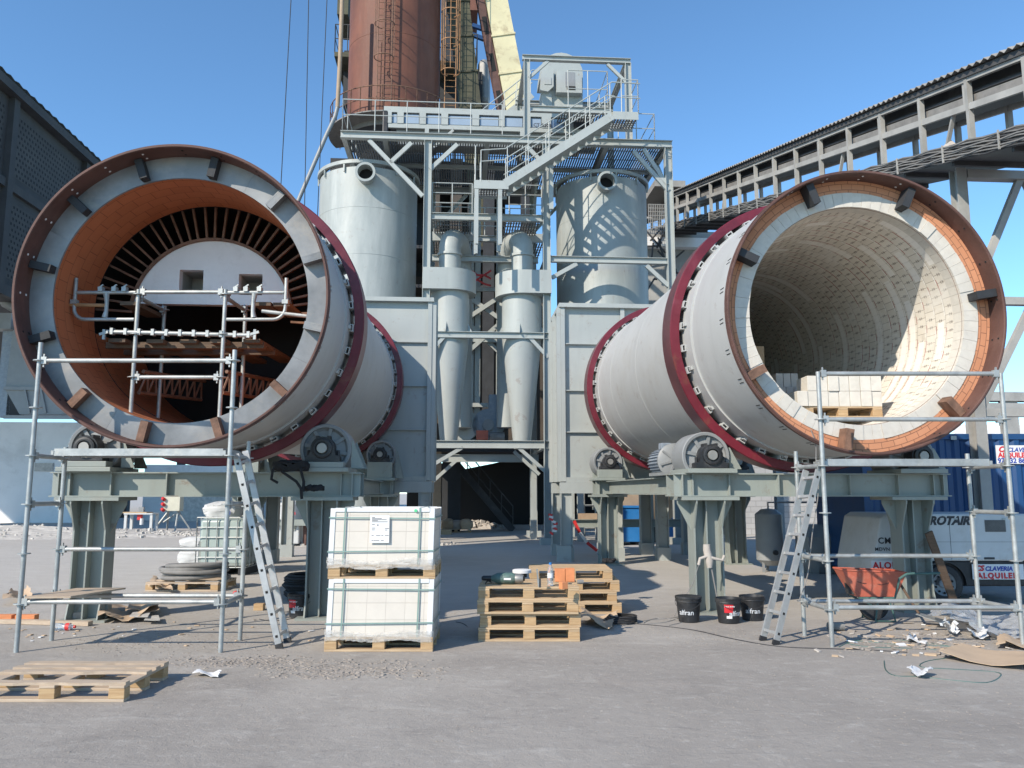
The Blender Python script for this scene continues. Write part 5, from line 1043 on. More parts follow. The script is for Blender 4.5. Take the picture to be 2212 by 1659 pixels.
# ------------------------------------------------------------------ bricks inside the right kiln
kd = Vector((-math.sin(PHI), math.cos(PHI), math.sin(R(1.45)) / math.cos(R(1.45))))
def kpt(u, v, Y): return at(u, v, Y)
pY = 10.15; a_, b_ = at(1738, 902, pY), at(1908, 902, pY); Wp = b_.x - a_.x; pz = a_.z
pin = make_pallet('pallet', 'pallet loaded with white bricks inside the mouth of the white lined kiln', Wp, .85); pin.location = ((a_.x + b_.x) / 2, pY + .43, pz)
bz = pz + .1449; bw = Wp * 1.14 / 9
hgt = (at(1850, 822, pY).z - at(1850, 888, pY).z) / 2; rows_ = [('lower', 0, range(-1, 8)), ('upper', 1, range(0, 8))]
xs0 = a_.x - bw * .15; pos = ['first', 'second', 'third', 'fourth', 'fifth', 'sixth', 'seventh', 'eighth', 'ninth']
nb0 = 8; bw = Wp * 1.10 / nb0; xs0 = a_.x - Wp * .09
for lay, nm in ((0, 'lower'), (1, 'upper')):
    for i in range(nb0):
        if lay == 1 and i == 0: continue
        x = xs0 + i * bw; y0 = pY + .01 + random.uniform(-.012, .012) - (.03 if i < 2 else 0); z = bz + lay * hgt; tp_ = .012 * (1 if (i + lay) % 2 else -1)
        m = MB(); m.prism([(x + .002, y0, z + .001), (x + bw - .002, y0, z + .001), (x + bw - .002, y0, z + hgt - .002 + tp_ * 0), (x + .002, y0, z + hgt - .002)], (0, 0, 0), (0, .38, 0))
        tag(m.build('white_brick', M['white_brick'], smooth=False, bevel=.004), f'{pos[i]} white brick from the left in the {nm} layer on the pallet in the kiln', 'brick', 'white bricks on the pallet in the kiln')
gY = 11.0; gx0, gz0 = at(1682, 858, gY).x, at(1690, 862, gY).z; gw = (at(1800, 840, gY).x - gx0) / 7; gh = (at(1700, 808, gY).z - at(1700, 838, gY).z)
for i in range(8):
    x = gx0 + i * gw; tag(MB().bb((x + .003, gY, gz0 - .16), (x + gw - .003, gY + .3, gz0 + gh * .85)).build('grey_brick', M['grey_brick'], smooth=False, bevel=.004), f'{pos[i]} dusty brick from the left in the long row behind the pallet', 'brick', 'dusty bricks stacked in the kiln')
for i in range(3):
    x = gx0 - .02 + i * gw * .95; z = gz0 + gh * .85 + .002; tag(MB().bb((x + .003, gY + .02, z), (x + gw * .95 - .003, gY + .3, z + gh)).build('grey_brick', M['grey_brick'], smooth=False, bevel=.004), f'{pos[i]} dusty brick from the left, standing on the long brick row', 'brick', 'dusty bricks stacked in the kiln')
tag(MB().bb((gx0 + gw * 1.2, gY + 1.6, gz0 - .2), (gx0 + gw * 3.1, gY + 2.0, at(1680, 748, gY + 1.6).z)).build('carton', M['card'], smooth=False), 'tall brown carton standing deep inside the white lined kiln', 'carton')

# ================================================================== KILN HOODS (flat boxes behind the kilns) AND THE STEEL TOWER, in the turned site frame
def make_hood(label, x0, x1, y0, y1, z0, z1, xdivs, zdivs, side, legs):
    r = thing('kiln_hood', label, 'kiln hood', ((x0 + x1) / 2, (y0 + y1) / 2, 0), site=True, group='flat steel hoods behind the kilns'); h = M['tower']
    MB().bb((x0 + .03, y0 + .11, z0), (x1 - .03, y1, z1 - .03)).build('casing', h, r, smooth=False)
    f = .10
    for a_, b_ in ((x0, x0 + f), (x1 - f, x1)): MB().bb((a_, y0, z0), (b_, y0 + .108, z1 - f)).build('frame_rib', h, r, smooth=False)
    for a_, b_ in ((z0 - .02, z0 + f), ): MB().bb((x0 + f + .002, y0 + .004, a_), (x1 - f - .002, y0 + .108, b_)).build('frame_rib', h, r, smooth=False)
    MB().bb((x0 - .04, y0 - .05, z1 - f), (x1 + .04, y1 + .05, z1)).build('top_flange', h, r, smooth=False)
    for z in zdivs: MB().bb((x0 + f + .002, y0 + .03, z - .012), (x1 - f - .002, y0 + .108, z + .012)).build('stiffener', h, r, smooth=False)
    for x in xdivs: MB().bb((x - .05, y0 + .006, z0 + f + .002), (x + .05, y0 + .028, z1 - f - .002)).build('stiffener', h, r, smooth=False)
    xs = x0 if side < 0 else x1
    for y in (y0 + .02, (y0 + y1) / 2, y1 - .15):
        a_ = xs - .10 if side < 0 else xs + .003; MB().bb((a_, y, z0), (a_ + .097, y + .06, z1 - f - .002)).build('side_rib', h, r, smooth=False)
    for z in list(zdivs) + [z0 + .3]:
        q = MB(); a_ = xs + side * .1; q.prism([(xs + side * .004, y0 + .1, z - .10), (xs + side * .14, y0 + .1, z), (xs + side * .004, y0 + .1, z + .10)], (0, 0, 0), (0, .02, 0)); q.build('gusset', h, r, smooth=False)
    MB().bb((x0 - .05, y0 - .02, z0 - .28), (x1 + .05, y0 + .12, z0 - .022)).build('base_beam', h, r, smooth=False); MB().bb((x0 - .05, y1 - .14, z0 - .28), (x1 + .05, y1, z0 - .022)).build('base_beam', h, r, smooth=False)
    for x in legs:
        for y in (y0 + .05, y1 - .07):
            MB().ibeam((x, y, .02), (x, y, z0 - .282), .22, .28, .018, up=(1, 0, 0)).build('column', h, r, smooth=False); MB().bb((x - .16, y - .14, 0), (x + .16, y + .14, .30)).build('foot_block', M['tower'], r, smooth=False)
    return r
HY = 18.9; HY1 = 20.7
pr = lambda u, v: st(u, v, HY)
zT, zB = pr(1212, 655).z, pr(1212, 1040).z
rx0 = pr(1212, 800).x; lx1 = pr(932, 800).x
zd_ = [pr(1250, v).z for v in (742, 843, 933)]
make_hood('grey panelled kiln hood behind the kiln with the white brick lining', rx0, rx0 + 3.7, HY, HY1, zB, zT, [pr(1345, 700).x], zd_, -1, [rx0 + .1, rx0 + 1.3, rx0 + 2.4, rx0 + 3.5])
make_hood('grey panelled kiln hood behind the kiln with the bare steel ring', lx1 - 3.8, lx1, HY, HY1, zB + .02, pr(900, 643).z, [], [pr(900, v).z for v in (738, 833, 928)], 1, [lx1 - .12, lx1 - 1.25, lx1 - 2.4, lx1 - 3.6])

FY = 24.8; RY = 29.4
F = lambda u, v: st(u, v, FY)
cx = [F(921, 600).x, F(1181, 600).x, F(1447, 500).x]; xl = F(736, 290).x; zbm = F(921, 297).z
TW = thing('steel_tower', 'pale grey steel tower with platforms, stair and braces between the two tanks', 'steel tower', (cx[1], (FY + RY) / 2, 0), site=True); T_ = M['tower']
def tb(nm, p, q, w=.22, h=.22, up=(0, 0, 1), t=.016): return MB().ibeam(p, q, w, h, t, up=up).build(nm, T_, TW, smooth=False)
for x in cx:
    for y in (FY, RY): tb('column', (x, y, 0), (x, y, zbm - .12), .24, .24, (1, 0, 0)); MB().box((x, y, .1), (.5, .5, .2)).build('foot_block', T_, TW, smooth=False)
xr = cx[2] + .15
for y in (FY, RY): tb('deck_beam', (xl, y, zbm), (xr, y, zbm), .2, .24)
for x in [xl + .1, (xl + cx[0]) / 2, cx[0], (cx[0] + cx[1]) / 2, cx[1], (cx[1] + cx[2]) / 2, cx[2]]: tb('joist', (x, FY + .13, zbm - .01), (x, RY - .13, zbm - .01), .16, .2)
tb('joist', (xl, (FY + RY) / 2, zbm - .012), (xr, (FY + RY) / 2, zbm - .012), .1, .14)
def grating(par, x0, x1, y0, y1, z, pitch=.085, along='y', mat=None):
    m = MB()
    if along == 'y':
        n = int((x1 - x0) / pitch)
        for i in range(n): x = x0 + (i + .5) * (x1 - x0) / n; m.bb((x - .021, y0, z - .02), (x + .021, y1, z + .02))
    else:
        n = int((y1 - y0) / pitch)
        for i in range(n): y = y0 + (i + .5) * (y1 - y0) / n; m.bb((x0, y - .014, z - .02), (x1, y + .014, z + .02))
    for k in range(1, 6):
        if along == 'y': y = y0 + (y1 - y0) * k / 6; m.bb((x0, y - .006, z - .045), (x1, y + .006, z - .021))
        else: x = x0 + (x1 - x0) * k / 6; m.bb((x - .006, y0, z - .045), (x + .006, y1, z - .021))
    return m.build('grating', mat or M['grate'], par, smooth=False)
grating(TW, xl, xr, FY + .1, RY - .1, zbm + .145)
# knee braces in the front plane
def brace(a_, b_, sy=FY, w=.13, h=.10): return MB().bar(st(*a_, sy), st(*b_, sy), w, h, up=(0, 1, 0)).build('brace', T_, TW, smooth=False)
for a_, b_ in (((797, 303), (913, 424)), ((889, 309), (843, 352)), ((988, 312), (929, 366)), ((1137, 316), (1170, 350)), ((1368, 327), (1444, 412)), ((1246, 570), (1192, 600)), ((1396, 574), (1444, 618)), ((1390, 322), (1440, 400))): brace(a_, b_)
for x, s_ in ((cx[2], -1), (cx[0], 1), (cx[1], 1)):
    for y in (RY,): MB().bar((x + s_ * 1.3, y, zbm - .14), (x + s_ * .1, y, zbm - 1.5), .12, .1, up=(0, 1, 0)).build('brace', T_, TW, smooth=False)
for x in cx: MB().bar((x, RY - 1.4, zbm - .14), (x, RY - .1, zbm - 1.6), .12, .1, up=(1, 0, 0)).build('brace', T_, TW, smooth=False); MB().bar((x, FY + 1.4, zbm - .14), (x, FY + .1, zbm - 1.6), .12, .1, up=(1, 0, 0)).build('brace', T_, TW, smooth=False)
# lower cross beams: v rows of the front plane
def hb(u, v, x0, x1, sy=FY, w=.16, h=.2, nm='beam'): z = st(u, v, sy).z; return tb(nm, (x0, sy, z), (x1, sy, z), w, h)
for v in (565,): hb(1050, 560, cx[0] + .13, cx[1] - .13, sy=FY + 1.4); hb(1300, 562, cx[1] + .13, cx[2] - .13)
hb(1050, 724, cx[0] + .13, cx[1] - .02 + .3); hb(1050, 960, cx[0] + .13, cx[1] + .1, h=.24)
hb(1050, 990, cx[0], cx[1], sy=RY - 1.8, h=.26)
for z_ in (F(1050, 960).z, F(1050, 724).z, F(1050, 557).z):
    for x in cx[:2]: tb('beam', (x, FY + .13, z_), (x, RY - .13, z_), .14, .18)
for a_, b_ in (((998, 967), (933, 1005)), ((1120, 967), (1180, 1020)), ((960, 727), (930, 760)), ((1142, 727), (1184, 772))): brace(a_, b_, FY, .11, .09)
brace((1110, 975), (1165, 1025), FY + 2.4, .11, .09); brace((985, 995), (935, 1040), FY + 2.4, .11, .09)
tb('column', (st(1152, 1100, RY - 1.8).x, RY - 1.8, 0), (st(1152, 1100, RY - 1.8).x, RY - 1.8, st(1050, 990, RY - 1.8).z), .22, .22, (0, 1, 0))
# cross bracing between the cyclones, in the rear plane
for z0_, z1_ in ((F(1050, 724).z, F(1050, 640).z), (F(1050, 640).z, F(1050, 575).z)):
    xa_, xb_ = st(1012, 700, RY - 1).x, st(1080, 700, RY - 1).x
    MB().bar((xa_, RY - 1, z0_ + .1), (xb_, RY - 1, z1_ - .1), .15, .12, up=(0, 1, 0)).build('brace', T_, TW, smooth=False); MB().bar((xa_, RY - .85, z1_ - .1), (xb_, RY - .85, z0_ + .1), .15, .12, up=(0, 1, 0)).build('brace', T_, TW, smooth=False)
for v in (625, 735, 875): z = st(1050, v, RY - 1).z; MB().bar((cx[0] + .2, RY - .98, z), (cx[1] - .2, RY - .98, z), .12, .14).build('beam', T_, TW, smooth=False)
for u in (1032, 1078, 1018): x = st(u, 650, RY - .7).x; MB().ibeam((x, RY - .7, 4), (x, RY - .7, zbm), .2, .2, up=(0, 1, 0)).build('column', T_, TW, smooth=False)
# mid platforms between the columns (v 467 beam, v 510 kick plate)
KY = FY + 2.0; zk, zk2 = F(1050, 470).z, st(1050, 512, KY).z
tb('beam', (cx[0] + .13, FY, zk), (cx[1] - .13, FY, zk), .16, .22); tb('beam', (cx[0] + .13, FY + 2.2, zk), (cx[1] - .13, FY + 2.2, zk), .16, .2)
grating(TW, cx[0] + .15, F(1020, 470).x, FY + .12, FY + 2.1, zk + .12); grating(TW, F(1075, 470).x, cx[1] - .15, FY + .12, FY + 2.1, zk + .12)
for u0, u1 in ((934, 1022), (1088, 1174)): a_, b_ = st(u0, 512, KY), st(u1, 512, KY); MB().bb((a_.x, KY, zk2 - .16), (b_.x, KY + .04, zk2 + .16)).build('kick_plate', T_, TW, smooth=False); grating(TW, a_.x, b_.x, KY + .05, KY + 2.0, zk2 - .18)
def railing(par, pts, h=1.05, posts=None, mid=1, r=.019, mat=None, nm='railing'):
    """hand rail over a polyline of deck points"""
    m = MB(); U = Vector((0, 0, 1)); P_ = [Vector(p) for p in pts]
    m.tube([p + U * h for p in P_], r, 8)
    for k in range(1, mid + 1): m.tube([p + U * (h * k / (mid + 1)) for p in P_], r * .85, 6)
    for i in range(len(P_) - 1):
        n = max(1, round((P_[i + 1] - P_[i]).length / 1.15)) if posts is None else posts
        for k in range(n + 1): q = P_[i].lerp(P_[i + 1], k / n); m.tube([q, q + U * h], r * .95, 6)
    return m.build(nm, mat or T_, par)
for x0, x1 in ((cx[0] + .15, F(1020, 470).x), (F(1100, 470).x, cx[1] - .15)): railing(TW, [(x0, FY + .02, zk + .14), (x1, FY + .02, zk + .14)], 1.0, 2, 2)
railing(TW, [(cx[0] + .15, FY + 2.2, zk + .14), (cx[1] - .15, FY + 2.2, zk + .14)], 1.0, 4, 2)
dz = zbm + .17
railing(TW, [(xl + .05, RY - .1, dz), (xl + .05, FY - .02, dz), (F(1085, 300).x, FY - .02, dz)], 1.05, None, 1)
railing(TW, [(F(1340, 300).x, FY + .3, dz), (cx[2] - .35, FY + .3, dz), (cx[2] - .35, RY - .2, dz)], 1.05, 2, 1)
# goal frame over the upper deck
gx0, gx1 = F(1138, 200).x, F(1357, 200).x; gz = F(1245, 129).z; gy1 = FY + 3.1
for y in (FY, gy1):
    for x in (gx0, gx1): tb('goal_post', (x, y, zbm + .13), (x, y, gz - .09), .2, .2, (1, 0, 0))
    tb('goal_beam', (gx0 - .15, y, gz), (gx1 + .1, y, gz), .16, .17)
for x in (gx0, gx1): tb('goal_beam', (x, FY + .1, gz - .01), (x, gy1 - .1, gz - .01), .16, .2)
for a_, b_ in (((1184, 132), (1143, 168)), ((1312, 139), (1354, 180))): brace(a_, b_, FY, .10, .08)
pz_ = F(1230, 238).z; pxl, pxr = gx0 + .12, F(1317, 243).x
tb('beam', (pxl, FY, pz_), (pxr, FY, pz_), .14, .2); tb('beam', (pxl, gy1, pz_), (pxr, gy1, pz_), .14, .2); tb('joist', ((pxl + pxr) / 2, FY + .1, pz_ - .01), ((pxl + pxr) / 2, gy1 - .1, pz_ - .01), .12, .16); tb('joist', (pxr - .05, FY + .1, pz_ - .01), (pxr - .05, gy1 - .1, pz_ - .01), .12, .16)
grating(TW, pxl + 1.0, pxr, FY + .1, gy1 - .1, pz_ + .12, along='y')
railing(TW, [(F(1228, 230).x, FY + .04, pz_ + .14), (pxr - .05, FY + .04, pz_ + .14), (pxr - .05, gy1, pz_ + .14)], 1.3, 2, 1)
railing(TW, [(pxl + .05, gy1 - .4, pz_ - .2), (pxl + .7, gy1 - .4, pz_ - .2)], 1.1, 1, 1)
# outside stair
SY = FY - .55; SW = .85
S_ = lambda u, v, dy=0: st(u, v, SY + dy)
s0, s1 = S_(1088, 418), S_(1312, 276); dirn = (s1 - s0).normalized(); 
for dy in (0, -SW):
    MB().bar(s0 + Vector((0, dy, 0)), s1 + Vector((0, dy, 0)), .03, .26).build('stringer', T_, TW, smooth=False)
nt_ = 13
for i in range(nt_):
    p = s0.lerp(s1, (i + .6) / nt_); MB().bb((p.x - .13, SY - SW + .02, p.z - .03), (p.x + .13, SY - .02, p.z + .0)).build('tread', T_, TW, smooth=False)
ul = S_(1335, 272)
MB().bb((s1.x + .02, SY - SW, s1.z - .12), (F(1357, 270).x + .05, SY, s1.z + .16)).build('landing_kick', T_, TW, smooth=False) if False else None
lx0, lx1_ = s1.x, F(1358, 270).x; lz = s1.z + .02
for y in (SY - SW, SY + .0): MB().bb((lx0 + .02, y - .01, lz - .14), (lx1_, y + .01, lz + .12)).build('landing_edge', T_, TW, smooth=False)
grating(TW, lx0, lx1_, SY - SW + .02, SY - .02, lz - .02)
ll0, ll1 = S_(1024, 425).x, s0.x + .1; lz2 = s0.z - .02
for y in (SY - SW, SY): MB().bb((ll0, y - .01, lz2 - .17), (ll1, y + .01, lz2 + .10)).build('landing_edge', T_, TW, smooth=False)
MB().bb((ll0 - .02, SY - SW - .01, lz2 - .17), (ll0 - .001, SY + .01, lz2 + .10)).build('landing_edge', T_, TW, smooth=False)
grating(TW, ll0, ll1, SY - SW + .02, SY - .02, lz2 - .05)
for y in (SY - SW + .06, SY - .06): tb('landing_post', (ll0 + .06, y, 9.0 if y > SY - .2 else F(1030, 555).z), (ll0 + .06, y, lz2 - .18), .12, .12, (0, 1, 0)); tb('landing_post', (F(1075, 500).x, y, F(1030, 555).z), (F(1075, 500).x, y, lz2 - .18), .12, .12, (0, 1, 0))
m = MB(); hp_ = S_(1189, 360); tb('hanger', (hp_.x, SY - .1, S_(1189, 455).z), (hp_.x, SY - .1, S_(1189, 360).z), .14, .14, (0, 1, 0))
for dy in (0, -SW):
    O = Vector((0, dy, 0)); U = Vector((0, 0, 1)); m = MB(); 
    m.tube([s0 + O + Vector((-.75, 0, 1.05)), s0 + O + U * 1.12, s1 + O + U * 1.12, s1 + O + Vector((.9 if dy else .25, 0, 1.10))], .02, 8); m.tube([s0 + O + U * .62, s1 + O + U * .62, s1 + O + Vector((.9 if dy else .2, 0, .6))], .017, 6)
    for i in range(6): q = s0.lerp(s1, (i + .1) / 5.2) + O; m.tube([q, q + U * 1.12], .018, 6)
    m.tube([s0 + O + Vector((-.75, 0, .02)), s0 + O + Vector((-.75, 0, 1.05))], .018, 6); m.build('handrail', T_, TW)
railing(TW, [(ll0 + .02, SY, lz2 + .1), (ll0 + .02, SY - SW, lz2 + .1)], 1.1, 1, 1)
railing(TW, [(s1.x + .3, SY - SW, lz + .1), (lx1_, SY - SW, lz + .1), (lx1_, SY, lz + .1)], 1.1, 1, 1)
# far stair on the deck, rising to the fan platform
a_, b_ = st(1075, 262, FY + 3.4), st(1150, 205, FY + 3.4)
for dy in (0, .7): MB().bar(a_ + Vector((0, dy, 0)), b_ + Vector((0, dy, 0)), .03, .24).build('stringer', T_, TW, smooth=False)
for dy in (0, .7):
    m = MB(); O = Vector((0, dy, 0)); U = Vector((0, 0, 1)); q0 = st(1028, 262, FY + 3.4); m.tube([q0 + O + U * .25, b_ + O + U * 1.0, b_ + O + Vector((.5, 0, 1.0))], .02, 6); m.tube([q0 + O + Vector((.5, 0, .0)), b_ + O + U * .5], .017, 6)
    for k in (.2, .55, .95): q = a_.lerp(b_, k) + O; m.tube([q, q + U * 1.0], .017, 6)
    m.build('handrail', T_, TW)

# ------------------------------------------------------------------ fan or elevator head on the tower
EY = FY + 1.6; E_ = lambda u, v: st(u, v, EY)
eh = thing('bucket_elevator', 'pale grey rounded bucket elevator top under the goal frame on the steel tower', 'elevator', (E_(1215, 203).x, EY, pz_), site=True)
cxr, czr = E_(1213, 158), E_(1213, 157).z; r_ = E_(1257, 165).x - E_(1211, 165).x
poly = [(E_(1257, 165).x, EY, pz_ + .14)] + [(cxr.x + r_ * math.cos(R(t)), EY, czr + r_ * math.sin(R(t))) for t in range(0, 181, 15)] + [(cxr.x - r_ - .02, EY, E_(1180, 172).z), (E_(1190, 172).x, EY, E_(1190, 172).z), (E_(1190, 190).x, EY, pz_ + .14)]
MB().prism(poly, (0, 0, 0), (0, 1.0, 0)).build('casing', T_, eh, smooth=True)
a_ = [E_(u, v) for u, v in ((1168, 160), (1186, 150), (1194, 156), (1194, 194), (1182, 205), (1165, 202))]; MB().prism(a_, (0, -.25, 0), (0, .0 - .003, 0)).build('inspection_box', T_, eh, smooth=False)
a_, b_ = E_(1174, 190), E_(1189, 176); MB().bb((a_.x, EY - .27, a_.z), (b_.x, EY - .252, b_.z)).build('hatch', T_, eh, smooth=False)
a_, b_ = E_(1200, 208), E_(1254, 164); MB().bb((a_.x, EY - .30, a_.z), (b_.x, EY - .002, b_.z)).build('motor_frame', T_, eh, smooth=False)
a_, b_ = E_(1219, 197), E_(1239, 166); MB().bb((a_.x, EY - .31, a_.z), (b_.x, EY - .302, b_.z)).build('motor_recess', M['cast'], eh, smooth=False)
a_, b_ = E_(1222, 203), E_(1240, 196); MB().bb((a_.x, EY - .315, a_.z), (b_.x, EY - .311, b_.z)).build('slot', M['void'], eh, smooth=False)
ch = [E_(u, v) for u, v in ((1168, 200), (1190, 200), (1193, 243), (1203, 272), (1178, 272), (1172, 243))]; MB().prism(ch, (0, -.1, 0), (0, .55, 0)).build('chute', T_, eh, smooth=False)
for u in (1178, 1184, 1190): p = E_(u, 235); MB().bb((p.x - .03, EY - .14, p.z - .3), (p.x + .02, EY - .102, p.z + .1)).build('chute_rib', T_, eh, smooth=False)
# ------------------------------------------------------------------ enclosed belt conveyor on the deck
BY = FY + 1.1; B_ = lambda u, v: st(u, v, BY); x0, x1 = B_(829, 250).x, B_(1285, 280).x
z1 = B_(829, 229).z; z2 = B_(880, 269).z
bc = thing('belt_conveyor', 'pale grey enclosed belt conveyor with window panels on the tower deck', 'conveyor', ((x0 + x1) / 2, BY, zbm), site=True)
MB().bb((x0, BY, z1 - .16), (x1, BY + 1.0, z1)).build('top_rail', T_, bc, smooth=False); MB().bb((x0 + .2, BY + .12, z2), (x1 - .02, BY + .9, z1 - .161)).build('trough', M['cast'], bc, smooth=False)
MB().bb((x0 + .15, BY + .001, z2 - .12), (x1 - .1, BY + .10, z2 + .03)).build('lower_rail', T_, bc, smooth=False)
MB().prism([(x0 + .4, BY + .14, z2 - .001), (x1 - .3, BY + .14, z2 - .001), (x1 - .5, BY + .26, zbm + .35), (x0 + .5, BY + .26, zbm + .35)], (0, 0, 0), (0, .6, 0)).build('belly', M['cast'], bc, smooth=False)
us = [(838, 846), (858, 872), (906, 920), (953, 968), (1020, 1035), (1078, 1090), (1130, 1146), (1170, 1190), (1232, 1248), (1270, 1283)]
zz0, zz1 = z2 + .032, z1 - .21
for a_, b_ in us:
    xa_, xb_ = B_(a_, 260).x, B_(b_, 260).x; MB().bb((xa_, BY - .02, zz0), (xb_, BY + .11, zz1)).build('panel_post', T_, bc, smooth=False)
for i in range(len(us) - 1):
    xa_, xb_ = B_(us[i][1], 260).x + .02, B_(us[i + 1][0], 260).x - .02
    if xb_ - xa_ > .1: MB().bb((xa_, BY + .05, zz0 + .04), (xb_, BY + .115, zz1 - .04)).build('window_panel', M['pane'], bc, smooth=False)
MB().bb((x0 + .12, BY - .01, zz1 + .002), (x1 - .05, BY + .1, zz1 + .06)).build('panel_rail', T_, bc, smooth=False)
text('CT-0206', .17, M['ink'], bc, tm(B_(1152, 274) + Vector((0, -.03, 0)), X, Z), bold=.003)
m = MB(); m.bb((x0 - .04, BY - .02, z2 - .5), (x0 + .16, BY + .9, z1 - .17)); m.build('end_roller', M['black'], bc, smooth=False, bevel=.04); MB().bb((x1 - .75, BY - .06, z2 + .02), (x1 - .15, BY - .025, z1 - .3)).build('drive', M['black'], bc, smooth=False, bevel=.03)
for u in (922, 1128, 1185): p = B_(u, 290); MB().bar((p.x, BY + .05, zbm + .13), (p.x, BY + .05, z2 - .121), .14, .12, up=(0, 1, 0)).build('leg', T_, bc, smooth=False); MB().bar((p.x + .9, BY + .05, z2 - .14), (p.x + .2, BY + .05, zbm + .14), .09, .1, up=(0, 1, 0)).build('strut', T_, bc, smooth=False)
# ------------------------------------------------------------------ tanks
def make_silo(label, uc, vt, R_, cy, pipe_u, pipe_v):
    p = st(uc, vt, cy); zt = st(uc, vt, cy - R_).z; r = thing('tank', label, 'tank', (p.x, cy, 0), site=True, group='round grey tanks above the kiln hoods')
    MB().lathe([(R_, 3.0), (R_, zt - .22), (0.02, zt - .05)], 72, 'z', o=(p.x, cy, 0)).build('shell', M['silo'], r); MB().lathe([(R_ - .02, 3.0), (.5, 1.6), (.45, 1.0), (.0, 1.0)], 40, 'z', o=(p.x, cy, 0)).build('outlet_cone', M['silo'], r)
    MB().lathe([(R_ - .002, zt - .12), (R_ + .09, zt - .12), (R_ + .09, zt), (R_ - .15, zt), (R_ - .15, zt - .05)], 72, 'z', o=(p.x, cy, 0)).build('top_flange', M['silo'], r)
    for z in (zt - 1.6, zt - 3.2, zt - 5.0): MB().lathe([(R_ - .001, z - .012), (R_ + .006, z - .006), (R_ + .006, z + .006), (R_ - .001, z + .012)], 72, 'z', o=(p.x, cy, 0)).build('weld_seam', M['silo'], r)
    for t in range(0, 360, 30): a_ = R(t + 8); q = Vector((p.x + (R_ + .05) * math.cos(a_), cy + (R_ + .05) * math.sin(a_), zt - .25)); MB().box(q, (.05, .05, .26), Matrix.Rotation(a_, 3, 'Z')).build('flange_lug', M['silo'], r, smooth=False)
    for t in (45, 135, 225, 315): a_ = R(t); MB().ibeam((p.x + (R_ - .15) * math.cos(a_), cy + (R_ - .15) * math.sin(a_), 0), (p.x + (R_ - .15) * math.cos(a_), cy + (R_ - .15) * math.sin(a_), 3.3), .2, .2, up=(0, 1, 0)).build('leg', T_, r, smooth=False)
    rp_ = .28; q = st(pipe_u, pipe_v, cy - R_ - .4); o = Vector((q.x, 0, q.z)); y0 = cy - R_ - .42
    MB().lathe([(rp_ - .03, cy - R_ * .6), (rp_ - .03, y0), (rp_ + .05, y0), (rp_ + .05, y0 + .05), (rp_, y0 + .05), (rp_, cy - R_ * .55)], 36, 'y', o=o).build('inlet_pipe', M['silo'], r)
    MB().disc((q.x, y0 + .4, q.z), rp_ - .025, 'y', 28).build('pipe_interior', M['void'], r, smooth=False); return r
SR = 1.69; SCY = 26.75 - .15
make_silo('round grey tank with chalky streak and a pipe stub, left of the steel tower', 799, 346, SR, 27.2, 789, 371)
make_silo('round grey tank with a pipe stub in the stair shadow, right of the steel tower', 1297, 366, SR - .08, 27.2, 1312, 390)
# ------------------------------------------------------------------ cyclones
def make_cyclone(label, u, ptop, elbow, side, vs_):
    CYc = FY + .62; C = lambda a_, b_: st(a_, b_, CYc); ux, uw = u
    x = C(ux, 680).x; r_ = uw / 2 / FPX * CYc * 1.02; v1, v2, v3, v4 = vs_     # scroll top, scroll bottom, cone start, cone end
    z = [st(ux, v1, CYc - .82).z, st(ux, v2, CYc - .82).z, C(ux, v3).z, C(ux, v4).z]; r = thing('cyclone', label, 'cyclone', (x, CYc, z[3]), site=True, group='pair of dust cyclones in the steel tower')
    MB().lathe([(.01, z[0] - .03), (r_, z[0] - .03), (r_, z[2])], 56, 'z', o=(x, CYc, 0)).build('barrel', M['tower'], r); MB().lathe([(r_, z[2]), (r_ * .45, z[3]), (r_ * .4, z[3] - .25), (0, z[3] - .25)], 56, 'z', o=(x, CYc, 0)).build('cone', M['tower'], r)
    # scroll inlet: snail outline around the barrel with a flat side
    n = 36; R1 = r_ * 1.34; pts = []
    for i in range(n + 1):
        t = -90 + 270 * i / n; rr = R1 * (1 + .04 * math.sin(R(t))); pts.append((x + side * rr * math.cos(R(t)), CYc + rr * math.sin(R(t))))
    x_in = x - side * (R1 + .02); pts = [(x_in, CYc - R1 * .96)] + pts
    MB().prism([(a_, b_, z[1]) for a_, b_ in pts], (0, 0, 0), (0, 0, z[0] - z[1])).build('scroll_inlet', M['tower'], r)
    # outlet pipe with mitred bend
    e0, e1, ev = elbow; rp_ = .36; xe = C(e0, 540).x; ze = C(e0, ev).z + .1; ye = CYc; pts = [Vector((xe, ye, z[0] - .05)), Vector((xe, ye, ze - rp_ - .42))]; dx = e1
    for k in range(7):
        t = R(k * 15); pts.append(Vector((xe + dx * .16 * (1 - math.cos(t)), ye + .42 * (1 - math.cos(t)), ze - rp_ - .42 + .42 * math.sin(t))))
    last = pts[-1]; pts += [last + Vector((dx * .12, .30, -.02)), last + Vector((dx * .2, .62, -.18)), last + Vector((dx * .24, .80, -.55)), last + Vector((dx * .25, .85, -6.2))]
    MB().tube(pts, rp_, 28).build('outlet_pipe', M['tower'], r)
    for zz in (ze - rp_ - .62, ): MB().lathe([(rp_ - .005, zz - .05), (rp_ + .05, zz - .05), (rp_ + .05, zz + .03), (rp_ - .005, zz + .03)], 32, 'z', o=(xe, ye, 0)).build('pipe_flange', M['tower'], r)
    for t in (-100, -20, 90, 180): a_ = R(t); q = MB(); q.prism([(x + (r_ + .0) * math.cos(a_), CYc + r_ * math.sin(a_), z[2] + .02), (x + (r_ + .16) * math.cos(a_), CYc + (r_ + .16) * math.sin(a_), z[2] + .02), (x + r_ * math.cos(a_), CYc + r_ * math.sin(a_), z[2] + .35)], (-.012, 0, 0), (.012, 0, 0)); q.build('bracket', M['tower'], r, smooth=False)
    return r, last, x
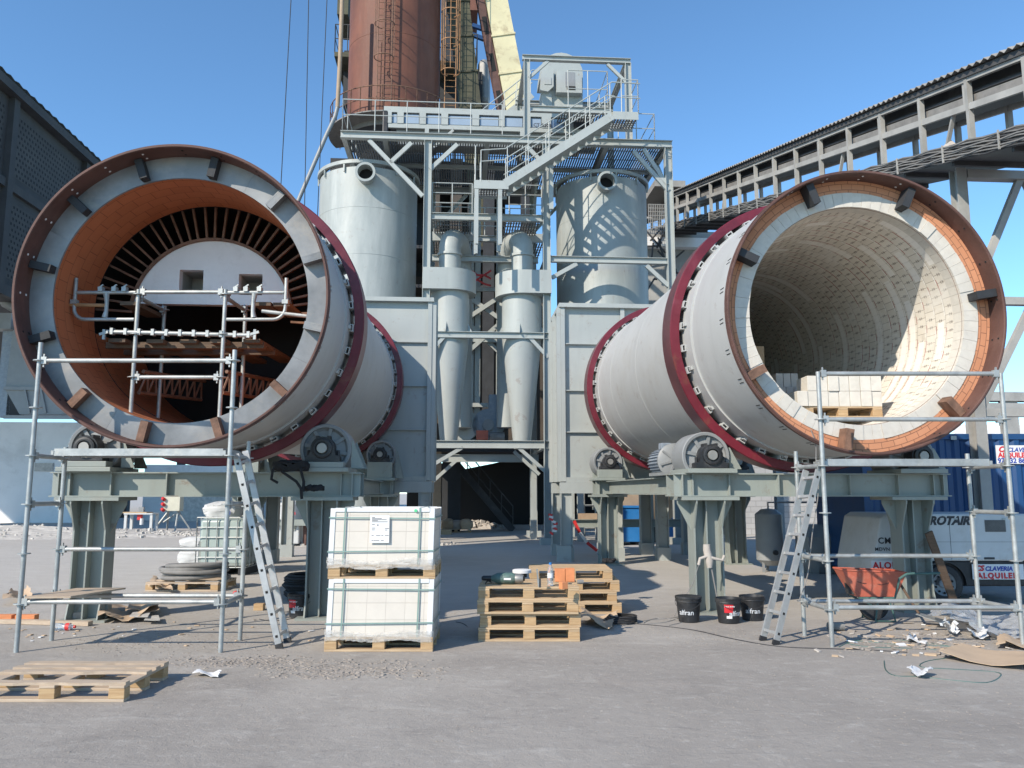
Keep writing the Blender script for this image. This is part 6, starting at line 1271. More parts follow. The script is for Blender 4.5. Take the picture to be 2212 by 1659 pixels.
cy1, l1, xc1 = make_cyclone('left grey dust cyclone with bent outlet pipe', (972, 83), 500, (972, 1, 495), 1, (577, 623, 726, 950))
cy2, l2, xc2 = make_cyclone('right grey dust cyclone with bent outlet pipe', (1127, 86), 500, (1128, -1, 498), -1, (582, 632, 730, 953))
# fans at the foot of the down pipes
for u, side, lab in ((1000, 1, 'fan housing below the left cyclone pipe, with an orange guard'), (1055, -1, 'blue grey fan housing between the cyclone cones')):
    y = FY + 2.2; c = st(u, 918, y); fh = thing('fan', lab, 'fan', (c.x, y, c.z - .6), site=True, group='fans behind the cyclone cones'); rr = .55
    m = MB(); pts = [(c.x + rr * math.cos(R(t)), y, c.z + rr * math.sin(R(t))) for t in range(-180, 91, 15)] if side > 0 else [(c.x - rr * math.cos(R(t)), y, c.z + rr * math.sin(R(t))) for t in range(-180, 91, 15)]
    pts += [(c.x - side * .02 + side * 0, y, c.z + rr * 1.9), (c.x - side * rr, y, c.z + rr * 1.9)]; m.prism(pts, (0, 0, 0), (0, .5, 0)); m.build('housing', M['tower'] if side > 0 else M['motor'], fh); MB().tube([(c.x, y - .1, c.z), (c.x, y - .002, c.z)], .2, 20).build('inlet', M['cast'], fh)
    if side > 0: MB().bb((c.x + .45, y - .25, c.z - .5), (c.x + .85, y - .05, c.z - .2)).build('guard', M['barrow'], fh, smooth=False); MB().tube([(c.x + .9, y - .2, c.z - .42), (c.x + 1.4, y - .2, c.z - .42)], .17, 16).build('motor', M['hose'], fh)
    MB().bb((c.x - .5, y, st(u, 958, y).z), (c.x + .5, y + .5, c.z - .5)).build('stand', T_, fh, smooth=False)

# ================================================================== RUSTY TOWER AND THE OLD PLANT BEHIND
TYc = 35.0; TR = 0; T = lambda u, v, dy=0: st(u, v, TYc + dy)
xa_, xb_ = T(753, 120).x, T(952, 120).x; tx, TR = (xa_ + xb_) / 2, (xb_ - xa_) / 2 * .985
zbt = st(800, 262, TYc - TR).z; ztop = T(850, -120).z
rt = thing('rusty_tower', 'tall rusty steel cylinder tower with caged ladders behind the steel tower', 'tower', (tx, TYc, 0), site=True)
MB().lathe([(TR, zbt + .5), (TR, ztop), (.01, ztop + .3)], 72, 'z', o=(tx, TYc, 0)).build('shell', M['rust_tower'], rt)
MB().lathe([(TR + .01, zbt - .12), (TR + .04, zbt - .1), (TR + .04, zbt + .46), (TR - .02, zbt + .5)], 72, 'z', o=(tx, TYc, 0)).build('skirt', M['hose'], rt)
MB().lathe([(TR, zbt - .1), (TR - .25, zbt - .3), (TR * .75, zbt - .7), (TR * .35, zbt - 2.2), (.4, zbt - 3), (.4, 2)], 48, 'z', o=(tx, TYc, 0)).build('hopper', M['dark'], rt)
for z in (zbt + 4.2, zbt + 7.6): MB().lathe([(TR - .001, z - .02), (TR + .008, z - .01), (TR + .008, z + .01), (TR - .001, z + .02)], 72, 'z', o=(tx, TYc, 0)).build('weld_seam', M['rust_tower'], rt)
def caged_ladder(par, p0, h, w, cage_r, mat, step=1.55, rungs=.3, out=(0, -1), bend=0):
    """p0: foot centre (site coords); out: horizontal direction away from the wall"""
    o = Vector((out[0], out[1], 0)).normalized(); sd_ = Vector((-o.y, o.x, 0)); U = Vector((0, 0, 1)); p0 = Vector(p0); m = MB()
    for s_ in (-1, 1): m.tube([p0 + sd_ * (s_ * w / 2), p0 + sd_ * (s_ * w / 2) + U * h], .022, 6)
    z = .2
    while z < h: m.tube([p0 - sd_ * (w / 2) + U * z, p0 + sd_ * (w / 2) + U * z], .013, 5); z += rungs
    ld = m.build('ladder', mat, par); m = MB(); z = 1.9
    while z < h:
        pts = [p0 + U * z + sd_ * (cage_r * math.cos(R(t))) * 1.0 + o * (cage_r * .9 * (1 + math.sin(R(t))) ) for t in range(-70, 251, 20)]; m.tube(pts, .022, 5); z += step
    for t in (-10, 40, 90, 140, 190): q = p0 + sd_ * (cage_r * math.cos(R(t))) + o * (cage_r * .9 * (1 + math.sin(R(t)))); m.tube([q + U * 1.9, q + U * h], .016, 5)
    m.build('cage', mat, ld)
pl_ = T(822, 262, -TR); caged_ladder(rt, (T(828, 262, -TR - .3).x, TYc - TR - .25, zbt + .7), ztop - zbt, .62, .42, M['rust_bar'])
pr2 = T(968, 262, -.6); caged_ladder(rt, (T(972, 250, -.8).x, TYc - .8, T(972, 250, -.8).z), ztop - zbt, .5, .42, M['rusty_yellow'], step=1.45)
# inspection ring with rail
zr = zbt + .15; m = MB(); pts = [(tx + (TR + .75) * math.cos(R(t)), TYc + (TR + .75) * math.sin(R(t)), zr) for t in range(-205, -28, 10)]
MB().lathe([(TR + .03, zr - .05), (TR + .8, zr - .05), (TR + .8, zr), (TR + .03, zr)], 60, 'z', o=(tx, TYc, 0), close=True, a0=R(160), a1=R(335)).build('ring_platform', M['hose'], rt); railing(rt, pts, 1.15, 1, 1, .022, M['rust_bar'])
# dust pipe beside the tower (tan below, grey bend)
vp_ = thing('vent_pipe', 'tan upright pipe with a slanting grey lower run left of the rusty tower', 'pipe', T(738, 240, -3), site=True); MB().tube([T(740, -30, -3), T(735, 120, -3), T(729, 232, -3)], .09, 14).build('upright_run', M['tan'], vp_); MB().tube([T(729, 232, -3), T(724, 252, -3), T(705, 292, -3), T(650, 420, -3), T(600, 540, -3)], .085, 14).build('slanting_run', M['cast'], vp_)
for i, (u0, u1, d) in enumerate(((632, 596, 0), (668, 655, 1), (709, 680, 2))):
    a_, b_ = T(u0, -60, -6 + d), T(u1, 600, -6 + d); b_ = a_ + (b_ - a_) * ((a_.z) / (a_.z - b_.z)); b_.y = TYc - 6 + d; tag(MB().tube([to_world(a_), to_world(b_)], .018, 5).build('guy_wire', M['dark']), ('leftmost thin guy wire against the sky left of the rusty tower', 'middle thin guy wire against the sky left of the rusty tower', 'thin guy wire nearest to the rusty tower on its left')[i], 'wire', 'guy wires left of the rusty tower')
# dark preheater tower behind, with floors and railings
PY = 40.0; Pq = lambda u, v, dy=0: st(u, v, PY + dy); ph = thing('old_tower', 'sooty old tower with dark floors and rails behind the rusty cylinder', 'tower', (Pq(900, 300).x, PY + 2, 0), site=True)
def pbox(nm, u0, v0, u1, v1, d0, d1, mat): a_, b_ = Pq(u0, v1, d0), Pq(u1, v0, d0); return MB().bb((a_.x, PY + d0, a_.z), (b_.x, PY + d1, b_.z)).build(nm, M[mat], ph, smooth=False)
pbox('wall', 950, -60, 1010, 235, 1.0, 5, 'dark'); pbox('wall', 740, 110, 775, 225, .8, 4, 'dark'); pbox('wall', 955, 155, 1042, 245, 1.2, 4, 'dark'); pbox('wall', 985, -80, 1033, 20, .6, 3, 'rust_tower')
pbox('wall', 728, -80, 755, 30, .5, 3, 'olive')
for u0, u1, v in ((726, 780, 125), (935, 1030, 143)):
    a_, b_ = Pq(u0, v), Pq(u1, v); MB().bb((a_.x, PY - .6, a_.z - .25), (b_.x, PY + 3, a_.z)).build('floor_slab', M['olive'], ph, smooth=False); railing(ph, [(a_.x, PY + 2, a_.z), (a_.x, PY - .5, a_.z), (b_.x, PY - .5, a_.z), (b_.x, PY + 2.5, a_.z)], 1.6, 2, 1, .03, M['dusty_dark'])
a_, b_ = Pq(1000, 75), Pq(1085, 95); MB().bar(Pq(1020, 55), Pq(1072, 72), .2, .2).build('tie_beam', M['blue'], ph, smooth=False); MB().bar(Pq(1020, 75), Pq(1078, 97), .2, .2).build('tie_beam', M['blue'], ph, smooth=False)
MB().bb((Pq(1035, 100).x, PY + 1.5, Pq(1035, 190).z), (Pq(1062, 100).x, PY + 3, Pq(1035, 90).z)).build('duct', M['cast'], ph, smooth=False, bevel=.3)
# inclined elevator casings: dark one and faded yellow one
def casing(nm, label, pts, w, d, mat, edge):
    r = thing(nm, label, 'elevator casing', (pts[0].x, pts[0].y, 0), site=True); p, q = pts; MB().bar(p, q, w, d, up=(0, -1, 0)).build('casing', M[mat], r, smooth=False); L = (q - p).length; dv = (q - p).normalized(); n = int(L / 1.75)
    for i in range(1, n + 1): c = p + dv * (i * L / (n + .5)); MB().bar(c, c + dv * .09, w + .10, d + .10, up=(0, -1, 0)).build('joint_band', M[mat], r, smooth=False)
    if edge:
        s_ = dv.cross(Vector((0, -1, 0))).normalized()
        for k in (-1, 1):
            off = -s_ * (w / 2 + .22) if s_.x > 0 else s_ * (w / 2 + .22)
            MB().bar(p + off + Vector((0, k * .2 - .1, 0)), q + off + Vector((0, k * .2 - .1, 0)), .36, .05, up=(0, -1, 0)).build('side_plate', M['rust'], r, smooth=False)
        for i in range(n * 1 + 1): c = p + dv * ((i + .4) * L / (n + .6)) + off + Vector((0, -.33, 0)); MB().bar(c - dv * .45, c + dv * .45, .2, .02, up=(0, -1, 0)).build('side_opening', M['void'], r, smooth=False)
    return r
QY = 35.4; Q = lambda u, v: st(u, v, QY)
casing('elevator_casing', 'dirty dark olive slanting elevator casing beside the caged ladder', [Q(1052, 560), Q(990, 10) + (Q(990, 10) - Q(1052, 560)) * .2], 1.0, .9, 'olive', False)
casing('elevator_casing', 'faded yellow slanting elevator casing against the sky', [Q(1118, 250), Q(1068, -10) + (Q(1068, -10) - Q(1118, 250)) * .4], 1.05, .8, 'yellow', True)
# sooty building behind the cyclones
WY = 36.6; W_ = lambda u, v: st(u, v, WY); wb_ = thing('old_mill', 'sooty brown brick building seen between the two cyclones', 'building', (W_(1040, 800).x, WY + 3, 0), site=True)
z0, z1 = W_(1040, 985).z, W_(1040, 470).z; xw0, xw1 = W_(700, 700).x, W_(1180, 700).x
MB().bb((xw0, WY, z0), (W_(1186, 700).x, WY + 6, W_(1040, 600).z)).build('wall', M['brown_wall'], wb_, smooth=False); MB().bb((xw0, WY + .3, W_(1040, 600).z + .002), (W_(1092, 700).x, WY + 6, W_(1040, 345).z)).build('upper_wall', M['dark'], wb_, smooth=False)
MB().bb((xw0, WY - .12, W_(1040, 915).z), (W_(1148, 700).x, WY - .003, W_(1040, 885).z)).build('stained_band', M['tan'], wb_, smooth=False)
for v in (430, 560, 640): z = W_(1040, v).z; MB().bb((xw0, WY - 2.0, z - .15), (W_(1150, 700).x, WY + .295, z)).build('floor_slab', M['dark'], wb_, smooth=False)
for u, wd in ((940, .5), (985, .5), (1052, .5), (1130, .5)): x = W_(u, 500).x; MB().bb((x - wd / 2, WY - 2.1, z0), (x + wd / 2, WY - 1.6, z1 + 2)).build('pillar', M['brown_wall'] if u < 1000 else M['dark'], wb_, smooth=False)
for v in (520, 380): a_, b_ = W_(925, v), W_(1010, v); railing(wb_, [(a_.x, WY - 2.05, a_.z), (b_.x, WY - 2.05, a_.z)], 1.1, 3, 1, .03, M['dusty_dark'])
# warning tape fluttering
tpz = st(1022, 590, FY + 3); tw = MB()
for k in range(3):
    p = [tpz + Vector((-.35 + .25 * i, .1 * k, .12 * math.sin(i * 1.9 + k * 2) - .15 * k)) for i in range(5)]
    for i in range(4): tw.bar(to_world(p[i]), to_world(p[i + 1]), .01, .07)
tag(tw.build('warning_tape', M['red'], smooth=False), 'red and white warning tape fluttering high between the cyclones', 'tape')
# shed at ground level behind the steel tower, its shade put in as black
DY = 40.0; D_ = lambda u, v: st(u, v, DY); sh = thing('dark_shed', 'shed painted black for its shade, with a sloping top edge behind the ground level passage', 'shed', (D_(1070, 1080).x, DY + 1, 0), site=True)
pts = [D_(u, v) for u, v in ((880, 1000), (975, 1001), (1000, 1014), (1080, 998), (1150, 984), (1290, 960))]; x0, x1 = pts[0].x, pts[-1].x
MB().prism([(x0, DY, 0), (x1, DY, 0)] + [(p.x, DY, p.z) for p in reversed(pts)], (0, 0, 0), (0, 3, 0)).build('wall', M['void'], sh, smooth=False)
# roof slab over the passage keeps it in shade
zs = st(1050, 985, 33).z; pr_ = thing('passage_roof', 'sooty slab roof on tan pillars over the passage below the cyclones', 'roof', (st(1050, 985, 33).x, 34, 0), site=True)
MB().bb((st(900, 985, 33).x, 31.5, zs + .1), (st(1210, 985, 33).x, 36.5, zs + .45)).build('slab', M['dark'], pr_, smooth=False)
for u, y, w, mt in ((939, 31.8, .5, 'tan'), (975, 33.0, .75, 'dark'), (1195, 33.5, .4, 'dark')): x = st(u, 1050, y).x; MB().bb((x - w / 2, y - .2, 0), (x + w / 2, y + .3, zs + .099)).build('pillar', M[mt], pr_, smooth=False)
# stair inside the passage
a_, b_ = st(1108, 1135, 33.4), st(985, 1000, 33.4); stp = thing('stair', 'dark steel stair in the shaded passage below the cyclones', 'stair', (a_.x, 33.4, 0), site=True); a_.z = .02
for dy in (0, .9): MB().bar(a_ + Vector((0, dy, 0)), b_ + Vector((0, dy, 0)), .04, .28).build('stringer', M['dusty_dark'], stp, smooth=False)
for i in range(13): p = a_.lerp(b_, (i + .5) / 13); MB().bb((p.x - .14, 33.42, p.z - .02), (p.x + .14, 34.28, p.z + .02)).build('tread', M['dusty_dark'], stp, smooth=False)
m = MB(); U = Vector((0, 0, 1)); m.tube([a_ + U * 1.0, b_ + U * 1.0], .03, 6); m.tube([a_ + U * .5, b_ + U * .5], .025, 6)
for i in range(6): p = a_.lerp(b_, i / 5); m.tube([p, p + U], .025, 6)
m.build('handrail', M['dusty_dark'], stp)
# sacks and rubble on a pallet in the passage
q = sgd(985, 1150); w_ = to_world(q); dpl = dup(pal0, (w_.x, w_.y, 0), PHI, 'dusty pallet with rubble sacks in the dark passage')
for i, (dx, dy, s_) in enumerate(((-.35, 0, .5), (.05, .1, .42), (.42, -.05, .48))): lump_bag('sack', ('leftmost', 'middle', 'rightmost')[i] + ' dusty brown rubble sack on the pallet in the dark passage', 'sack', (w_.x + dx, w_.y + dy, PH + .005), .5, .5, s_ * .8, ('card', 'grey_brick', 'card')[i], 30 + i, .5, 'rubble sacks in the passage')
q = to_world(sgd(1025, 1143)); heap('rubble', 'rubble in the shade at the back of the passage', 'rubble', (q.x, q.y + .5), 1.2, .5, .35, 'grey_brick', 90, .2, 9)
q = to_world(sgd(948, 1155)); tag(MB().bb((q.x - .4, q.y, .0), (q.x + .45, q.y + .6, .18)).build('board_stack', M['wood'], smooth=False), 'low stack of tan boards at the left edge of the passage', 'boards')

# ------------------------------------------------------------------ things under and behind the right hood
z = sgd(1350, 1240); hbar = st(1400, 1130, 22.5)
br_ = thing('barrier_beam', 'grey steel beam at knee height behind the right hood legs', 'beam', (hbar.x, 22.5, 0), site=True); xA, xB = st(1205, 1130, 22.5).x, st(1600, 1130, 22.5).x
MB().ibeam((xA, 22.5, hbar.z), (xB, 22.5, hbar.z), .2, .22).build('beam', M['green'], br_, smooth=False)
for u in (1215, 1405, 1500, 1590): x = st(u, 1130, 22.5).x; MB().ibeam((x, 22.63, .0), (x, 22.63, hbar.z + 1.6 if u > 1300 else hbar.z - .112), .22, .2, up=(0, 1, 0)).build('post', M['green'], br_, smooth=False)
def bin_(label, u, v, w, d, h, mat, sy=None):
    q = sgd(u, v); r = thing('bin', label, 'bin', (q.x, q.y + d / 2, 0), site=True, group='blue steel bins')
    MB().prism([(q.x - w / 2 + .06, q.y, .1), (q.x + w / 2 - .06, q.y, .1), (q.x + w / 2, q.y, h), (q.x - w / 2, q.y, h)], (0, 0, 0), (0, d, 0)).build('body', M[mat], r, smooth=False, bevel=.02); MB().bb((q.x - w / 2 - .04, q.y - .04, h + .002), (q.x + w / 2 + .04, q.y + d + .04, h + .06)).build('lid', M[mat], r, smooth=False)
    for s_ in (-1, 1): MB().bb((q.x + s_ * w * .35 - .08, q.y + .1, 0), (q.x + s_ * w * .35 + .08, q.y + d - .1, .1)).build('skid', M['dark'], r, smooth=False)
bin_('large blue steel bin behind the back left column of the right frame', 1352, 1178, 1.15, 1.0, 1.12, 'blue_bin'); bin_('lower blue steel bin right of the large blue bin', 1440, 1168, 1.0, .9, .72, 'blue_bin')
q = sgd(1385, 1170); hpz = st(1390, 1085, q.y).z; hp2 = thing('hopper', 'brown rounded hopper hanging behind the right frame columns', 'hopper', (st(1395, 1085, 26).x, 26, 0), site=True); o = (st(1392, 1085, 26).x, 26, 0); zz = st(1392, 1040, 26).z
MB().lathe([(1.3, zz + .6), (1.3, zz - .1), (.95, zz - 1.1), (.6, zz - 1.45), (0, zz - 1.45)], 40, 'z', o=o).build('vessel', M['tan'], hp2); MB().lathe([(.5, zz - 1.45), (.5, 0)], 20, 'z', o=o).build('stand', M['dark'], hp2)
q = st(1255, 1200, 20.9); tpm = MB(); a_ = [to_world(st(u, v, 20.6)) for u, v in ((1240, 1125), (1252, 1150), (1268, 1172), (1290, 1190), (1300, 1198))]
for i in range(4): tpm.cur = i % 2; tpm.bar(a_[i], a_[i + 1], .01, .08)
tag(tpm.build('warning_tape', [M['red'], M['white_plastic']], smooth=False), 'red and white tape sagging between the legs of the right hood', 'tape')
tpm = MB()
for i in range(9): p = to_world(st(1193 + random.uniform(-5, 8), 1112 + i * 5, 18.7)); tpm.cur = i % 2; tpm.box(p, (.10, .03, .05), Matrix.Rotation(random.uniform(-.8, .8), 3, 'Y'))
tag(tpm.build('warning_tape', [M['red'], M['white_plastic']], smooth=False), 'red and white tape knotted on the left leg of the right hood', 'tape')
q = st(1270, 1123, 22.5); tag(MB().bb(to_world((q.x - .28, 22.42, hbar.z + .113)), to_world((q.x + .28, 22.42, hbar.z + .113)) + Vector((0, .2, .16))).build('brick_block', M['tan'], smooth=False), 'tan brick block resting on the barrier beam', 'brick')
sf = thing('scaffold', 'small galvanised scaffold frame far behind the right hood legs', 'scaffold', (st(1290, 1150, 27).x, 27, 0), site=True, group='tube scaffolds')
for u in (1262, 1288, 1316): x = st(u, 1150, 27).x; MB().tube([(x, 27, 0), (x, 27, 4.2)], .04, 8).build('standard', M['zinc'], sf)
for v in (1060, 1092, 1113, 1140): z = st(1290, v, 27).z; MB().tube([(st(1258, v, 27).x, 27, z), (st(1330, v, 27).x, 27, z)], .035, 8).build('ledger', M['zinc'], sf)
q = sgd(1300, 1213); tag(MB().bb(to_world((q.x - 1.05, q.y, 0)), to_world((q.x - 1.05, q.y, 0)) + Vector((.34, .3, .36))).build('plinth', M['tower'], smooth=False), 'small grey steel plinth on the ground between the right hood legs', 'plinth')
# block wall behind the right kiln frame
a_, b_ = st(1560, 1000, 30), st(1880, 1000, 30); w_ = MB(); A, B = to_world((a_.x, 30, 0)), to_world((b_.x, 30, 0)); L = (B - A).length; w_.add([A, B, B + Vector((0, 0, 3.4)), A + Vector((0, 0, 3.4)), A + Vector((0, .3, 0)), B + Vector((0, .3, 0)), B + Vector((0, .3, 3.4)), A + Vector((0, .3, 3.4))], [(0, 1, 2, 3), (5, 4, 7, 6), (3, 2, 6, 7), (1, 5, 6, 2), (4, 0, 3, 7)], [[(0, 0), (L, 0), (L, 3.4), (0, 3.4)]] * 5)
tag(w_.build('block_wall', M['block_wall'], smooth=False, fix=False), 'grey concrete block wall behind the right kiln frame', 'wall')

# ================================================================== CONVEYOR GALLERY on the right, rising away from the yard (site frame, along local y)
s_ = 1.45; n0 = 9.03; GX = st(2100, 301, s_ * n0).x
def gpt(u, v):                                           # a point of the gallery's near side plane x = GX
    d = ray(u, v); c, sn = math.cos(PHI), math.sin(PHI); dx, dy = d.x * c + d.y * sn, -d.x * sn + d.y * c; t = GX / dx; return Vector((GX, dy * t, CAMH + d.z * t))
gal = thing('conveyor_gallery', 'dusty roofed conveyor gallery climbing away on the right over the white lined kiln', 'conveyor', (GX + .37, 14, 0), site=True)
kx = lambda x: 1382.5 + x * .375; ky = lambda y: 69.1 + y * .375
pA, pB = gpt(kx(1913), ky(590)), gpt(kx(302), ky(1025)); slope = (pB.z - pA.z) / (pB.y - pA.y)
zlow = lambda y: pA.z + slope * (y - pA.y)
tA, tB = gpt(kx(1913), ky(262)), gpt(kx(302), ky(905)); slope = (tB.z - tA.z) / (tB.y - tA.y); hgt = tA.z - zlow(tA.y)
mA = gpt(kx(1913), ky(425)); hm = mA.z - zlow(mA.y); rA = gpt(kx(1913), ky(195)); hr = rA.z - zlow(rA.y)
ya, yb = 7.0, tB.y + 12; GW = .74
P3 = lambda y, h, x=0.0: Vector((GX + x, y, zlow(y) + h))
for x in (0, GW):
    for h, w, hh in ((-.46, .08, .10), (hm, .07, .12), (hgt, .08, .10)): MB().bar(P3(ya, h, x), P3(yb, h, x), w, hh).build('chord', M['dusty'], gal, smooth=False)
np_ = int((yb - ya) / s_); 
for i in range(np_ + 1):
    y = s_ * n0 + (i - 4) * s_
    if y > yb or y < ya: continue
    for x in (0, GW): MB().bar(P3(y, -.48, x), P3(y, hgt, x), .08, .10, up=(1, 0, 0)).build('post', M['dusty'], gal, smooth=False)
    if i % 2 == 0: MB().bar(P3(y + .12, hm, .03), P3(y + .12, hgt, .03), .05, .09, up=(1, 0, 0)).build('post', M['dusty'], gal, smooth=False)
    # curved idler bracket and belt roller
    yi = y + s_ * .5; b_ = MB(); b_.tube([P3(yi, hm + .02, .22), P3(yi, hm + .16, .18), P3(yi - .02, hm + .24, .22), P3(yi - .02, hm + .27, .30)], .032, 8); ib_ = b_.build('idler_bracket', M['dusty'], gal); MB().tube([P3(yi, hm + .12, .3), P3(yi, hm + .12, GW - .3)], .07, 10).build('roller', M['dusty_dark'], ib_)
# belt, deck sheets, roof
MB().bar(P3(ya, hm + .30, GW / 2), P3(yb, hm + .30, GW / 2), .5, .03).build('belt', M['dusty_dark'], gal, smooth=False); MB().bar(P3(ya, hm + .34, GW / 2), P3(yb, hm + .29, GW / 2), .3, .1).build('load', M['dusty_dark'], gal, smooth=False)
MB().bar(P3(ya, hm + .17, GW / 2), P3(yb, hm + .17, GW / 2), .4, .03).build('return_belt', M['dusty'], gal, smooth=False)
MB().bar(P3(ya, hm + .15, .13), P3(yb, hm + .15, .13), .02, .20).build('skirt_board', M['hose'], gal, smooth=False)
h0_, h1_ = hm + .42, hr + .05; MB().bar(P3(ya, (h0_ + h1_) / 2, .38), P3(yb, (h0_ + h1_) / 2, .38), .02, h1_ - h0_).build('roof_shade_sheet', M['dusty_dark'], gal, smooth=False)  # dark sheet added in place of the shade below the gallery roof
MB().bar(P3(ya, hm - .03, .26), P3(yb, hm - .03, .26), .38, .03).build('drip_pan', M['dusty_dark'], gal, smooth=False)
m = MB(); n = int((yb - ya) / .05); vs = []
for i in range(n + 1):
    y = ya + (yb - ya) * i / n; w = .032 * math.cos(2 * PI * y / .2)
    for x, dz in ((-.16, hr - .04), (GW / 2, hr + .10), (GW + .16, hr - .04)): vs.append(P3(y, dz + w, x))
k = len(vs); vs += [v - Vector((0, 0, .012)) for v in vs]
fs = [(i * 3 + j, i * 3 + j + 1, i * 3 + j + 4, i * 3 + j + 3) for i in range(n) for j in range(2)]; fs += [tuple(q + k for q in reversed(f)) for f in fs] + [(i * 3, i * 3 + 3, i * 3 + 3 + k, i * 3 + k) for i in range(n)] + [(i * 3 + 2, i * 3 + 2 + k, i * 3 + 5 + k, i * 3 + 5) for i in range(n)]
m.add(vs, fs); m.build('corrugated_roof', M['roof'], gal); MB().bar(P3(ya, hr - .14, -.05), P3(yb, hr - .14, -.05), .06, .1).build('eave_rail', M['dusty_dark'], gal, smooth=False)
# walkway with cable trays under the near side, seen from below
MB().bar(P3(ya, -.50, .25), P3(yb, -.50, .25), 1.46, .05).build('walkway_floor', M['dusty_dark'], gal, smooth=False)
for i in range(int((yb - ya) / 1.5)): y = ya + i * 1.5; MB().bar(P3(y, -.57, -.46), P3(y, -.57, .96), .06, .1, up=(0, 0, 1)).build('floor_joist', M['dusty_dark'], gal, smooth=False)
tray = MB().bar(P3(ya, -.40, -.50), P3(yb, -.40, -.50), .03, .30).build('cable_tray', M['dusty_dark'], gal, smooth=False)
for k in range(9):
    pts = []; nn = 90
    for i in range(nn + 1): y = ya + (yb - ya) * i / nn; pts.append(P3(y, -.54 + .034 * k + .022 * math.sin(i * 2.3 + k * 1.7), -.535 - .014 * (k % 3)))
    MB().tube(pts, .017, 5).build('cable', M['hose'] if k % 3 else M['dusty_dark'], tray)
for i in range(int((yb - ya) / s_)): y = ya + .3 + i * s_; MB().bar(P3(y, -.56, -.575), P3(y, -.23, -.575), .02, .03, up=(1, 0, 0)).build('tray_clip', M['dusty'], tray, smooth=False)
# spilled white dust heaps on the walkway
for u, v, sc in ((kx(1760), ky(640), .55), (kx(1140), ky(800), .42), (kx(470), ky(1000), .5), (kx(250), ky(1050), .55)):
    g0 = gpt(u, v); rnd = random.Random(int(u)); m = MB(); vs = [P3(g0.y, -.46 + sc * .95, .1)]; nn = 14
    for j in (1, 2, 3):
        for i in range(nn): a_ = 2 * PI * i / nn; vs.append(P3(g0.y + sc * j / 3 * math.cos(a_) * rnd.uniform(.85, 1.15), (-.46 + sc * .95 * (1 - j / 3) * rnd.uniform(.8, 1.1)) if j < 3 else -.48, .1 + sc * .7 * j / 3 * math.sin(a_)))
    m.add(vs, [(0, 1 + i, 1 + (i + 1) % nn) for i in range(nn)] + [(1 + (j - 1) * nn + i, 1 + j * nn + i, 1 + j * nn + (i + 1) % nn, 1 + (j - 1) * nn + (i + 1) % nn) for j in (1, 2) for i in range(nn)]); m.build('spilled_dust', M['grey_brick'], gal)
    MB().bar(P3(g0.y - .25, hm, .05), P3(g0.y + .2, -.45, .05), .05, .07, up=(1, 0, 0)).build('diagonal', M['dusty'], gal, smooth=False)
# trestle legs with braces
gl_ = gpt(2066, 340); yl = gl_.y
def leg(x, y): return MB().ibeam((GX + x, y, 0), (GX + x, y, zlow(y) - .60), .2, .22, .02, up=(0, 1, 0)).build('trestle_leg', M['dusty'], gal, smooth=False)
leg(.0, yl); leg(2.3, yl + .0); MB().bar((GX + .13, yl, zlow(yl) - .70), (GX + 2.17, yl, zlow(yl) - .70), .2, .16).build('trestle_beam', M['dusty'], gal, smooth=False)
xb2 = GX + 2.3; zt_ = zlow(yl) - .35
for z0_, z1_ in ((zt_ - .3, zt_ - 2.75), (zt_ - 2.75, zt_ - 4.8)):
    MB().bar((GX, yl, z1_), (xb2, yl, z1_), .14, .14).build('trestle_beam', M['dusty'], gal, smooth=False)
    MB().bar((GX + 1.25, yl, z0_), (GX + .1, yl, z1_ + .1), .12, .1, up=(0, 1, 0)).build('trestle_brace', M['dusty'], gal, smooth=False); MB().bar((GX + 1.25, yl, z0_), (xb2 - .1, yl, z1_ + .1), .12, .1, up=(0, 1, 0)).build('trestle_brace', M['dusty'], gal, smooth=False)
for yy in (yl + 9, yl + 20, yl + 32): leg(0, yy); leg(1.35, yy)
# grey plant at the gallery's far end, with a mesh landing
gx = st(1480, 600, 33); gb = thing('transfer_house', 'pale grey dusty transfer house with stained walls at the far end of the gallery', 'building', (gx.x, 35, 0), site=True); a_, b_ = st(1405, 900, 33), st(1640, 520, 33)
MB().bb((a_.x - .2, 33, 0), (b_.x, 38, st(1500, 500, 33).z)).build('wall', M['dusty'], gb, smooth=False); MB().bb((a_.x - .3, 32.6, st(1500, 540, 33).z), (b_.x, 32.995, st(1500, 520, 33).z)).build('ledge', M['conc_light'], gb, smooth=False)
MB().bb((st(1405, 430, 33).x, 32.2, st(1450, 418, 33).z), (st(1470, 430, 33).x, 36, st(1450, 405, 33).z)).build('canopy', M['roof'], gb, smooth=False)
m = MB(); a_, b_ = st(1402, 505, 32), st(1445, 505, 32)
for i in range(12): x = a_.x + (b_.x - a_.x) * i / 11; m.bar((x, 32, a_.z), (x, 32, a_.z + 1.3), .02, .02)
for i in range(9): z = a_.z + 1.3 * i / 8; m.bar((a_.x, 32, z), (b_.x, 32, z), .02, .02)
m.build('mesh_guard', M['dusty'], gb, smooth=False)
for i in range(16): p = st(1405 + (i * 37) % 60, 520 + (i * 53) % 90, 32.4); q = p + Vector((random.uniform(-1, 1), -.1, random.uniform(-1.2, 1.2))); MB().tube([p, q], .04, 5).build('loose_pipe', M['dusty_dark'], gb)
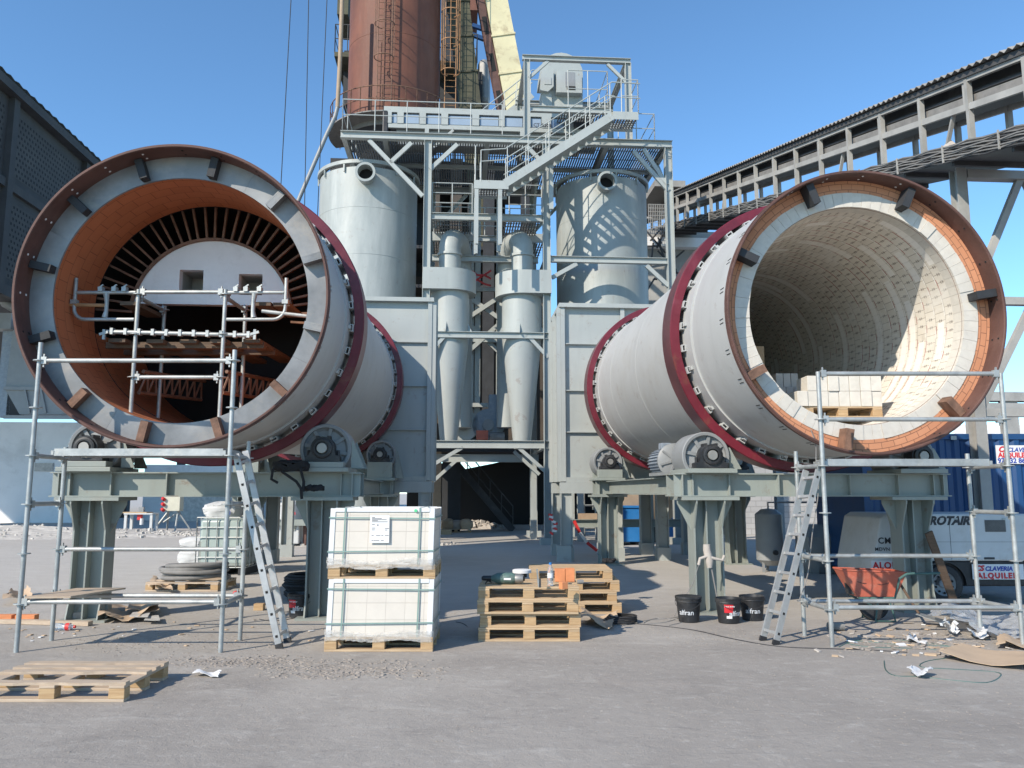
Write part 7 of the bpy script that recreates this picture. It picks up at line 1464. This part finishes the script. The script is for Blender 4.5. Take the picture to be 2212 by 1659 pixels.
# far grey frames and parapet at the right edge
fp_ = st(2150, 870, 30); ff = thing('pipe_bridge', 'grey concrete pipe bridge beyond the right scaffold', 'bridge', (fp_.x, 30, 0), site=True)
for v in (856, 880): z = st(2150, v, 30).z; MB().bb((st(2085, v, 30).x, 30, z - .18), (st(2330, v, 30).x, 30.5, z + .18)).build('beam', M['dusty'], ff, smooth=False)
for u in (2110, 2185): x = st(u, 900, 30.1).x; MB().bb((x - .3, 30.1, 0), (x + .3, 30.4, st(u, 850, 30).z)).build('pillar', M['dusty'], ff, smooth=False)
z = st(2150, 918, 45).z; tag(MB().bb(to_world((st(2080, 918, 45).x, 45, 0)), to_world((st(2080, 918, 45).x, 45, 0)) + Vector((14, 1, z))).build('far_wall', M['conc_light'], smooth=False), 'pale far wall beyond the blue container', 'wall')

# ================================================================== OLD SHED AND YARD WALL ON THE LEFT
LXX = st(0, 160, 35).x; lb = thing('concrete_shed', 'dark concrete shed with perforated panels and a sloping eave line at the left', 'building', (LXX, 55, 0), site=True)
def lpt(u, v): d = ray(u, v); c, sn = math.cos(PHI), math.sin(PHI); dx, dy = d.x * c + d.y * sn, -d.x * sn + d.y * c; t = LXX / dx; return Vector((LXX, dy * t, CAMH + d.z * t))
p0, p1 = lpt(0, 165), lpt(205, 345); ze = (p0.z + p1.z) / 2 - .1; y0, y1 = 26.0, 84.0; zs0 = lpt(40, 655).z
MB().bb((LXX - .3, y0, zs0), (LXX, y1, ze - .35)).build('wall', M['conc'], lb, smooth=False); MB().bb((LXX - 14, y0, zs0), (LXX - .302, y1, ze - .4)).build('bulk', M['conc'], lb, smooth=False)
m = MB(); n = 170; vs = []
for i in range(n + 1): y = y0 + (y1 - y0) * i / n; w = .04 * math.cos(2 * PI * i / 2); vs += [(LXX + .55, y, ze + w - .02), (LXX - 8, y, ze + 3.3 + w)]
m.add(vs + [(x, y, z - .03) for x, y, z in vs], [(2 * i, 2 * i + 1, 2 * i + 3, 2 * i + 2) for i in range(n)] + [(2 * i + 2 * (n + 1), 2 * i + 2 + 2 * (n + 1), 2 * i + 3 + 2 * (n + 1), 2 * i + 1 + 2 * (n + 1)) for i in range(n)] + [(2 * i, 2 * i + 2, 2 * i + 2 + 2 * (n + 1), 2 * i + 2 * (n + 1)) for i in range(n)]); m.build('roof', M['conc'], lb)
MB().bb((LXX + .01, y0, ze - .55), (LXX + .5, y1, ze - .12)).build('gutter_beam', M['conc'], lb, smooth=False)
bay = 7.2; yb0 = lpt(18, 300).y - bay; zm_ = lpt(60, 432).z
for i in range(0, 7):
    y = yb0 + i * bay; MB().bb((LXX + .001, y - .22, zs0), (LXX + .28, y + .22, ze - .56)).build('pilaster', M['conc'], lb, smooth=False)
MB().bb((LXX + .003, y0, zm_ - .2), (LXX + .20, y1, zm_ + .2)).build('string_course', M['conc'], lb, smooth=False); MB().bb((LXX + .003, y0, zs0), (LXX + .24, y1, zs0 + .5)).build('string_course', M['conc'], lb, smooth=False)
for i in range(0, 5):                                     # perforated brick panels: rows of small dark holes
    for z0_, z1_ in ((zs0 + .9, zm_ - .6), (zm_ + .6, ze - 1.1)):
        m = MB(); ya_ = yb0 + i * bay + .5; yb_ = yb0 + (i + 1) * bay - .5
        m.add([(LXX + .012, ya_, z0_), (LXX + .012, yb_, z0_), (LXX + .012, yb_, z1_), (LXX + .012, ya_, z1_)], [(0, 1, 2, 3)], [[(0, 0), (yb_ - ya_, 0), (yb_ - ya_, z1_ - z0_), (0, z1_ - z0_)]]); m.build('perforated_panel', M['perforated'], lb, smooth=False, fix=False)
for y in (52, 62, 72, 82): MB().bb((LXX - .5, y, 0), (LXX, y + .5, zs0 - .002)).build('pillar', M['conc'], lb, smooth=False)
# limewashed yard wall, hopper and pipes under the shed
NY = 44.0; N_ = lambda u, v: st(u, v, NY); zw = N_(100, 912).z
yw = MB().bb(N_(-900, 912) * 0 + Vector((N_(-500, 912).x, NY, 0)), (N_(262, 912).x, NY + .4, zw)); yw.v = [to_world(p) for p in yw.v]; tag(yw.build('yard_wall', M['conc_light'], smooth=False), 'limewashed concrete yard wall behind the left scaffold', 'wall')
yw = MB().bb((N_(262, 1060).x + .002, NY + 3, 0), (N_(760, 1060).x, NY + 3.4, N_(300, 1000).z)); yw.v = [to_world(p) for p in yw.v]; tag(yw.build('yard_wall', M['conc_light'], smooth=False), 'low grey concrete wall behind the work table and power cabinet', 'wall')
q = st(365, 1120, NY + 2.2); yw = MB().bb((q.x, NY + 1.5, 0), (q.x + 4.5, NY + 2.2, st(400, 1060, NY + 1.5).z)); yw.v = [to_world(p) for p in yw.v]; tag(yw.build('concrete_slab', M['rubble'], smooth=False), 'pale upright concrete slab behind the power cabinet', 'slab')
sx = st(195, 1000, NY - .02); sgn = MB().bb((st(97, 1002, NY).x - .5, NY - .06, st(97, 1018, NY).z), (st(97, 1002, NY).x + .45, NY - .01, st(97, 1000, NY).z)); sgn.v = [to_world(p) for p in sgn.v]; tag(sgn.build('wall_plate', M['rubble'], smooth=False), 'small pale plate on the limewashed wall behind the left scaffold', 'plate')
HYY = 38.0; H_ = lambda u, v: st(u, v, HYY); hq = thing('hopper', 'dusty blue grey steel hopper on posts left of the bare ring kiln', 'hopper', (H_(60, 850).x, HYY + 1.5, 0), site=True)
MB().prism([H_(u, v) for u, v in ((30, 700), (200, 700), (200, 838), (12, 838))], (0, 0, 0), (0, 2.6, 0)).build('upper_body', M['cast'], hq, smooth=False); MB().prism([H_(u, v) for u, v in ((12, 842), (200, 842), (190, 895), (42, 895))], (0, .002, 0), (0, 2.4, 0)).build('lower_body', M['cast'], hq, smooth=False)
for v in (838, 900): a_, b_ = H_(10, v), H_(215, v); MB().bb((a_.x, HYY - .1, a_.z - .1), (b_.x, HYY - .003, a_.z + .06)).build('flange', M['cast'], hq, smooth=False)
for u in (55, 90, 130, 170): a_, b_ = H_(u, 842), H_(u + 10, 892); MB().bar(a_ + Vector((0, -.05, 0)), b_ + Vector((0, -.05, 0)), .08, .08, up=(0, 1, 0)).build('rib', M['cast'], hq, smooth=False)
for u in (8, 30): x = H_(u, 800).x; MB().bb((x - .3, HYY + .2, H_(u, 900).z), (x + .3, HYY + .8, H_(u, 690).z)).build('post', M['dark'] if u > 10 else M['motor'], hq, smooth=False)
a_ = H_(8, 690); MB().bb((a_.x - .4, HYY - .3, a_.z - .5), (a_.x + .5, HYY + .4, a_.z + .25)).build('valve_box', M['cast'], hq, smooth=False); MB().tube([H_(-40, 620), H_(0, 632), H_(12, 655), H_(35, 668)], .22, 12).build('pipe', M['cast'], hq)
# dried mud flakes and grit over the yard
rnd = random.Random(5); m = MB()
def flake(x, y, s):
    n = rnd.choice((4, 5, 5)); a0 = rnd.uniform(0, 6.28); tilt = rnd.uniform(-.35, .35); h = rnd.uniform(.001, .008) * (s / .03); pts = []
    for i in range(n):
        a_ = a0 + 2 * PI * i / n + rnd.uniform(-.3, .3); r_ = s * rnd.uniform(.5, 1); dx, dy = r_ * math.cos(a_), r_ * math.sin(a_) * .75; pts.append((x + dx, y + dy, max(.001, h + dx * tilt)))
    m.add(pts + [(x_, y_, -.002) for x_, y_, z_ in pts], [list(range(n))] + [(i, (i + 1) % n, (i + 1) % n + n, i + n) for i in range(n)])
for u0, u1, v0, v1, n, s in ((330, 760, 1415, 1445, 560, .026), (520, 1000, 1424, 1472, 640, .028), (100, 700, 1365, 1420, 500, .016), (1300, 1800, 1345, 1400, 350, .014), (1780, 2212, 1355, 1420, 700, .022), (0, 2212, 1400, 1659, 900, .010), (0, 2212, 1230, 1400, 700, .014)):
    for i in range(n): p = gd(rnd.uniform(u0, u1) if n in (900, 500, 700) and v1 - v0 > 100 else rnd.triangular(u0, u1), rnd.triangular(v0, v1)); flake(p.x, p.y, s * rnd.uniform(.4, 1.3))
o = m.build('mud_flakes', M['flake'], smooth=False); o['kind'] = 'stuff'; o['label'] = 'dried mud flakes and grit scattered over the yard'; o['category'] = 'flakes'
# small litter under and before the right scaffold
rnd = random.Random(11); m = MB()
for i in range(150):
    p = gd(rnd.triangular(1760, 2212, 1950), rnd.triangular(1340, 1432, 1385)); m.cur = rnd.choice((0, 1, 1, 2, 2, 3, 3, 3)); sz = rnd.uniform(.015, .06)
    m.box((p.x, p.y, .004 + sz * .12), (sz * rnd.uniform(.6, 2.2), sz, sz * .22), (Matrix.Rotation(rnd.uniform(0, 3), 3, 'Z') @ Matrix.Rotation(rnd.uniform(-.3, .3), 3, 'X')))
for i in range(60):
    p = gd(rnd.uniform(0, 900), rnd.triangular(1330, 1400)); m.cur = rnd.choice((0, 1, 1, 3)); sz = rnd.uniform(.012, .04); m.box((p.x, p.y, .004 + sz * .12), (sz * rnd.uniform(.6, 2.0), sz, sz * .25), Matrix.Rotation(rnd.uniform(0, 3), 3, 'Z'))
o = m.build('litter', [M['paper'], M['card'], M['grey_brick'], M['flake']], smooth=False); o['kind'] = 'stuff'; o['label'] = 'scraps of paper, card and brick littering the ground round the scaffolds'; o['category'] = 'litter'
